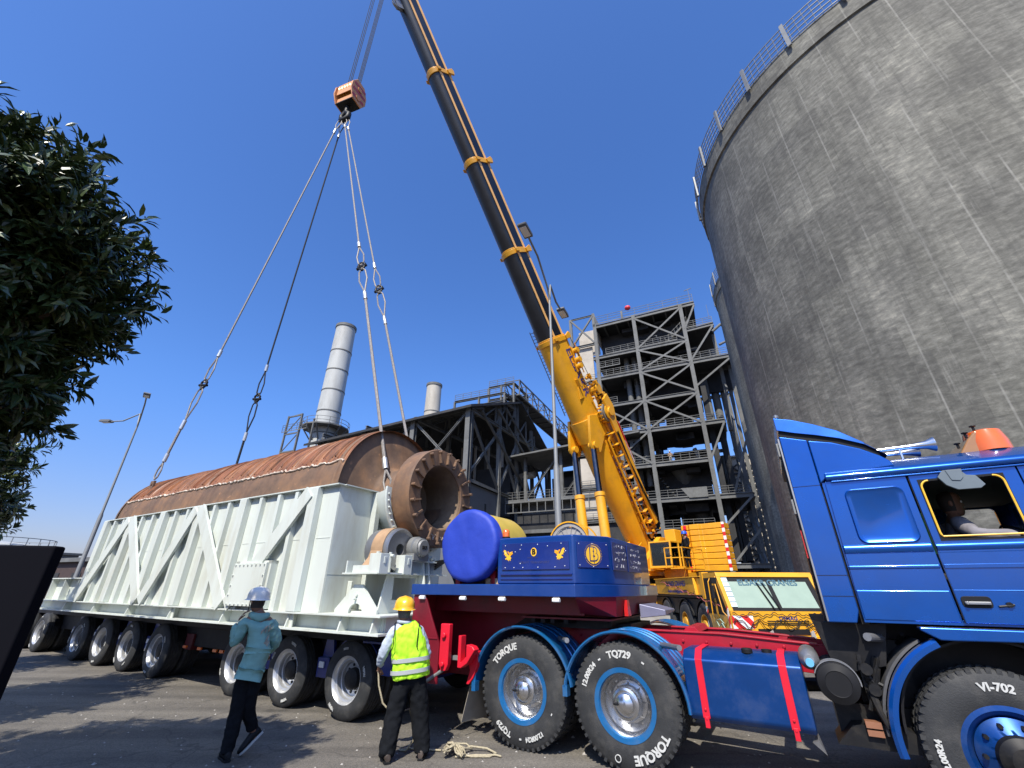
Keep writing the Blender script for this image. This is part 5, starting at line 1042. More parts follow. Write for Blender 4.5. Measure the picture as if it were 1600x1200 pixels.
# air reservoir, air filter drum, odds under the cab
k = MB(T); k.lathe([(0, -5.78), (.045, -5.78), (.085, -5.83), (.09, -5.9), (.09, -6.3), (0, -6.35)], 24, 'y', m=Matrix.Translation((.02, 0, 1.17))); ar = k.build('air_reservoir', M['steel'], tk, smooth=40)
k = MB(T); k.lathe([(0, -5.755), (.035, -5.755), (.04, -5.79), (0, -5.79)], 16, 'y', m=Matrix.Translation((.02, 0, 1.15))); k.build('drain_fitting', mat('light_blue_plastic', (.12, .38, .6), .4), ar)
k = MB(T); k.lathe([(0, -5.72), (.10, -5.72), (.105, -5.715), (.115, -5.72), (.165, -5.74), (.175, -5.80), (.175, -6.35), (0, -6.35)], 36, 'y', m=Matrix.Translation((-.17, 0, 1.00))); af = k.build('air_filter', M['rub'], tk, smooth=35)
k = MB(T)
for q in (-5.79, -5.84, -5.9): k.lathe([(.178, q), (.186, q), (.186, q-.018), (.178, q-.018)], 24, 'y', R(20), R(185), Matrix.Translation((-.17, 0, 1.0)), close=True)
k.build('filter_clamp', M['steel'], af)
k = MB(T); k.box((-.38, -5.95, .80), (-.50, -6.05, 1.20)); k.cyl((-.43, -5.9, 1.12), (-.43, -5.86, 1.12), .05, 10); k.cyl((-.45, -5.9, .96), (-.45, -5.85, .96), .05, 10); k.tube([(-.42, -5.92, .95), (-.44, -5.86, .80), (-.47, -5.82, .68)], [.04, .03, .02], 8)
for i in range(12): rr = random.Random(i); k.cyl((-.36-rr.random()*.2, -5.93, .75+rr.random()*.5), (-.36-rr.random()*.2, -5.90, .75+rr.random()*.5), .018, 6)
k.prism([(-.05, .50), (-.75, .50), (-.75, .60), (-.55, .70), (-.2, .66)], 'y', -5.9, -6.4); k.box((-.1, -6.1, .52), (-.9, -6.9, .8)); k.build('steering_gear', M['dsteel'], tk, smooth=30)
k = MB(T); k.box((-.30, -5.86, .66), (-.42, -5.95, .71)); k.box((-.30, -5.86, .60), (-.42, -5.9, .645)); k.build('copper_fins', mat('worn_copper_block', (.35, .16, .09), .5, metal=.5), tk)
k = MB(T); k.add([(-.1, -5.95, 1.5), (-.7, -5.95, 1.5), (-.6, -5.95, 1.15), (-.2, -5.95, 1.05), (-.1, -7.9, 1.5), (-.7, -7.9, 1.5), (-.6, -7.9, 1.15), (-.2, -7.9, 1.05)], [(0,1,2,3),(7,6,5,4),(0,4,5,1),(1,5,6,2),(2,6,7,3),(0,3,7,4)]); k.build('cab_cradle', M['black'], tk)
k = MB(T); k.cyl((-.62, -5.95, 1.38), (-.50, -5.72, 1.40), .035, 12); k.build('exhaust_stub', M['steel'], tk)
k = MB(T); C_ = Matrix.Translation((-1.33, 0, .62)); k.lathe([(.80, -5.70), (.84, -5.70), (.865, -5.72), (.865, -5.80), (.845, -5.82), (.84, -6.25), (.80, -6.25)], 24, 'y', R(-8), R(66), C_, close=True); k.build('front_mudguard', M['cab'], tk, smooth=35)
k = MB(T); k.lathe([(.87, -5.83), (.89, -5.84), (.89, -6.3), (.87, -6.3)], 24, 'y', R(0), R(60), C_, close=True); k.build('guard_liner', mat('dusty_grey_liner', (.06, .06, .062), .7, var=.3, vs=8), tk, smooth=35)
# --- cab -----------------------------------------------------------------------------
TNc, TFc = -5.75, -8.25
def side(t_, sg):
    """side skin with the window opening cut out; sg +1 near side"""
    k = MB(T); th = .03*sg
    def pan(p): k.prism(p, 'y', t_, t_-th)
    F_, Rr = -2.62, -.52   # front, rear
    pan([(Rr, 1.52), (-1.235, 1.52), (-1.235, 2.15), (Rr, 2.15)]); pan([(Rr, 2.15), (-1.235, 2.15), (-1.235, 2.84), (Rr-.03, 2.84)])
    return k
k = MB(T)
for t_, sg in ((TNc, 1), (TFc, -1)):
    def pan(p): k.prism(p, 'y', t_, t_-.03*sg)
    pan([(-.52, 1.52), (-1.225, 1.52), (-1.225, 2.86), (-.55, 2.86)])
k.box((-.52, TNc-.03, 1.53), (-.55, TFc+.03, 2.86)); k.box((-.52, TNc-.03, 1.52), (-2.6, TFc+.03, 1.56))
body = k.build('cab_body', M['cab'], tk, bevel=.018, seg=3)
k = MB(T)   # raised beads and swages on the rear quarter
k.box((-.525, TNc-.02, 1.985), (-1.222, TNc+.010, 2.02)); k.box((-.525, TNc-.02, 1.54), (-1.222, TNc+.007, 1.80)); k.prism([(TNc-.02, 2.12), (TNc+.006, 2.13), (TNc+.022, 2.165), (TNc+.020, 2.19), (TNc+.002, 2.215), (TNc-.02, 2.22)], 'x', -.53, -1.222); k.build('swage_line', M['cab'], body, bevel=.012, seg=3)
def rrect(s0, s1, z0, z1, r_, sl=0, n=5):
    pts = []
    for cx, cz, a0 in ((s1+r_, z1-r_, 90), (s1+r_, z0+r_, 180), (s0-r_, z0+r_, 270), (s0-r_, z1-r_, 0)):
        for i in range(n+1): a = R(a0+90*i/n); pts.append((cx+r_*cos(a)+sl*(cz-z0), cz+r_*sin(a)))
    return pts
k = MB(T); p0 = rrect(-.68, -1.17, 2.22, 2.76, .07); p1 = rrect(-.72, -1.13, 2.26, 2.72, .05)
n = len(p0); k.add([(a, TNc+.001, b) for a, b in p0]+[(a, TNc+.022, b) for a, b in rrect(-.69, -1.16, 2.23, 2.75, .065)]+[(a, TNc+.006, b) for a, b in p1], [(i, (i+1) % n, (i+1) % n+n, i+n) for i in range(n)]+[(i+n, (i+1) % n+n, (i+1) % n+2*n, i+2*n) for i in range(n)]+[list(range(2*n, 3*n))]); k.build('blind_panel', M['cab'], body, smooth=50)
# door with window opening
D0_, D1_ = -1.245, -2.02
k = MB(T); win = rrect(-1.32, -1.90, 2.24, 2.78, .06); 
out = [(D0_+.0, 2.84), (D1_-.06, 2.84)]
# lower door skin then frame pieces
def pane_ring(outer, inner, t_, th):
    n = len(inner); vs = []; fs = []
    # match outer loop to inner loop by projecting rays from centre onto the rectangle
    cx = sum(p[0] for p in inner)/n; cz = sum(p[1] for p in inner)/n; s0, s1, z0, z1 = outer; oo = []
    for p in inner:
        dx, dz = p[0]-cx, p[1]-cz; f = min(abs((s0-cx)/dx) if dx > 0 else abs((s1-cx)/dx) if dx < 0 else 9e9, abs((z1-cz)/dz) if dz > 0 else abs((z0-cz)/dz) if dz < 0 else 9e9); oo.append((cx+dx*f, cz+dz*f))
    # snap the nearest points to the corners so the outline stays square
    for cx_, cz_ in ((s0, z0), (s0, z1), (s1, z0), (s1, z1)):
        i = min(range(n), key=lambda q: (oo[q][0]-cx_)**2+(oo[q][1]-cz_)**2); oo[i] = (cx_, cz_)
    for q in range(n): vs += [(oo[q][0], t_, oo[q][1]), (inner[q][0], t_, inner[q][1]), (inner[q][0], t_-th, inner[q][1]), (oo[q][0], t_-th, oo[q][1])]
    for q in range(n): a, b = q*4, ((q+1) % n)*4; fs += [(a, b, b+1, a+1), (a+1, b+1, b+2, a+2), (a+2, b+2, b+3, a+3), (a+3, b+3, b, a)]
    return vs, fs
for t_, sg, nm in ((TNc, 1, 'door'), (TFc, -1, 'door')):
    k = MB(T); k.box((D0_, t_, 1.54), (D1_, t_-.03*sg, 2.12)); k.add(*pane_ring((D0_, D1_, 2.12, 2.86), win, t_, .03*sg))
    dd = k.build(nm, M['cab'], tk, bevel=.006)
    if sg > 0: door = dd
k = MB(T); k.box((D0_-.004, TNc-.02, 1.985), (D1_, TNc+.010, 2.02)); k.box((D0_-.004, TNc-.02, 1.80), (D1_, TNc+.004, 1.806)); k.prism([(TNc-.02, 2.13), (TNc+.004, 2.14), (TNc+.016, 2.165), (TNc+.014, 2.185), (TNc+.002, 2.20), (TNc-.02, 2.205)], 'x', D0_-.004, D1_); k.build('swage_line', M['cab'], door, bevel=.008, seg=3)
k = MB(T); k.add(*pane_ring((-1.30, -1.92, 2.222, 2.80), win, TNc+.004, .02)); k.build('window_seal', M['rub'], door)
k = MB(T); wt_ = rrect(-1.315, -1.905, 2.235, 2.785, .065); k.tube([(a, TNc+.008, b) for a, b in wt_ if b > 2.26][:] , .0085, 6); k.build('window_trim', M['trim'], door)
k = MB(T); k.prism([(-1.45, 2.80), (-1.49, 2.72), (-1.56, 2.67), (-1.72, 2.67), (-1.76, 2.70), (-1.72, 2.79), (-1.66, 2.80), (-1.62, 2.86), (-1.50, 2.86)], 'y', TNc+.02, TNc+.05); k.prism([(-1.52, 2.86), (-1.54, 2.76), (-1.60, 2.75), (-1.63, 2.78), (-1.64, 2.86)], 'y', TNc+.05, TNc+.058); k.build('window_visor', M['visor'], door, bevel=.01)
k = MB(T); k.prism(rrect(-1.27, -1.47, 1.66, 1.755, .03), 'y', TNc-.0, TNc+.008); hd = k.build('door_handle', M['rub'], door, bevel=.006)
k = MB(T); k.box((-1.285, TNc+.008, 1.688), (-1.455, TNc+.035, 1.712)); k.cyl((-1.30, TNc+.01, 1.70), (-1.30, TNc+.045, 1.70), .014, 10); k.build('handle_grip', M['steel'], hd, bevel=.006)
k = MB(T); text(k, 'KEY', .0001, MF(0, 0)) if False else None; k.cyl((-1.57, TNc, 1.69), (-1.57, TNc+.02, 1.69), .022, 10); k.tube([(-1.50, TNc+.01, 1.675), (-1.54, TNc+.012, 1.68), (-1.60, TNc+.01, 1.69)], .010, 6); k.build('lock_cylinder', M['dsteel'], door)
# front part of the cab: pillar, quarter window, front wall, windscreen
k = MB(T)
for t_, sg in ((TNc, 1), (TFc, -1)):
    k.add(*pane_ring((-2.03, -2.62, 2.12, 2.86), rrect(-2.08, -2.50, 2.24, 2.78, .05), t_, .03*sg)); k.box((-2.03, t_, 1.70), (-2.62, t_-.03*sg, 2.12))
k.box((-2.62, TNc, 1.4), (-2.66, TFc, 2.2)); k.box((-2.62, TNc, 2.74), (-2.66, TFc, 2.86)); k.box((-2.62, TNc, 2.2), (-2.66, TNc-.12, 2.74)); k.box((-2.62, TFc, 2.2), (-2.66, TFc+.12, 2.74)); k.build('cab_front', M['cab'], tk, bevel=.01)
MB(T).box((-2.635, TNc-.12, 2.2), (-2.645, TFc+.12, 2.74)).build('windscreen', M['gglass'], tk)
MB(T).box((-2.08, TNc-.01, 2.24), (-2.50, TNc-.016, 2.78)).build('quarter_glass', M['gglass'], tk)
MB(T).box((-1.32, TFc+.01, 2.24), (-1.90, TFc+.016, 2.78)).build('far_window_glass', M['gglass'], tk)
k = MB(T); k.box((-2.06, TNc+.001, 2.23), (-2.10, TNc+.006, 2.80)); k.build('quarter_seal', M['rub'], tk)
k = MB(T)   # roof with rounded gutter
rp = [(TNc+.0, 2.86), (TNc+.035, 2.875), (TNc+.045, 2.905), (TNc+.03, 2.935), (TNc+.0, 2.955), (TNc-.03, 2.975), (TNc-.14, 3.05), (TNc-.45, 3.10), (-7, 3.12), (TFc+.14, 3.05), (TFc, 2.95), (TFc-.04, 2.9), (TFc, 2.86)]
k.prism(rp, 'x', -.56, -2.66); k.build('roof', M['cab'], tk, bevel=.012, seg=3)
k = MB(T); k.box((-.6, TNc-.001, 2.845), (-2.6, TNc+.025, 2.862)); k.build('gutter', M['cab'], tk, bevel=.006)
k = MB(T); k.box((-1.238, TNc-.002, 1.54), (-1.243, TNc+.003, 2.84)); k.build('door_gap', M['rub'], tk)
k = MB(T); k.prism([(-.90, 1.50), (-3.2, 1.50), (-3.2, 1.30), (-2.25, 1.30), (-2.05, 1.42), (-1.10, 1.40), (-1.02, 1.40), (-.90, 1.475)], 'y', TNc+.07, TNc-.10); k.build('sill_panel', M['cab'], tk, bevel=.018, seg=3)
k = MB(T); k.lathe([(.74, TNc-.05), (.76, TNc-.05), (.76, TNc-.6), (.74, TNc-.6)], 30, 'y', R(0), R(180), Matrix.Translation((-1.33, 0, .66)), close=True); k.box((-.6, TNc-.6, .9), (-2.6, TNc-.62, 1.5)); k.build('wheel_arch_liner', M['black'], tk)
# side air fairing and roof deflector
k = MB(T); k.prism([(-.22, 1.51), (-.46, 1.51), (-.50, 1.62), (-.50, 2.84), (-.50, 3.345), (-.24, 3.43)], 'y', TNc+.01, TNc-.03)
fa_ = k.build('side_fairing', M['cab'], tk, bevel=.012, seg=3)
k = MB(T); k.prism([(-.505, 2.845), (-.505, 3.345), (-.72, 3.29), (-.95, 3.185), (-1.10, 3.08), (-1.16, 3.02), (-1.18, 2.96), (-.60, 2.92)], 'y', TNc+.0, TNc-.04); k.build('fairing_cheek', M['cab'], fa_, bevel=.016, seg=3)
k = MB(T); k.box((-.235, TNc-.001, 2.83), (-.50, TNc+.013, 2.835)); k.box((-.235, TNc-.001, 1.93), (-.50, TNc+.013, 1.935)); k.box((-.235, TNc-.001, 1.74), (-.50, TNc+.013, 1.745)); k.build('fairing_seam', M['rub'], fa_)
k = MB(T); k.box((-.22, TNc+.0, 1.52), (-.235, TNc+.014, 3.4)); k.build('fairing_edge', M['steel'], fa_)
k = MB(T); vs = []; prof = [(-.235, 3.51, 3.70), (-.40, 3.45, 3.65), (-.60, 3.39, 3.56), (-.80, 3.32, 3.45), (-1.0, 3.22, 3.28), (-1.15, 3.09, 3.11)]
for s, zb, zt in prof: vs += [(s, TNc-.0, zb), (s, TNc-.02, zt-.03), (s, TNc-.10, zt+.0), (s, -7, zt+.05), (s, TFc+.10, zt), (s, TFc+.02, zt-.03), (s, TFc, zb)]
nn = 7; fs = [(i*nn+j, i*nn+(j+1) % nn, (i+1)*nn+(j+1) % nn, (i+1)*nn+j) for i in range(len(prof)-1) for j in range(nn)]+[tuple(range(nn)), tuple(range((len(prof)-1)*nn, len(prof)*nn))]
k.add(vs, fs); sp_o = k.build('roof_deflector', M['cab'], tk, bevel=.012, seg=2)
k = MB(T); k.prism([(-.25, 3.38), (-.50, 3.30), (-.72, 3.24), (-.95, 3.14), (-1.10, 3.04), (-1.10, 3.12), (-.95, 3.25), (-.72, 3.35), (-.50, 3.43), (-.25, 3.51)], 'y', TNc-.03, TFc+.03); k.build('deflector_gap', M['rub'], sp_o)
k = MB(T); k.lathe([(.03, 0), (.03, .03), (0, .05)], 10, 'z', m=Matrix.Translation((-.27, TNc-.1, 3.69))); k.build('marker_lamp', M['steel'], sp_o)
for z0 in (2.55, 3.2): k = MB(T); k.box((-.19, TNc-.03, z0), (-.215, TNc-.16, z0+.16)); k.cyl((-.19, TNc-.05, z0+.08), (-.24, TNc-.05, z0+.08), .012, 6); k.build('rear_work_lamp', M['galv'], tk, bevel=.006)
k = MB(T); k.box((-.20, TNc-.04, 2.1), (-.215, TNc-.07, 2.38)); k.build('rear_reflector', M['lensr'], tk)
k = MB(T); k.box((-.56, TNc-.06, 1.5), (-.50, TFc+.06, 3.4)); k.tube([(-.30, -6.2, 1.4), (-.30, -6.2, 3.3)], .09, 14); k.box((-.25, -6.5, 1.4), (-.5, -7.6, 2.3)); k.build('cab_back_gear', M['dsteel'], tk)
# roof horn and amber light bar
k = MB(T); z = 3.23; tt = -6.15
k.lathe([(.018, -.95), (.02, -1.2), (.026, -1.45), (.045, -1.58), (.075, -1.64), (.078, -1.65), (.06, -1.645), (.03, -1.6)], 20, 'x', m=Matrix.Translation((0, tt, z))); k.lathe([(.018, -.95), (.02, -1.2), (.026, -1.38), (.045, -1.47), (.068, -1.53)], 20, 'x', m=Matrix.Translation((0, tt-.12, z-.03))); k.box((-.9, tt-.15, z-.10), (-1.02, tt+.04, z+.03)); k.cyl((-1.35, tt, z), (-1.35, tt, z-.13), .012, 8); k.ball((-.93, tt, z), .05, 10); k.build('air_horn', M['chrome'], tk, smooth=45)
k = MB(T); L0 = Matrix.Translation((-2.02, -6.1, 3.06)); k.lathe([(.17, 0), (.165, .10), (.14, .21), (.09, .235), (0, .24)], 28, 'z', m=L0 @ Matrix.Diagonal((1.0, 1.25, 1, 1))); lb = k.build('amber_beacon', M['amber'], tk, smooth=50)
k = MB(T); k.prism([(-1.74, 3.03), (-1.86, 3.20), (-1.93, 3.27), (-2.0, 3.27), (-2.0, 3.03)], 'y', -5.95, -6.7); k.build('light_bar_end', mat('brown_amber_lens', (.32, .15, .04), .2, coat=1), lb, bevel=.02)
for s, z in ((-1.78, 3.17), (-1.87, 3.27), (-1.95, 3.33)): k = MB(T); k.cyl((s, -6.0, z-.05), (s, -6.0, z), .012, 6); k.ball((s, -6, z), .028, 10, (1, 1, .4)); k.build('marker_stud', M['dsteel'], lb)
MB(T).lathe([(.19, 0), (.19, .03), (0, .03)], 28, 'z', m=Matrix.Translation((-2.02, -6.1, 3.005)) @ Matrix.Diagonal((1.0, 1.25, 1, 1))).build('beacon_base', M['rub'], lb)
# interior
k = MB(T); k.box((-.62, -5.9, 1.6), (-.9, -8.1, 2.6)); k.box((-1.2, -6.05, 1.6), (-1.7, -6.65, 1.95)); k.box((-1.12, -6.05, 1.9), (-1.25, -6.65, 2.62)); k.box((-2.3, -5.9, 1.6), (-2.6, -8.1, 2.2)); k.box((-.6, -5.8, 2.80), (-2.6, -8.2, 2.85)); k.box((-2.0, -5.8, 2.62), (-2.6, -5.92, 2.85)); k.build('cab_interior', M['int'], tk, bevel=.02)
k = MB(T); k.lathe([(.21, 0), (.225, 0), (.225, .02), (.21, .02)], 28, 'z', m=Matrix.Translation((-2.1, -6.35, 2.25)) @ Matrix.Rotation(R(-35), 4, 'Y'), close=True); k.build('steering_wheel', M['rub'], tk)
# ================================================================ MOBILE CRANE
KF = frame(6.25, 13.75, 0, R(-2))
cr = thing('mobile_crane', 'big yellow mobile crane with its black and orange telescopic boom raised over the load', 'crane', frame(7.8, 21, 0, R(-2)))
def yel(mb, name, parent=cr, bevel=.02, mt='yel', **k): return mb.build(name, M[mt], parent, bevel=bevel, **k)
# carrier cab (slanted windscreen) : local x right, y back, z up
k = MB(KF)
k.prism([(0, .62), (0, 1.24), (.52, 2.18), (.62, 2.26), (1.75, 2.26), (1.75, .62)], 'x', 0, .03); k.prism([(0, .62), (0, 1.24), (.52, 2.18), (.62, 2.26), (1.75, 2.26), (1.75, .62)], 'x', 2.85, 2.88)
k.box((0, 0, .62), (2.88, .03, 1.24)); k.box((0, 1.72, .62), (2.88, 1.75, 2.26)); k.box((0, .56, 2.22), (2.88, 1.75, 2.27)); k.box((0, .02, .6), (2.88, 1.75, .63)); yel(k, 'carrier_cab')
k = MB(KF)
for x0, x1 in ((0, .12), (2.76, 2.88)): k.add([(x0, 0, 1.24), (x1, 0, 1.24), (x1, .54, 2.22), (x0, .54, 2.22), (x0, .06, 1.24), (x1, .06, 1.24), (x1, .6, 2.22), (x0, .6, 2.22)], [(0,1,2,3),(7,6,5,4),(0,4,5,1),(1,5,6,2),(2,6,7,3),(0,3,7,4)])
k.add([(0, .49, 2.14), (2.88, .49, 2.14), (2.88, .56, 2.27), (0, .56, 2.27), (0, .56, 2.12), (2.88, .56, 2.12), (2.88, .64, 2.25), (0, .64, 2.25)], [(0,1,2,3),(7,6,5,4),(0,4,5,1),(1,5,6,2),(2,6,7,3),(0,3,7,4)]); yel(k, 'windscreen_frame', bevel=.012)
nrm = V((0, -.94, .522)).normalized()
ws = lambda x, t: V((x, .54*t, 1.24+.98*t))
def wpan(x0, x1, t0, t1, o0, o1, name, mt, par=cr):
    k = MB(KF); a = [ws(x0, t0), ws(x1, t0), ws(x1, t1), ws(x0, t1)]; oo = V((0, -.873, .487)); vs = [p+oo*o0 for p in a]+[p+oo*o1 for p in a]
    k.add(vs, [(0,3,2,1),(4,5,6,7),(0,1,5,4),(1,2,6,5),(2,3,7,6),(3,0,4,7)]); return k.build(name, M[mt], par)
wsc = wpan(.10, 2.78, .02, .92, -.05, -.035, 'windscreen', 'rub'); wpan(.30, 1.42, .10, .80, -.034, -.03, 'sunshade', 'sunsh', wsc); wpan(1.55, 2.6, .10, .80, -.034, -.03, 'sunshade', 'sunsh', wsc)
for i in range(6): wpan(.13, .30, .12+i*.135, .235+i*.135, -.033, -.028, 'sticker', 'paper', wsc)
k = MB(KF); oo = V((0, -.873, .487)); text(k, 'ELSAKR CRANES', .25, face_m(ws(1.45, .76)-oo*.024, (1, 0, 0), (0, .482, .876)), .006, .002, .95); k.build('screen_lettering', M['letk'], wsc)
k = MB(KF)
for x in (1.30, 1.46): p = ws(x, .03)+oo*.01; q = ws(x-.18, .75)+oo*.0; k.bar(p, q, .035, .02)
k.build('wiper', M['rub'], wsc)
k = MB(KF); k.prism([(.20, 1.30), (.62, 2.06), (.86, 2.10), (.86, 1.12), (.20, 1.12)], 'x', -.006, .0); k.prism([(.95, 1.12), (.95, 2.12), (1.58, 2.12), (1.58, 1.12)], 'x', -.006, 0); k.build('side_glass', M['rub'], cr)
k = MB(KF); k.prism([(.80, 1.0), (.80, 2.14), (.90, 2.14), (.90, 1.0)], 'x', -.012, -.002); k.tube([(-.03, 1.02, 1.0), (-.09, 1.02, 1.1), (-.09, .98, 2.0), (-.03, .98, 2.1)], .016, 6); k.tube([(-.03, .15, 1.1), (-.10, .2, 1.2), (-.10, .48, 2.05), (-.03, .52, 2.15)], .016, 6); yel(k, 'grab_rail', bevel=0)
k = MB(KF); k.box((-.20, .42, 1.95), (-.05, .50, 2.12)); k.box((-.24, .4, 1.55), (-.16, .46, 1.9)); k.bar((0, .5, 2.1), (-.2, .44, 2.05), .03); k.build('mirror', M['rub'], cr, bevel=.01)
k = MB(KF); k.box((-.12, -.16, .44), (3.0, .1, .60)); k.box((-.02, -.10, .60), (2.9, 0, .64)); k.prism([(-.12, .44), (-.12, .6), (-.3, .55), (-.3, .46)], 'y', -.1, .05) if False else None; yel(k, 'bumper', bevel=.03)
k = MB(KF); k.box((.35, -.17, .30), (2.55, -.12, .46)); yel(k, 'number_beam', bevel=.01)
k = MB(KF); k.box((.7, -.03, .66), (2.1, .0, .80)); k.build('towing_recess', M['rub'], cr)
k = MB(KF); 
for x in (.9, 2.0): k.prism([(x, .46), (x+.16, .46), (x+.11, .78), (x+.03, .74)], 'y', -.20, -.16)
k.build('tow_strap', M['conc'], cr)
for x0 in (.04, 2.42):
    k = MB(KF); k.box((x0, -.035, .64), (x0+.44, -.0, .78)); hl = k.build('headlight', M['rub'], cr, bevel=.01)
    k = MB(KF)
    for q in (0.04, .25): k.box((x0+q, -.045, .655), (x0+q+.16, -.034, .765))
    k.build('lens', M['lensw'], hl, bevel=.008)
for a_, b_ in (((.03, -.012, .80), (.62, .0, 1.12)), ((2.56, -.012, .84), (2.86, 0, 1.10)), ((-.012, .06, .64), (0, .16, 1.35)), ((-.012, 1.62, .64), (0, 1.74, 1.30))): MB(KF).box(a_, b_).build('chevron_board', M['stripe'], cr)
k = MB(KF); text(k, 'DEMAG', .13, face_m((1.6, -.008, 1.06), (1, 0, 0), (0, 0, 1)), .003, .002, 1.15); k.build('front_lettering', M['letn'], cr)
k = MB(KF)
for z in (.90, .94, .99): k.box((1.0, -.02, z), (2.15, -.0, z+.012))
rr = random.Random(21)   # black hose festoon draped across the front and along the side
for y_, z_, ph, am in ((-.045, .93, 0, .10), (-.055, .90, 1.1, .13), (-.05, 1.16, 2, .03)):
    pts = [(x_*.06+.05, y_, z_+am*sin(x_*.62+ph)+.03*sin(x_*1.7)) for x_ in range(46)]; k.tube(pts, .011, 5)
k.tube([(2.0, -.05, .85), (2.3, -.08, 1.0), (2.5, -.06, .8), (2.7, -.05, 1.1), (2.86, -.05, .95)], .012, 5); k.build('front_hoses', M['rub'], cr)
k = MB(KF); pts = [(-.06-.03*sin(i*.9), .3+i*.16, 1.30+.02*i+.085*abs(sin(i*.75))) for i in range(38)]; k.tube(pts, .013, 5); hs_ = k.build('side_cable', M['rub'], cr)
k = MB(KF); pts = [(-.08-.03*sin(i*.9+.6), .3+i*.16, 1.27+.02*i+.09*abs(sin(i*.75+.8))) for i in range(38)]; k.tube(pts, .013, 5); k.build('side_hose_red', mat('faded_red_hose', (.35, .09, .08), .6), hs_)
k = MB(KF)
for i in range(18):
    p = V((.3+rr.random()*.5, -.03, 1.18+rr.random()*.05)); 
k.tube([(-.05, .35, .75), (-.07, .5, .9), (-.08, .7, .8), (-.06, .9, .95), (-.07, .6, 1.0), (-.05, .4, .9)], .014, 6); k.lathe([(.05, 0), (.07, 0), (.07, .02), (.05, .02)], 16, 'x', m=Matrix.Translation((-.05, .55, .82)), close=True); k.build('coiled_lead', mat('pale_green_lead', (.3, .42, .34), .5), cr)
# deck, side lockers with the name
k = MB(KF); k.box((.02, 1.78, 1.52), (2.86, 14.8, 1.60)); k.box((.1, 1.8, .95), (2.78, 14.8, 1.5)); k.build('carrier_chassis', M['black'], cr, bevel=.02)
k = MB(KF); k.prism([(1.82, 1.60), (1.82, 2.12), (2.3, 2.16), (7.4, 2.16), (7.4, 1.60)], 'x', .0, .9); k.box((.0, 7.6, 1.60), (.9, 14.5, 2.0)); k.box((1.98, 1.85, 1.6), (2.86, 14.5, 2.1)); k.box((.9, 1.85, 1.6), (2.0, 3, 1.9)); lk = yel(k, 'side_locker', bevel=.025)
k = MB(KF); k.prism([(2.20, 1.62), (2.30, 2.14), (2.36, 2.14), (2.36, 1.62)], 'x', -.10, 0); k.box((-.05, 1.80, 2.16), (.95, 7.4, 2.19)); k.box((-.02, 1.6, 1.5), (0.2, 1.85, 2.3)); yel(k, 'locker_frame', bevel=.01)
lm = lambda y, z: face_m((-.006, y, z), (0, -1, 0), (0, 0, 1))
k = MB(KF); text(k, 'ELSAKR CRANES', .24, lm(4.6, 1.98), .006, .002, 1.35); text(k, 'elsakrcranes@gmail.com', .15, lm(4.5, 1.72), .004, .002, 1.5); k.build('side_lettering', M['letn'], lk)
wy = wheel_proto(.69, .40, .36, 'crane', None, 44)
for y in (2.05, 3.95, 6.2, 9.0, 10.8, 12.8):
    for x, fl_ in ((.0, False), (2.86, True)):
        m = MW[cr.name].inverted() @ KF @ Matrix.Translation((x, y, .69)) @ Matrix.Rotation(R(90) if not fl_ else R(-90), 4, 'Z'); place(wy, cr, m)
unlink_proto(wy)
for y in (2.05, 3.95, 6.2, 9.0, 10.8, 12.8): k = MB(KF); k.cyl((.3, y, .69), (2.6, y, .69), .14, 10); k.build('axle', M['black'], cr); k = MB(KF); k.lathe([(.78, .02), (.80, .02), (.80, .5), (.78, .5)], 18, 'x', R(20), R(160), Matrix.Translation((0, y, .69)), close=True); k.build('mudguard', M['black'], cr)
k = MB(KF)
for y in (8.0, 13.9): k.box((-.4, y-.15, 1.0), (3.3, y+.15, 1.3)); k.box((-.55, y-.2, .2), (-.25, y+.2, 1.5)); k.box((-.8, y-.45, .05), (0, y+.45, .12))
yel(k, 'outrigger')
# superstructure
SF = Matrix(((-.737, .676, 0, 8.0), (-.676, -.737, 0, 27.6), (0, 0, 1, 0), (0, 0, 0, 1)))
k = MB(SF); k.lathe([(1.2, 1.6), (1.2, 2.3), (0, 2.3)], 32, 'z'); k.build('slew_ring', M['black'], cr)
k = MB(SF); k.prism([(-3.6, 2.3), (3.2, 2.3), (3.6, 2.9), (1.5, 3.3), (-.2, 4.6), (-1.7, 4.6), (-3.6, 3.2)], 'y', -1.15, -.85); k.prism([(-3.6, 2.3), (3.2, 2.3), (3.6, 2.9), (1.5, 3.3), (-.2, 4.6), (-1.7, 4.6), (-3.6, 3.2)], 'y', .85, 1.15); k.box((-4.2, -1.2, 2.3), (3.2, 1.2, 2.55)); k.box((-4, -1.1, 2.5), (-2.2, 1.1, 3.8)); k.box((-3.0, 1.2, 2.4), (3.4, 2.3, 2.65)); k.box((-1.5, 1.2, 2.65), (.8, 2.1, 3.5)); yel(k, 'turntable_frame')
k = MB(SF)   # winches
for x in (-3.1, -2.0): k.cyl((x, -.8, 4.2), (x, .8, 4.2), .42, 24); k.cyl((x, -.85, 4.2), (x, -.78, 4.2), .6, 24); k.cyl((x, .78, 4.2), (x, .85, 4.2), .6, 24)
k.build('winch', M['yel'], cr, smooth=40)
k = MB(SF)   # operator cab
c0, c1, d0, d1, zb, zt_ = 2.0, 3.7, 2.55, 3.75, 2.72, 3.98
k.box((c0, d0, zb), (c1, d1, zb+.10)); k.box((c0, d0, zt_-.08), (c1-.1, d1, zt_))
for x, y in ((c0, d0), (c0, d1), (c1, d0), (c1, d1), (c0+.8, d0), (c0+.8, d1)):
    k.bar((x+(-.03 if x > c0 else .03), y+(.03 if y == d0 else -.03), zb), (x+(-.13 if x == c1 else .03 if x == c0 else -.03), y+(.03 if y == d0 else -.03), zt_-.02), .08)
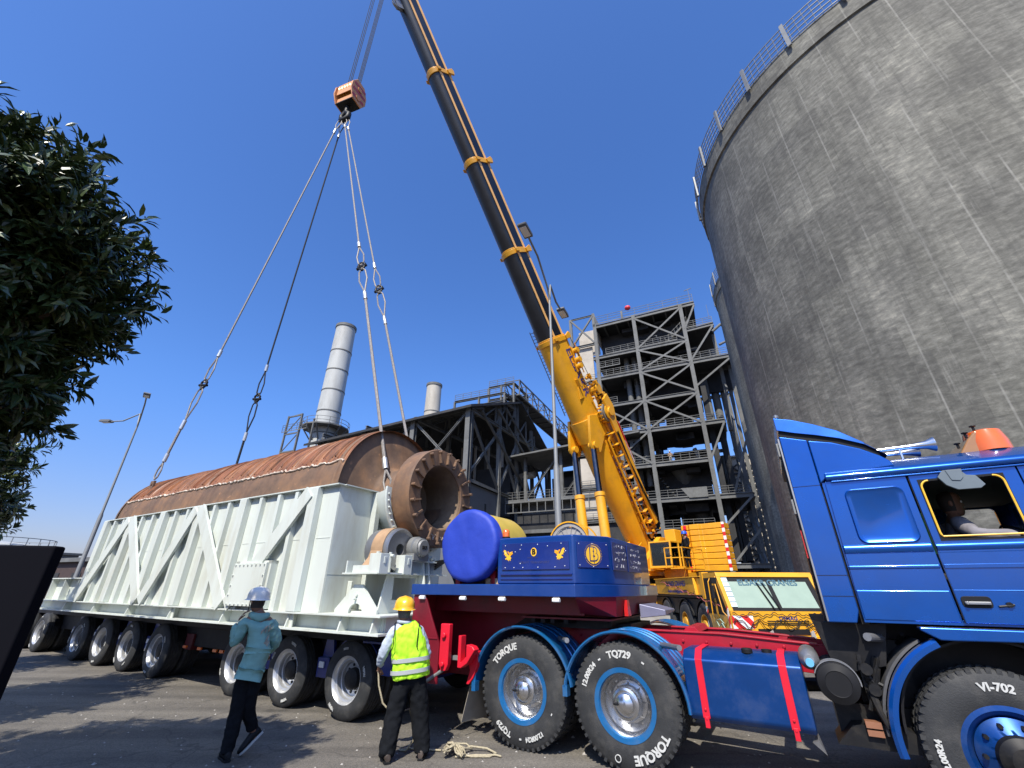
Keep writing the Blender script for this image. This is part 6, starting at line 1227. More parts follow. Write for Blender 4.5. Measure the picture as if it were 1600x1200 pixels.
k.box((c0, d0+.02, zb), (c0+.03, d1-.02, zt_)); k.box((c0+.1, 2.2, 2.6), (c1-.2, 2.6, 2.7)); k.box((c0+.2, d0, 2.3), (c0+.4, d1, 2.72)); oc = yel(k, 'operator_cab', bevel=.015)
k = MB(SF); k.box((c0+.05, d0+.10, zb+.1), (c1-.1, d0+.11, zt_-.08)); k.box((c0+.05, d1-.05, zb+.5), (c1-.1, d1-.04, zt_-.08)); k.box((c1-.10, d0+.05, zb+.1), (c1-.09, d1-.05, zt_-.08)); k.build('cab_glass', M['glass'], oc)
k = MB(SF); k.box((c0+.35, d0+.4, zb+.1), (c0+.75, d0+.9, zb+.5)); k.box((c0+.3, d0+.4, zb+.4), (c0+.4, d0+.9, zb+1.0)); k.build('seat', M['int'], oc)
k = MB(SF)   # walkway, rails and ladder by the cab
for z in (3.15, 3.6): k.tube([(c1+.2, d1-.2, z), (c1+.2, d1+.7, z), (c0-.2, d1+.7, z), (c0-.2, d1+.1, z)], .025, 6)
for x, y in ((c1+.2, d1+.7), (c0-.2, d1+.7), ((c0+c1)/2, d1+.7), (c1+.2, d1-.2)): k.bar((x, y, 2.7), (x, y, 3.6), .045)
k.box((c0-.2, d1, 2.66), (c1+.2, d1+.7, 2.70))
for x, y in ((c1+.15, 1.6), (c1+.15, 2.1)): k.bar((x, y, 1.6), (x, y, 3.7), .05)
for i in range(8): k.bar((c1+.15, 1.6, 1.75+i*.25), (c1+.15, 2.1, 1.75+i*.25), .035)
for x, y in ((c1+.0, 1.3), (c1+.0, .9)): k.bar((x, y, 2.7), (x, y, 3.3), .04)
k.bar((c1+.15, 1.6, 3.3), (2.2, 1.3, 4.1), .05); k.bar((c1+.15, 1.6, 2.9), (2.4, 1.2, 3.5), .05); yel(k, 'walkway_rail', bevel=0)
for i in range(8):      # counterweight slabs
    z = 2.72+i*.325; k = MB(SF); x0, y0 = -2.6, 1.8
    k.prism([(x0, y0), (x0+.95, y0), (x0+.95, y0+.45), (x0+1.10, y0+.60), (x0+1.10, y0+1.15), (x0+.95, y0+1.3), (x0+.95, y0+2.5), (x0, y0+2.5)], 'z', z, z+.305); cw = yel(k, 'counterweight_slab', bevel=.035)
    k = MB(SF); k.box((x0+.95, y0+.16, z+.03), (x0+1.04, y0+.36, z+.28)); k.build('lifting_boss', M['redb'], cw, bevel=.04)
k = MB(SF); k.prism([(-1.65, 4.28), (-1.58, 4.28), (-1.58, 4.44), (-1.65, 4.38)], 'z', 2.72, 5.3); k.build('edge_marking', M['stripe'], cr)
k = MB(SF); k.box((-1.2, 1.3, 2.7), (-.4, 2.0, 5.0)); k.box((-3.4, 1.3, 2.6), (-2.7, 1.8, 4.7)); yel(k, 'ballast_cylinder', bevel=.06)
# boom ---------------------------------------------------------------------------------
B0 = V((8.1, 28.8, 4.0)); TP = V((-8.1, 12.9, 38.0)); bX = (TP-B0).normalized(); bY = V((.676, -.737, 0)); bY = (bY-bX*bY.dot(bX)).normalized(); bZ = bX.cross(bY)
BM_ = Matrix(((bX.x, bY.x, bZ.x, B0.x), (bX.y, bY.y, bZ.y, B0.y), (bX.z, bY.z, bZ.z, B0.z), (0, 0, 0, 1)))
def sec(w_, h_, dz=0, n=7):
    """flat top, upright sides, rounded underside (y, z)"""
    p = [(w_/2, h_*.5+dz-.08), (w_/2-.08, h_*.5+dz), (-w_/2+.08, h_*.5+dz), (-w_/2, h_*.5+dz-.08), (-w_/2, -h_*.12+dz)]
    for i in range(1, n): a = pi+pi*i/n; p.append((w_/2*cos(a), -h_*.12+dz+h_*.38*sin(a)))
    return p+[(w_/2, -h_*.12+dz)]
SEC = [(1.40, 1.86), (1.24, 1.62), (1.15, 1.50), (1.06, 1.40), (.97, 1.30)]; XS_ = [0, 14.3, 20.4, 26.6, 32.8, 39.0]
k = MB(BM_); p = sec(*SEC[0]); q = sec(1.2, 1.1, .1); n = len(p)
k.add([(-.9, y, z) for y, z in q]+[(.9, y*1.05, z) for y, z in q]+[(5.5, y, z) for y, z in p]+[(14.3, y, z) for y, z in p], [(i+j*n, (i+1) % n+j*n, (i+1) % n+(j+1)*n, i+(j+1)*n) for j in range(3) for i in range(n)]+[list(range(n)), list(range(3*n, 4*n))])
k.build('base_boom', M['yel'], cr, smooth=35)
for i in range(1, 5):
    w_, h_ = SEC[i]; k = MB(BM_); k.prism(sec(w_, h_), 'x', XS_[i]-.3, XS_[i+1]+.1)
    sc_ = k.build('boom_section', M['blackp'], cr, smooth=35)
    k = MB(BM_)
    for s_ in (1, -1):
        for z0_, z1_ in ((-.36*h_*.62-.02, -.36*h_*.62+.17), (.34*h_, .34*h_+.20)):
            y0_ = s_*(w_/2-.01); k.box((XS_[i], y0_, z0_), (XS_[i+1], y0_+s_*.022, z1_))
    k.build('orange_stripe', M['oran'], sc_)
for i in range(1, 5):     # collars at the section heads
    w_, h_ = SEC[i-1][0]+.10, SEC[i-1][1]+.12; X_ = XS_[i]; k = MB(BM_); k.prism(sec(w_, h_), 'x', X_-.22, X_+.08); k.prism(sec(w_-.18, h_-.16), 'x', X_+.08, X_+.2)
    for s_ in (1, -1): k.prism([(X_-.2, h_/2-.35), (X_+.05, h_/2-.35), (X_+.25, h_/2+.10), (X_+.1, h_/2+.22), (X_-.2, h_/2+.15)], 'y', s_*(w_/2-.02), s_*(w_/2+.10)); k.box((X_-.15, s_*(w_/2), -h_*.3), (X_+.06, s_*(w_/2+.08), -h_*.12))
    yel(k, 'boom_collar', bevel=.02)
k = MB(BM_); X_ = 38.6; k.prism(sec(1.15, 1.6), 'x', X_, X_+.6)
for s_ in (1, -1): k.prism([(X_, .5), (X_+1.8, .2), (X_+2.0, -1.2), (X_+1.5, -1.9), (X_+.4, -1.2), (X_, -.8)], 'y', s_*.42, s_*.5)
yel(k, 'boom_head', bevel=.02)
k = MB(BM_)
for y_ in (-.3, -.1, .1, .3): k.lathe([(.12, y_-.05), (.5, y_-.05), (.46, y_), (.5, y_+.05), (.12, y_+.05)], 28, 'y', m=Matrix.Translation((39.05, 0, -1.5)))
k.lathe([(.1, -.08), (.32, -.08), (.29, 0), (.32, .08), (.1, .08)], 24, 'y', m=Matrix.Translation((37.4, 0, -.95))); k.box((37.1, -.12, -1.1), (37.8, .12, -.6)); k.build('head_sheave', M['steel'], cr, smooth=40)
# luffing cylinders and their bracket
k = MB(BM_); k.prism(sec(1.62, 2.02), 'x', 7.6, 9.0)
for s_ in (1, -1): k.prism([(6.9, -.9), (7.6, .2), (9.0, .3), (9.2, -.5), (7.8, -1.45), (7.2, -1.45)], 'y', s_*.70, s_*.88); k.cyl((7.5, s_*.5, -1.2), (7.5, s_*1.0, -1.2), .22, 16)
yel(k, 'cylinder_bracket', bevel=.02)
Bi = BM_
for s_ in (1, -1):
    top = BM_ @ V((7.45, s_*.72, -1.2)); bot = SF @ V((4.6, s_*.72+.05, 2.7)); d_ = bot-top; mid = top+d_*.43
    k = MB(); k.cyl(mid+d_*.0, bot, .27, 20); k.cyl(mid-d_.normalized()*.1, mid+d_.normalized()*.12, .31, 20); cy = k.build('luffing_cylinder', M['yel'], cr, smooth=40)
    k = MB(); k.cyl(top, mid, .165, 18); k.build('piston_rod', M['rod'], cy, smooth=40)
    k = MB(SF); k.box((4.2, s_*.72-.25, 2.3), (4.9, s_*.72+.35, 2.75)); yel(k, 'cylinder_foot')
k = MB(SF); k.box((3.0, -1.2, 2.3), (4.9, 1.3, 2.5)); yel(k, 'front_frame')
# gear along the top and near side of the base boom
k = MB(BM_)
k.lathe([(.25, -.10), (.62, -.12), (.58, 0), (.62, .12), (.25, .10)], 36, 'y', m=Matrix.Translation((8.8, 1.15, 1.05)))
dr_ = k.build('rope_sheave', M['galv'], cr, smooth=30)
k = MB(BM_); k.lathe([(0, .13), (.45, .13), (.5, .16), (.5, .22), (.3, .24), (.28, .35), (0, .35)], 30, 'y', m=Matrix.Translation((8.8, 1.15, 1.05)))
for i in range(16): a = 2*pi*i/16; k.box((-.04, -.14, .58), (.04, .14, .68), Matrix.Translation((8.8, 1.0, 1.05)) @ Matrix.Rotation(a, 4, 'Y'))
yel(k, 'sheave_guard', bevel=.01, parent=dr_) if False else k.build('sheave_guard', M['yel'], dr_, smooth=35)
k = MB(BM_)   # folded jib arm running down beside the boom
k.prism([(8.2, .75), (9.7, .9), (9.9, 1.5), (9.0, 1.7), (8.0, 1.3), (1.2, 1.15), (1.2, .85)], 'y', 1.25, 1.40); k.prism([(8.2, .75), (9.7, .9), (9.9, 1.5), (9.0, 1.7), (8.0, 1.3), (6.2, 1.3), (6.2, .85)], 'y', .85, .95)
for i in range(9): x = 1.5+i*.75; k.box((x, .72, .4), (x+.06, 1.3, 1.1))
k.bar((1.0, .95, .25), (7.2, .95, .25), .07, .12); k.bar((1.0, .95, .62), (7.2, .95, .62), .05, .08)
for i in range(13): x = 1.1+i*.5; k.bar((x, .95, .25), (x, .95, .62), .04)
for x in (1.6, 3.4, 5.4, 7.2): k.bar((x, .66, .45), (x, 1.1, .45), .08); k.cyl((x, .9, .4), (x+.3, 1.15, .55), .09, 10)
yel(k, 'jib_arm', bevel=.01)
k = MB(BM_); k.bar((5.2, 1.33, 1.42), (8.0, 1.33, 1.46), .1, .08); k.build('striped_edge', M['stripe'], cr)
k = MB(BM_); rr = random.Random(31)   # hydraulic blocks and pipework, busy yellow-orange detail
for i in range(80):
    x = rr.choice([rr.uniform(.3, 3.4), rr.uniform(9.6, 11.4), rr.uniform(.3, 2)]); y = rr.uniform(.68, 1.15); z = rr.uniform(.5, 1.45)
    if rr.random() < .5: k.cyl((x, y, z), (x+rr.uniform(-.2, .3), y+rr.uniform(-.1, .1), z+rr.uniform(-.2, .2)), rr.uniform(.03, .09), 8)
    else: k.box((x, y, z), (x+rr.uniform(.08, .25), y+rr.uniform(.06, .2), z+rr.uniform(.06, .2)))
for i in range(9): x0 = rr.uniform(.3, 2); k.tube([(x0, .9, 1.2), (x0+1, 1.0+rr.uniform(-.1, .2), 1.3+rr.uniform(-.1, .2)), (x0+2.2, .95, 1.15)], .03, 5)
for x, z in ((12.6, .75), (13.2, .9), (12.2, .6), (6.4, 1.1), (9.9, 1.7)): k.cyl((x, .6, z), (x, 1.1, z), .17, 12); k.box((x-.3, .65, z-.25), (x+.3, .8, z-.05)); k.bar((x-.5, .9, z+.22), (x+.5, .9, z+.22), .05)
k.cyl((10.4, .5, 1.15), (10.4, 1.2, 1.25), .36, 16); k.box((11.0, .66, -.2), (11.5, .95, .0)); k.prism([(10.3, -.1), (11.3, -.1), (10.3, -.5)], 'y', .70, .76)
k.build('boom_hydraulics', M['yel'], cr)['kind'] = 'stuff'
k = MB(BM_)
for i in range(30):
    x = rr.choice([rr.uniform(.3, 3.4), rr.uniform(9.4, 11)]); k.cyl((x, rr.uniform(.8, 1.2), rr.uniform(.8, 1.4)), (x+.12, rr.uniform(.8, 1.2), rr.uniform(.8, 1.4)), .04, 6)
for q in range(3): k.tube([(1+q*.1, 1.45, 1.2), (3.5, 1.5, .9-q*.1), (5.5, 1.45, .8), (7.5, 1.45, .9-q*.1)], .025, 5)
k.tube([(14.3, .8, 1.05), (9.0, .85, 1.5), (2.0, .9, 1.45)], .02, 5); k.build('boom_hoses', M['rub'], cr)['kind'] = 'stuff'
k = MB(BM_)
for i in range(26): k.bar((9.8+i*.22, -.85, -.5), (9.8+i*.22, -.85, -.1), .03)
k.bar((9.6, -.85, -.5), (15.4, -.85, -.5), .04); k.bar((9.6, -.85, -.1), (15.4, -.85, -.1), .04); k.build('boom_ladder', M['galv'], cr)
k = MB(BM_); k.box((3.2, .715, -.2), (3.24, .73, .6)); 
tm = BM_ @ face_m((11.6, .716, .52), (-1, 0, 0), (0, 0, 1)) if False else None
def on_side(x, z): # reads down the boom, letters upright when seen from the near side
    return face_m((x, .712, z), (-1, 0, 0), (0, 0, 1))
k = MB(BM_); text(k, 'ELSAKR', .78, on_side(11.9, .44), .01, .004, 1.25); k.build('boom_lettering', M['letn'], cr)
k = MB(BM_); text(k, 'ELSAKR CRANES', .42, on_side(4.6, .45), .006, .004, 1.0); k.build('boom_lettering', M['letn'], cr)
# hoist cables to the block
HK = V((-8.1, 12.9, 23.5)); tipw = BM_ @ V((39.05, 0, -1.6))
hdir = (bY*1).normalized()
k = MB()
HX = V((.94, -.34, 0)); topx = V((HK.x, HK.y, tipw.z))
for i, o in enumerate((-.42, -.30, -.20, .20, .28, .36, .44)):
    k.cyl(HK+HX*o+V((0, 0, .9)), topx+HX*o*1.15, .017, 6)
k.build('hoist_cable', M['cable'], cr)
# ---------------------------------------------------------------- hook block
HF = Matrix.Translation(HK) @ Matrix.Rotation(R(-20), 4, 'Z')
hb = thing('hook_block', 'orange and red striped hook block hanging above the load', 'hook block', HF)
for y in (-.50, .50):
    k = MB(HF); k.prism([(-.30, -.55), (.30, -.55), (.52, -.05), (.50, .45), (.25, .95), (-.25, .95), (-.5, .45), (-.52, -.05)], 'x', y-.03, y+.03); pl_ = k.build('side_plate', M['orand'], hb, bevel=.012)
    k = MB(HF); s_ = 1 if y > 0 else -1
    for z0_ in (-.40, .02, .44): k.prism([(-.44+abs(z0_)*.1, z0_), (.44-abs(z0_)*.1, z0_+.16), (.42-abs(z0_)*.1, z0_+.34), (-.42+abs(z0_)*.1, z0_+.18)], 'x', y+s_*.031, y+s_*.035)
    k.build('red_stripe', mat('faded_red_stripe', (.36, .045, .05), .5, var=.2), pl_)
    for z_ in (.42, -.22): k = MB(HF); k.lathe([(.0, 0), (.13, 0), (.13, .03), (0, .03)], 20, 'x', m=Matrix.Translation((y+s_*.036 if s_ > 0 else y-.066, 0, z_))); k.build('pin_cap', M['orand'], pl_)
k = MB(HF)
for x in (-.32, -.16, 0, .16, .32): k.lathe([(.1, x-.07), (.44, x-.07), (.40, x), (.44, x+.07), (.1, x+.07)], 28, 'x', m=Matrix.Translation((0, 0, .42)))
k.build('sheave', M['yel'], hb, smooth=35)
k = MB(HF); k.box((-.46, -.40, -.06), (.46, -.36, .70)); k.box((-.46, .36, -.06), (.46, .40, .7)); k.box((-.46, -.28, -.50), (.46, .28, -.18)); k.build('cheek_cover', M['orand'], hb, bevel=.02)
k = MB(HF); k.box((-.47, -.3, -.56), (.47, .3, -.50)); k.cyl((0, 0, -.5), (0, 0, -.95), .11, 14)
k.tube([(0, 0, -.9), (0, 0, -1.05), (.22, 0, -1.25), (.2, 0, -1.5), (0, 0, -1.62), (-.22, 0, -1.52), (-.30, 0, -1.30)], [.11, .12, .12, .13, .14, .11, .05], 12); k.tube([(0, 0, -1.05), (-.22, 0, -1.25), (-.2, 0, -1.45), (0, 0, -1.60)], [.12, .12, .12, .13], 12); k.build('hook', M['dsteel'], hb, smooth=50)
# ---------------------------------------------------------------- slings
HP = HK+V((0, 0, -1.55))
def sling(end, label, f1, f2, mt='sling', o=V((0, 0, 0)), r0=.03):
    a = HP+o; d = (end-a); L_ = d.length; dn = d.normalized(); t = thing('wire_sling', label, 'sling', Matrix.Translation(end), 'wire rope slings between hook and load')
    sd_ = dn.cross(V((0.3, 1, 0))).normalized(); m_ = M[mt]
    def eye(p, q, w_, mb): # open loop between p and q
        mb.tube([p, p.lerp(q, .15)+sd_*w_*.8, p.lerp(q, .5)+sd_*w_, q], r0*.8, 6); mb.tube([p, p.lerp(q, .15)-sd_*w_*.8, p.lerp(q, .5)-sd_*w_, q], r0*.8, 6)
    P = lambda l: a+dn*l
    k = MB(); eye(a, P(.8), .14, k); k.cyl(P(.8), P(f1-1.0), r0, 8); eye(P(f1), P(f1-1.0), .12, k); eye(P(f1+.15), P(f1+1.35), .13, k); k.cyl(P(f1+1.35), P(L_-.55), r0*1.25, 8); eye(end, P(L_-.55), .08, k); k.build('wire_rope', m_, t)
    for l0, l1 in ((.8, 1.05), (f1-1.25, f1-1.0), (f1+1.35, f1+1.65), (L_-.8, L_-.55)):
        k = MB(); k.cyl(P(l0), P(l1), r0*1.9, 10); k.build('ferrule', M['alu'], t, smooth=40)
    k = MB(); k.tube([P(f1-.12), P(f1)+sd_*.12, P(f1+.12)+sd_*.10, P(f1+.26)], .035, 8); k.tube([P(f1-.12), P(f1)-sd_*.12, P(f1+.12)-sd_*.10, P(f1+.26)], .035, 8); k.cyl(P(f1+.1)-sd_*.17, P(f1+.1)+sd_*.17, .045, 8); k.build('shackle', M['dsteel'], t, smooth=40)
    return t
LG = lambda s, tt, z: TC @ V((s, tt, z))
E1 = LG(6.82, -6.40, 3.56); E2 = LG(8.0, -8.45, 4.2); E3 = LG(16.9, -5.85, 4.88); E4 = LG(16.9, -8.15, 4.88)
sling(E1, 'pale sling running down in front of the drum to the casing end beside the neck', 12.2, 0)
sling(E2, 'pale sling reaching the far side of the drum behind its open neck, rightmost', 11.8, 0, o=V((.12, 0, 0)))
sling(E3, 'sling running down to the far end of the rusty drum, leftmost of the four', 14.2, 0, o=V((-.15, 0, 0)))
sling(E4, 'dark sling reaching the rusty drum near its far end, second from the left', 14.0, 0, 'cable', V((-.08, .1, 0)))
# ================================================================ PEOPLE
def skin_mesh(name, joints, bones, radii, mt, parent, sub=2, root=None, tex=None):
    """continuous skinned figure grown over a skeleton: joints {name:(x,y,z)}, bones [(a,b)]"""
    names = list(joints); idx = {n: i for i, n in enumerate(names)}; me = bpy.data.meshes.new(name)
    me.from_pydata([V(joints[n]) for n in names], [(idx[a], idx[b]) for a, b in bones], []); me.update(); me.materials.append(mt)
    o = bpy.data.objects.new(name, me); COL.objects.link(o); o.parent = parent; MW[o.name] = MW[parent.name].copy()
    md = o.modifiers.new('skin', 'SKIN'); md.use_smooth_shade = True; md.branch_smoothing = .6
    for i, n in enumerate(names):
        sv = me.skin_vertices[0].data[i]; r_ = radii[n]; sv.radius = r_ if isinstance(r_, tuple) else (r_, r_); sv.use_root = (n == (root or names[0]))
    s = o.modifiers.new('smooth', 'SUBSURF'); s.levels = sub; s.render_levels = sub
    if tex:
        dm = o.modifiers.new('folds', 'DISPLACE'); tx = bpy.data.textures.new('folds', 'CLOUDS'); tx.noise_scale = tex[0]; dm.texture = tx; dm.strength = tex[1]; dm.mid_level = .5
    return o
def hand(parent, F, p, d, pn, mt, L_=.085, curl=.6, name='hand', side=1):
    """palm and five separate bent fingers; p wrist, d pointing direction, pn palm normal"""
    p, d, pn = V(p), V(d).normalized(), V(pn).normalized(); sd_ = d.cross(pn).normalized()*side
    k = MB(MW[parent.name]); a = p+d*L_
    k.add([p-sd_*.026+pn*.014, p+sd_*.026+pn*.014, a+sd_*.041+pn*.012, a-sd_*.041+pn*.012, p-sd_*.026-pn*.014, p+sd_*.026-pn*.014, a+sd_*.041-pn*.012, a-sd_*.041-pn*.012], [(0,1,2,3),(7,6,5,4),(0,4,5,1),(1,5,6,2),(2,6,7,3),(0,3,7,4)])
    for i, (o, l) in enumerate(((-.031, .062), (-.010, .075), (.011, .080), (.031, .070))):
        q = a+sd_*o; pts = [q-d*.01]; dd = d.copy(); seg_ = l/3
        for j in range(3):
            dd = (dd*cos(curl*(.7+.2*j))+pn*sin(curl*(.7+.2*j))).normalized(); q = q+dd*seg_*1.15; pts.append(q.copy())
            dd = dd
        k.tube(pts, [.0098, .009, .008, .0055], 8)
    q = p+d*.03+sd_*.03; k.tube([q, q+sd_*.022+d*.018+pn*.01, q+sd_*.03+d*.045+pn*.022, q+sd_*.022+d*.068+pn*.03], [.013, .0115, .010, .007], 8)
    o = k.build(name, mt, parent, smooth=70, fix=False); b = o.modifiers.new('s', 'SUBSURF'); b.levels = b.render_levels = 1; return o
def helmet(parent, c, mt, tilt, yaw, r=.135, brim=.05, name='hard_hat', ribs=True):
    F = MW[parent.name] @ Matrix.Translation(c) @ Matrix.Rotation(yaw, 4, 'Z') @ Matrix.Rotation(tilt, 4, 'X')
    k = MB(F); n = 40; vs = []; prof = [(1.0, 0), (.995, .25), (.95, .50), (.82, .74), (.6, .91), (.3, .99), (0, 1.01)]
    for rr_, hh in prof:
        for i in range(n):
            a = 2*pi*i/n; rib = 1+.018*max(0, 1-abs(((a-pi/2+pi) % (2*pi)-pi))*9)*(rr_ > .05) ; vs.append((r*.90*rr_*cos(a), r*1.08*rr_*sin(a), r*.98*hh+(.007*max(0, 1-abs(rr_*cos(a))*7) if ribs else 0)))
    P = len(prof); fs = [(q*n+i, q*n+(i+1) % n, (q+1)*n+(i+1) % n, (q+1)*n+i) for q in range(P-1) for i in range(n)]
    o = len(vs)   # brim: a little all round, longer peak at +y
    for i in range(n):
        a = 2*pi*i/n; w_ = .018+brim*max(0, sin(a))**3; vs.append(((r*.90+w_)*cos(a), (r*1.08+w_)*sin(a), -.012-.012*max(0, sin(a)))) 
    for i in range(n):
        a = 2*pi*i/n; vs.append((r*.88*cos(a), r*1.05*sin(a), -.006))
    fs += [(i, (i+1) % n, o+(i+1) % n, o+i) for i in range(n)]+[(o+i, o+(i+1) % n, o+n+(i+1) % n, o+n+i) for i in range(n)]
    k.add(vs, fs); return k.build(name, mt, parent, smooth=55)
def ear_head(parent, c, yaw, mt, hair, glasses=False, beard=False):
    """head with brow, nose, mouth, eyes and ears, facing local +y turned by yaw"""
    F = MW[parent.name] @ Matrix.Translation(c) @ Matrix.Rotation(yaw, 4, 'Z'); k = MB(F); n = 24; vs = []
    prof = [(-.135, .035, .05), (-.115, .052, .065), (-.08, .066, .078), (-.03, .072, .088), (.03, .076, .096), (.075, .070, .090), (.105, .048, .062), (.12, .0, .0)]
    for z, rx, ry in prof:
        for i in range(n):
            a = 2*pi*i/n; f = sin(a); y = ry*f+(.012 if z < -.05 and f > .5 else 0); x = rx*cos(a)*(1-.12*max(0, f) if z < 0 else 1); vs.append((x, y, z))
    P = len(prof); k.add(vs, [(q*n+i, q*n+(i+1) % n, (q+1)*n+(i+1) % n, (q+1)*n+i) for q in range(P-1) for i in range(n)]+[list(range(n))])
    k.add([(0, .088, .015), (-.015, .085, -.035), (.015, .085, -.035), (0, .112, -.03), (0, .085, -.045)], [(0, 1, 3), (0, 3, 2), (1, 4, 3), (3, 4, 2)])
    for s_ in (1, -1): k.ball((s_*.076, -.005, -.01), .032, 10, (.35, .62, 1))
    k.tube([(-.022, .088, -.068), (0, .096, -.07), (.022, .088, -.068)], .006, 6)
    h = k.build('head', mt, parent, smooth=60); b = h.modifiers.new('s', 'SUBSURF'); b.levels = b.render_levels = 1
    for s_ in (1, -1): MB(F).ball((s_*.030, .080, .005), .012, 8).build('eye', M['lensw'], h, smooth=60)
    k = MB(F); vs = []; n = 24
    for z, rx, ry in ((-.085, .069, .078), (-.05, .077, .090), (.0, .081, .098), (.05, .080, .1), (.09, .068, .088), (.118, .04, .05), (.13, 0, 0)):
        for i in range(n): a = R(165)+R(210)*i/(n-1); vs.append((rx*cos(a), ry*sin(a), z))
    k.add(vs, [(q*n+i, q*n+i+1, (q+1)*n+i+1, (q+1)*n+i) for q in range(6) for i in range(n-1)]); k.build('hair', hair, parent, smooth=60)
    return h
# ---- man in hi-vis vest, seen from behind, feeding a rope through his hands
PF = frame(-1.21, 6.31, 0, R(10.9))
p1 = thing('person', 'person from behind in yellow hard hat and lime vest, holding a rope', 'person', PF)
J = dict(pelvis=(-.01, .02, .80), hipL=(-.11, .02, .76), kneeL=(-.17, .03, .44), ankL=(-.215, -.03, .09), footL=(-.215, -.05, .035), hipR=(.09, .02, .76), kneeR=(.12, .06, .44), ankR=(.185, .02, .09), footR=(.185, .01, .035))
Bn = [('pelvis', 'hipL'), ('hipL', 'kneeL'), ('kneeL', 'ankL'), ('ankL', 'footL'), ('pelvis', 'hipR'), ('hipR', 'kneeR'), ('kneeR', 'ankR'), ('ankR', 'footR')]
J['waist'] = (-.03, .01, .93); Bn.append(('pelvis', 'waist'))
skin_mesh('trousers', J, Bn, dict(pelvis=(.17, .14), waist=(.165, .13), hipL=(.125, .13), kneeL=(.115, .115), ankL=(.10, .10), footL=(.095, .10), hipR=(.125, .13), kneeR=(.115, .115), ankR=(.10, .10), footR=(.095, .10)), M['trous'], p1, sub=3, tex=(.055, .035))
Jb = dict(pelvis=(-.02, .01, .84), waist=(-.035, .0, .96), chest=(-.085, -.005, 1.18), neckb=(-.12, .0, 1.36), neck=(-.145, .01, 1.43), head=(-.165, .02, 1.50), shL=(-.275, .0, 1.30), elL=(-.385, .0, 1.06), wrL=(-.42, .12, .90), shR=(.04, .0, 1.29), elR=(.155, .03, 1.04), wrR=(.13, .22, .90))
Bb = [('pelvis', 'waist'), ('waist', 'chest'), ('chest', 'neckb'), ('neckb', 'neck'), ('neck', 'head'), ('neckb', 'shL'), ('shL', 'elL'), ('elL', 'wrL'), ('neckb', 'shR'), ('shR', 'elR'), ('elR', 'wrR')]
skin_mesh('body', Jb, Bb, dict(pelvis=(.10, .08), waist=(.10, .08), chest=(.12, .09), neckb=(.06, .055), neck=.052, head=.05, shL=.05, elL=.038, wrL=.026, shR=.05, elR=.038, wrR=.026), M['skin'], p1)
Js = {k_: v for k_, v in Jb.items() if k_ not in ('neck', 'head')}
skin_mesh('shirt', Js, [b_ for b_ in Bb if b_[0] in Js and b_[1] in Js], dict(pelvis=(.15, .115), waist=(.15, .115), chest=(.165, .12), neckb=(.075, .07), shL=(.078, .08), elL=.068, wrL=.042, shR=(.078, .08), elR=.066, wrR=.042), M['shirt'], p1, sub=3, tex=(.04, .03))
Jv_ = dict(hem=(-.02, .01, .81), waist=(-.035, .005, .93), chest=(-.08, .0, 1.12), upper=(-.10, .0, 1.26), top=(-.12, .01, 1.345), sL=(-.21, .0, 1.325), sR=(-.03, .0, 1.32))
def loft(mb, secs, n=40, tilt=.22):
    vs = []
    for cx, cy, z, rx, ry in secs:
        for i in range(n):
            a = 2*pi*i/n; e = 2.6; ca, sa = cos(a), sin(a); q = (abs(ca)**e+abs(sa)**e)**(-1/e)
            vs.append((cx+rx*q*ca, cy+ry*q*sa, z+tilt*.12*ca+.006*sin(a*5+z*21)))
    P = len(secs); mb.add(vs, [(j*n+i, j*n+(i+1) % n, (j+1)*n+(i+1) % n, (j+1)*n+i) for j in range(P-1) for i in range(n)])
k = MB(PF)
loft(k, [(-.015, .01, .800, .215, .150), (-.017, .01, .812, .222, .158), (-.025, .01, .88, .226, .160), (-.035, .01, .96, .224, .158), (-.05, .008, 1.04, .222, .156), (-.07, .005, 1.12, .220, .152), (-.09, .0, 1.20, .205, .145), (-.105, -.0, 1.27, .185, .135), (-.115, .0, 1.32, .165, .120), (-.122, .0, 1.355, .135, .10), (-.13, .0, 1.385, .09, .082), (-.132, .0, 1.39, .075, .07)])
vest = k.build('hi_vis_vest', M['hivis'], p1, smooth=80); sb = vest.modifiers.new('s', 'SUBSURF'); sb.levels = sb.render_levels = 2
dm = vest.modifiers.new('folds', 'DISPLACE'); tx = bpy.data.textures.new('folds', 'CLOUDS'); tx.noise_scale = .06; dm.texture = tx; dm.strength = .038; dm.mid_level = .5
for z0, z1, r_, tl_ in ((.975, 1.02, .224, .14), (.855, .90, .226, .16)):
    k = MB(PF); n = 36; vs = []
    for z in (z0, z1):
        for i in range(n):
            a = 2*pi*i/n; e = 2.6; q = (abs(cos(a))**e+abs(sin(a))**e)**(-1/e); vs.append((-.033+(r_+.012)*q*cos(a), .010+(r_-.052)*q*sin(a), z+tl_*.16*cos(a)))
    k.add(vs, [(i, (i+1) % n, n+(i+1) % n, n+i) for i in range(n)]); k.build('reflective_band', M['refl'], vest, smooth=60)
for s_, sh_ in ((-1, -.255), (1, .01)):
    k = MB(PF); k.tube([(sh_+s_*.005, .05, 1.40), (sh_+s_*.02, -.05, 1.385), (sh_+s_*.012, -.135, 1.27), (sh_+s_*.01, -.148, 1.14), (sh_+s_*.05, -.12, 1.05)], .006, 5); k.build('vest_piping', M['trous'], vest)
ear_head(p1, (-.175, .01, 1.53), R(12), M['skin'], M['hairg']); helmet(p1, (-.18, .01, 1.555), M['hat_y'], R(4), R(14), .142)
k = MB(PF); k.tube([(-.245, .02, 1.405), (-.20, -.06, 1.40), (-.13, -.075, 1.395), (-.07, -.03, 1.395), (-.06, .03, 1.39)], .018, 6); k.build('collar', M['shirt'], p1, smooth=60)
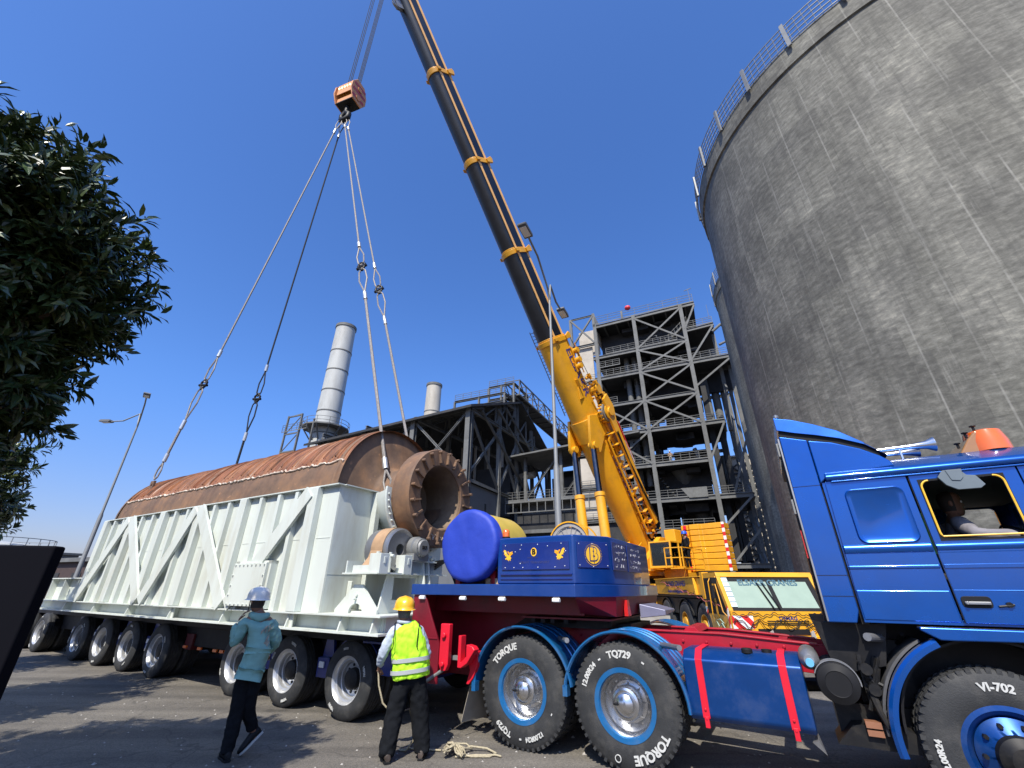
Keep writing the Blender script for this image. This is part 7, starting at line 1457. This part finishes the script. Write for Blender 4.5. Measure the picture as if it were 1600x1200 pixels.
hand(p1, PF, (-.42, .12, .905), (-.05, .5, -.8), (.6, .5, .3), M['skin'], curl=.9); hand(p1, PF, (.13, .22, .905), (-.3, .7, -.5), (-.6, .4, -.3), M['skin'], curl=.9, side=-1)
def shoe(parent, F, x, y, yaw, mt, pitch=0, z=0, sole=None, L_=.29):
    m = MW[parent.name] @ Matrix.Translation((x, y, z)) @ Matrix.Rotation(yaw, 4, 'Z') @ Matrix.Rotation(pitch, 4, 'X')
    k = MB(m); n = 14; secs = [(-.10, .030, .075), (-.075, .038, .10), (-.03, .040, .105), (.03, .042, .085), (.09, .048, .065), (.14, .044, .05), (.17, .028, .035), (.182, .01, .02)]
    vs = []
    for y_, w_, h_ in secs:
        for i in range(n): a = 2*pi*i/n; vs.append((w_*cos(a), y_, .018+h_*.5+h_*.5*sin(a)))
    P = len(secs); k.add(vs, [(q*n+i, q*n+(i+1) % n, (q+1)*n+(i+1) % n, (q+1)*n+i) for q in range(P-1) for i in range(n)]+[list(range(n)), list(range((P-1)*n, P*n))]); s = k.build('shoe', mt, parent, smooth=60)
    k = MB(m); out = [(-.032, -.105), (.032, -.105), (.040, -.05), (.038, .02), (.050, .09), (.046, .14), (.028, .178), (0, .19), (-.028, .178), (-.046, .14), (-.050, .09), (-.038, .02), (-.040, -.05)]; k.prism(out, 'z', 0, .024); k.build('sole', sole or M['rub'], s, bevel=.004)
    return s
shoe(p1, PF, -.215, -.02, R(14), M['shoe']); shoe(p1, PF, .19, .03, R(-12), M['shoe'])
# rope from his left hand and the heap on the ground
k = MB(PF); k.tube([(-.43, .18, .86), (-.40, .16, .70), (-.33, .15, .52), (-.25, .14, .45), (-.10, .18, .42), (.0, .20, .44), (.06, .2, .30), (.08, .22, .12), (.0, .25, .02), (-.08, .32, .015), (.02, .36, .015), (.12, .30, .015), (.26, .26, .015), (.42, .2, .015)], .011, 7)
tag(k.build('hand_line', M['rope'], smooth=60), 'pale rope hanging from the left hand of the vest wearer to the ground', 'rope')
k = MB(frame(-.66, 6.45)); rr = random.Random(77); pts = []
for i in range(150):
    a = i*.42; r_ = .06+.05*sin(i*.37)+.03*rr.random(); pts.append((r_*cos(a)+.02*sin(i*.9), r_*1.1*sin(a*1.13), .02+.09*abs(sin(i*.21))*max(0, 1-r_*4)+.03*rr.random()))
k.tube(pts, .010, 6); k.tube([(.05, .05, .02), (.18, .16, .05), (.38, .16, .03), (.50, .04, .015), (.42, -.06, .014), (.2, -.06, .014), (.05, -.02, .03)], .012, 7); k.tube([(-.05, .1, .02), (-.02, .22, .06), (.12, .25, .05), (.2, .15, .03), (.1, .05, .06)], .011, 7); k.tube([(.02, -.08, .015), (.25, -.02, .015), (.35, -.04, .02), (.5, -.01, .015), (.56, -.06, .015)], .011, 7)
tag(k.build('rope_heap', M['rope'], smooth=60), 'tangled heap of pale rope on the asphalt beside the vest wearer', 'rope')
# ---- man in teal top walking with a phone at his ear
PG = frame(-3.06, 6.34, 0, R(25.7))
p2 = thing('person', 'person in white hard hat, teal hooded top and black trousers, walking with phone', 'person', PG)
J = dict(pelvis=(-.145, .0, .93), hipL=(-.215, .0, .90), kneeL=(-.205, .02, .50), ankL=(-.215, -.01, .10), footL=(-.215, -.01, .06), hipR=(-.08, .0, .89), kneeR=(-.115, .05, .50), ankR=(-.005, .12, .26), cuffR=(.0, .125, .24), waist=(-.12, .0, 1.03))
skin_mesh('trousers', J, [('pelvis', 'hipL'), ('hipL', 'kneeL'), ('kneeL', 'ankL'), ('ankL', 'footL'), ('pelvis', 'hipR'), ('hipR', 'kneeR'), ('kneeR', 'ankR'), ('ankR', 'cuffR'), ('pelvis', 'waist')], dict(pelvis=(.155, .14), waist=(.15, .13), hipL=(.115, .12), kneeL=.092, ankL=.075, footL=.072, hipR=(.115, .12), kneeR=.09, ankR=.066, cuffR=.064), M['trous'], p2, sub=3, tex=(.055, .03))
Jb = dict(pelvis=(-.14, .0, .95), waist=(-.125, .0, 1.06), chest=(-.165, .0, 1.28), neckb=(-.20, .0, 1.46), neck=(-.225, .0, 1.53), head=(-.24, .01, 1.60), shL=(-.335, -.03, 1.40), elL=(-.43, .02, 1.14), wrL=(-.43, -.03, 1.385), shR=(-.06, .03, 1.39), elR=(.06, .10, 1.15), wrR=(.0, .26, 1.02))
Bb = [('pelvis', 'waist'), ('waist', 'chest'), ('chest', 'neckb'), ('neckb', 'neck'), ('neck', 'head'), ('neckb', 'shL'), ('shL', 'elL'), ('elL', 'wrL'), ('neckb', 'shR'), ('shR', 'elR'), ('elR', 'wrR')]
skin_mesh('body', Jb, Bb, dict(pelvis=(.10, .08), waist=(.10, .08), chest=(.12, .09), neckb=(.06, .055), neck=.05, head=.05, shL=.05, elL=.038, wrL=.027, shR=.05, elR=.038, wrR=.026), M['skin'], p2)
k = MB(PG); k.tube([(.0, .125, .27), (.02, .13, .20), (.035, .14, .15)], [.042, .036, .034], 10); k.build('ankle', M['skin'], p2, smooth=60)
Js = {k_: v for k_, v in Jb.items() if k_ not in ('neck', 'head')}; Js['hem'] = (-.15, .0, .90)
skin_mesh('teal_top', Js, [b_ for b_ in Bb if b_[0] in Js and b_[1] in Js]+[('pelvis', 'hem')], dict(hem=(.185, .15), pelvis=(.18, .15), waist=(.178, .145), chest=(.19, .145), neckb=(.10, .09), shL=(.10, .10), elL=.095, wrL=.042, shR=(.085, .09), elR=.078, wrR=.042), M['hood'], p2, sub=3, tex=(.045, .035))
skin_mesh('hood', dict(a=(-.31, .03, 1.475), b=(-.26, -.07, 1.46), c=(-.185, -.085, 1.44), d=(-.115, -.05, 1.455), e=(-.10, .03, 1.475), f=(-.19, -.05, 1.38)), [('a', 'b'), ('b', 'c'), ('c', 'd'), ('d', 'e'), ('c', 'f')], dict(a=.04, b=.05, c=.058, d=.05, e=.04, f=.05), M['hood'], p2)
k = MB(PG); rr = random.Random(6)
for i in range(16): x = -.10+rr.uniform(-.05, .06); z = 1.22+rr.uniform(-.13, .13); k.add([(x, -.145-.004, z), (x+rr.uniform(.01, .05), -.14, z+rr.uniform(.0, .05)), (x+rr.uniform(.0, .03), -.144, z+rr.uniform(-.06, .0)), (x, -.13, z), (x+.02, -.128, z+.02), (x+.01, -.128, z-.02)], [(0, 1, 2), (5, 4, 3), (0, 3, 4, 1), (1, 4, 5, 2), (2, 5, 3, 0)])
k.build('back_print', mat('faded_print', (.32, .30, .24), .8, var=.3, vs=30, dirt=(.1, .07, .05), dirt_amt=.7, ds=30), p2)
ear_head(p2, (-.255, .01, 1.635), R(28), M['skin'], M['hair']); helmet(p2, (-.26, .0, 1.655), M['hat_w'], R(2), R(30), .142)
hand(p2, PG, (-.428, -.03, 1.40), (.42, .12, .9), (1, .1, -.4), M['skin'], L_=.09, curl=.5)
k = MB(PG); k.box((-.350, .0, 1.50), (-.341, .07, 1.64)); tag(k.build('mobile_phone', M['rub'], bevel=.004), 'black phone held to the left ear of the person in teal', 'phone')
hand(p2, PG, (.0, .26, 1.02), (-.3, .8, -.5), (-.6, -.2, -.6), M['skin'], curl=.4, side=-1)
shoe(p2, PG, -.215, .02, R(18), M['rub'], sole=M['rub']); shoe(p2, PG, .045, .14, R(112), M['rub'], R(-40), .125, M['sole'])
# ---- truck driver: torso, head and forearm on the sill
DF = T @ Matrix.Translation((-1.62, -6.27, 1.60)); p3 = thing('person', 'truck driver in a grey top resting one forearm on the open cab window', 'person', DF)
# local +x is towards the rear of the truck, +y towards the camera
Jb = dict(pelvis=(.0, -.05, .33), waist=(.02, -.05, .48), chest=(.04, -.05, .68), neckb=(.03, -.05, .86), neck=(.015, -.05, .93), head=(.0, -.05, 1.0), shL=(.04, .16, .80), elL=(.04, .44, .67), wrL=(-.24, .47, .655), shR=(.04, -.26, .80), elR=(-.2, -.3, .62), wrR=(-.45, -.2, .70), hipL=(-.02, .06, .32), kneeL=(-.42, .08, .36), ankL=(-.5, .08, .05), hipR=(-.02, -.15, .32), kneeR=(-.42, -.15, .36), ankR=(-.5, -.15, .05))
Bb = [('pelvis', 'waist'), ('waist', 'chest'), ('chest', 'neckb'), ('neckb', 'neck'), ('neck', 'head'), ('neckb', 'shL'), ('shL', 'elL'), ('elL', 'wrL'), ('neckb', 'shR'), ('shR', 'elR'), ('elR', 'wrR'), ('pelvis', 'hipL'), ('hipL', 'kneeL'), ('kneeL', 'ankL'), ('pelvis', 'hipR'), ('hipR', 'kneeR'), ('kneeR', 'ankR')]
rad_ = dict(pelvis=(.12, .1), waist=(.11, .09), chest=(.13, .1), neckb=.06, neck=.05, head=.05, shL=.05, elL=.038, wrL=.027, shR=.05, elR=.038, wrR=.026, hipL=.08, kneeL=.055, ankL=.04, hipR=.08, kneeR=.055, ankR=.04)
skin_mesh('body', Jb, Bb, rad_, M['skin'], p3)
up_ = ('pelvis', 'waist', 'chest', 'neckb', 'shL', 'elL', 'wrL', 'shR', 'elR', 'wrR'); Js = {k_: Jb[k_] for k_ in up_}
skin_mesh('grey_top', Js, [b_ for b_ in Bb if b_[0] in Js and b_[1] in Js], dict(pelvis=(.16, .13), waist=(.15, .125), chest=(.17, .13), neckb=.08, shL=.085, elL=.068, wrL=.045, shR=.08, elR=.06, wrR=.04), M['gshirt'], p3, tex=(.06, .02))
Js = {k_: Jb[k_] for k_ in ('pelvis', 'hipL', 'kneeL', 'ankL', 'hipR', 'kneeR', 'ankR')}; skin_mesh('trousers', Js, [b_ for b_ in Bb if b_[0] in Js and b_[1] in Js], dict(pelvis=(.14, .13), hipL=.1, kneeL=.08, ankL=.06, hipR=.1, kneeR=.08, ankR=.06), M['trous'], p3)
ear_head(p3, (.0, -.05, 1.03), R(80), M['skin'], M['hair'])
hand(p3, DF, (-.24, .47, .655), (-1, .0, -.1), (0, -.2, -1), M['skin'], curl=.5); hand(p3, DF, (-.45, -.2, .70), (-.8, 0, .2), (0, 0, -1), M['skin'], curl=.9, side=-1)
# ---- small far figures
def far_person(F, label, top, legs, hat=None, seated=False):
    t = thing('person', label, 'person', F)
    if seated: Jb = dict(pelvis=(0, 0, .48), chest=(0, .02, .85), neckb=(0, .02, 1.0), head=(0, .03, 1.16), shL=(-.2, 0, .93), elL=(-.24, .1, .7), wrL=(-.16, .32, .68), shR=(.2, 0, .93), elR=(.24, .1, .7), wrR=(.16, .32, .68), hipL=(-.1, .05, .48), kneeL=(-.12, .45, .5), ankL=(-.12, .45, .06), hipR=(.1, .05, .48), kneeR=(.12, .45, .5), ankR=(.12, .45, .06))
    else: Jb = dict(pelvis=(0, 0, .95), chest=(0, 0, 1.28), neckb=(0, 0, 1.45), head=(0, .02, 1.60), shL=(-.2, 0, 1.4), elL=(-.27, .03, 1.12), wrL=(-.2, .2, .98), shR=(.2, 0, 1.4), elR=(.27, .03, 1.12), wrR=(.2, .2, 1.0), hipL=(-.1, 0, .9), kneeL=(-.12, .03, .5), ankL=(-.12, 0, .07), hipR=(.1, 0, .9), kneeR=(.12, .03, .5), ankR=(.12, 0, .07))
    Bb = [('pelvis', 'chest'), ('chest', 'neckb'), ('neckb', 'head'), ('neckb', 'shL'), ('shL', 'elL'), ('elL', 'wrL'), ('neckb', 'shR'), ('shR', 'elR'), ('elR', 'wrR'), ('pelvis', 'hipL'), ('hipL', 'kneeL'), ('kneeL', 'ankL'), ('pelvis', 'hipR'), ('hipR', 'kneeR'), ('kneeR', 'ankR')]
    rd = dict(pelvis=(.12, .1), chest=(.14, .1), neckb=.06, head=.095, shL=.055, elL=.04, wrL=.035, shR=.055, elR=.04, wrR=.035, hipL=.08, kneeL=.055, ankL=.045, hipR=.08, kneeR=.055, ankR=.045)
    skin_mesh('body', Jb, Bb, rd, M['skin'], t, 1)
    Js = {k_: Jb[k_] for k_ in ('pelvis', 'chest', 'neckb', 'shL', 'elL', 'wrL', 'shR', 'elR', 'wrR')}; skin_mesh('top', Js, [b_ for b_ in Bb if b_[0] in Js and b_[1] in Js], dict(pelvis=(.16, .13), chest=(.17, .13), neckb=.08, shL=.08, elL=.06, wrL=.045, shR=.08, elR=.06, wrR=.045), top, t, 1)
    Js = {k_: Jb[k_] for k_ in ('pelvis', 'hipL', 'kneeL', 'ankL', 'hipR', 'kneeR', 'ankR')}; skin_mesh('trousers', Js, [b_ for b_ in Bb if b_[0] in Js and b_[1] in Js], dict(pelvis=(.14, .12), hipL=.1, kneeL=.075, ankL=.06, hipR=.1, kneeR=.075, ankR=.06), legs, t, 1)
    h = V(Jb['head']); ear_head(t, tuple(h+V((0, 0, .02))), 0, M['skin'], M['hair'])
    if hat: helmet(t, tuple(h+V((0, 0, .05))), hat, 0, 0, .135)
    return t
FWD = R(-137.5)-R(90)
far_person(SF @ Matrix.Translation((2.55, 2.95, 2.80)) @ Matrix.Rotation(R(-90), 4, 'Z'), 'crane operator in a white shirt seated in the yellow upper cab', M['lensw'], M['trous'], None, True)
far_person(SF @ Matrix.Translation((2.55, 4.05, 2.70)) @ Matrix.Rotation(R(-120), 4, 'Z') , 'worker in blue hard hat and dark clothes standing at the rail of the crane cab', M['trous'], M['trous'], M['hat_b'])
far_person(TW @ Matrix.Translation((2.3, .3, 17.55)) @ Matrix.Rotation(R(180), 4, 'Z'), 'tiny figure in pale clothes at a rail halfway up the steel tower', M['card'], M['cream'], M['hat_w'])

# loose grit and small stones swept over the asphalt
k = MB(); rr = random.Random(12)
for i in range(900):
    d_ = rr.uniform(4.6, 16); a = R(rr.uniform(-48, 30)); x, y = d_*sin(a), d_*cos(a); r_ = rr.uniform(.004, .014)*(1 if rr.random() < .93 else 2)
    k.add([(x-r_, y-r_*.7, .001), (x+r_, y-r_, .001), (x+r_*.8, y+r_, .001), (x-r_*.9, y+r_*.8, .001), (x, y, r_*.9)], [(0, 1, 4), (1, 2, 4), (2, 3, 4), (3, 0, 4)])
tag(k.build('grit', M['conc'], fix=False), kind='stuff');
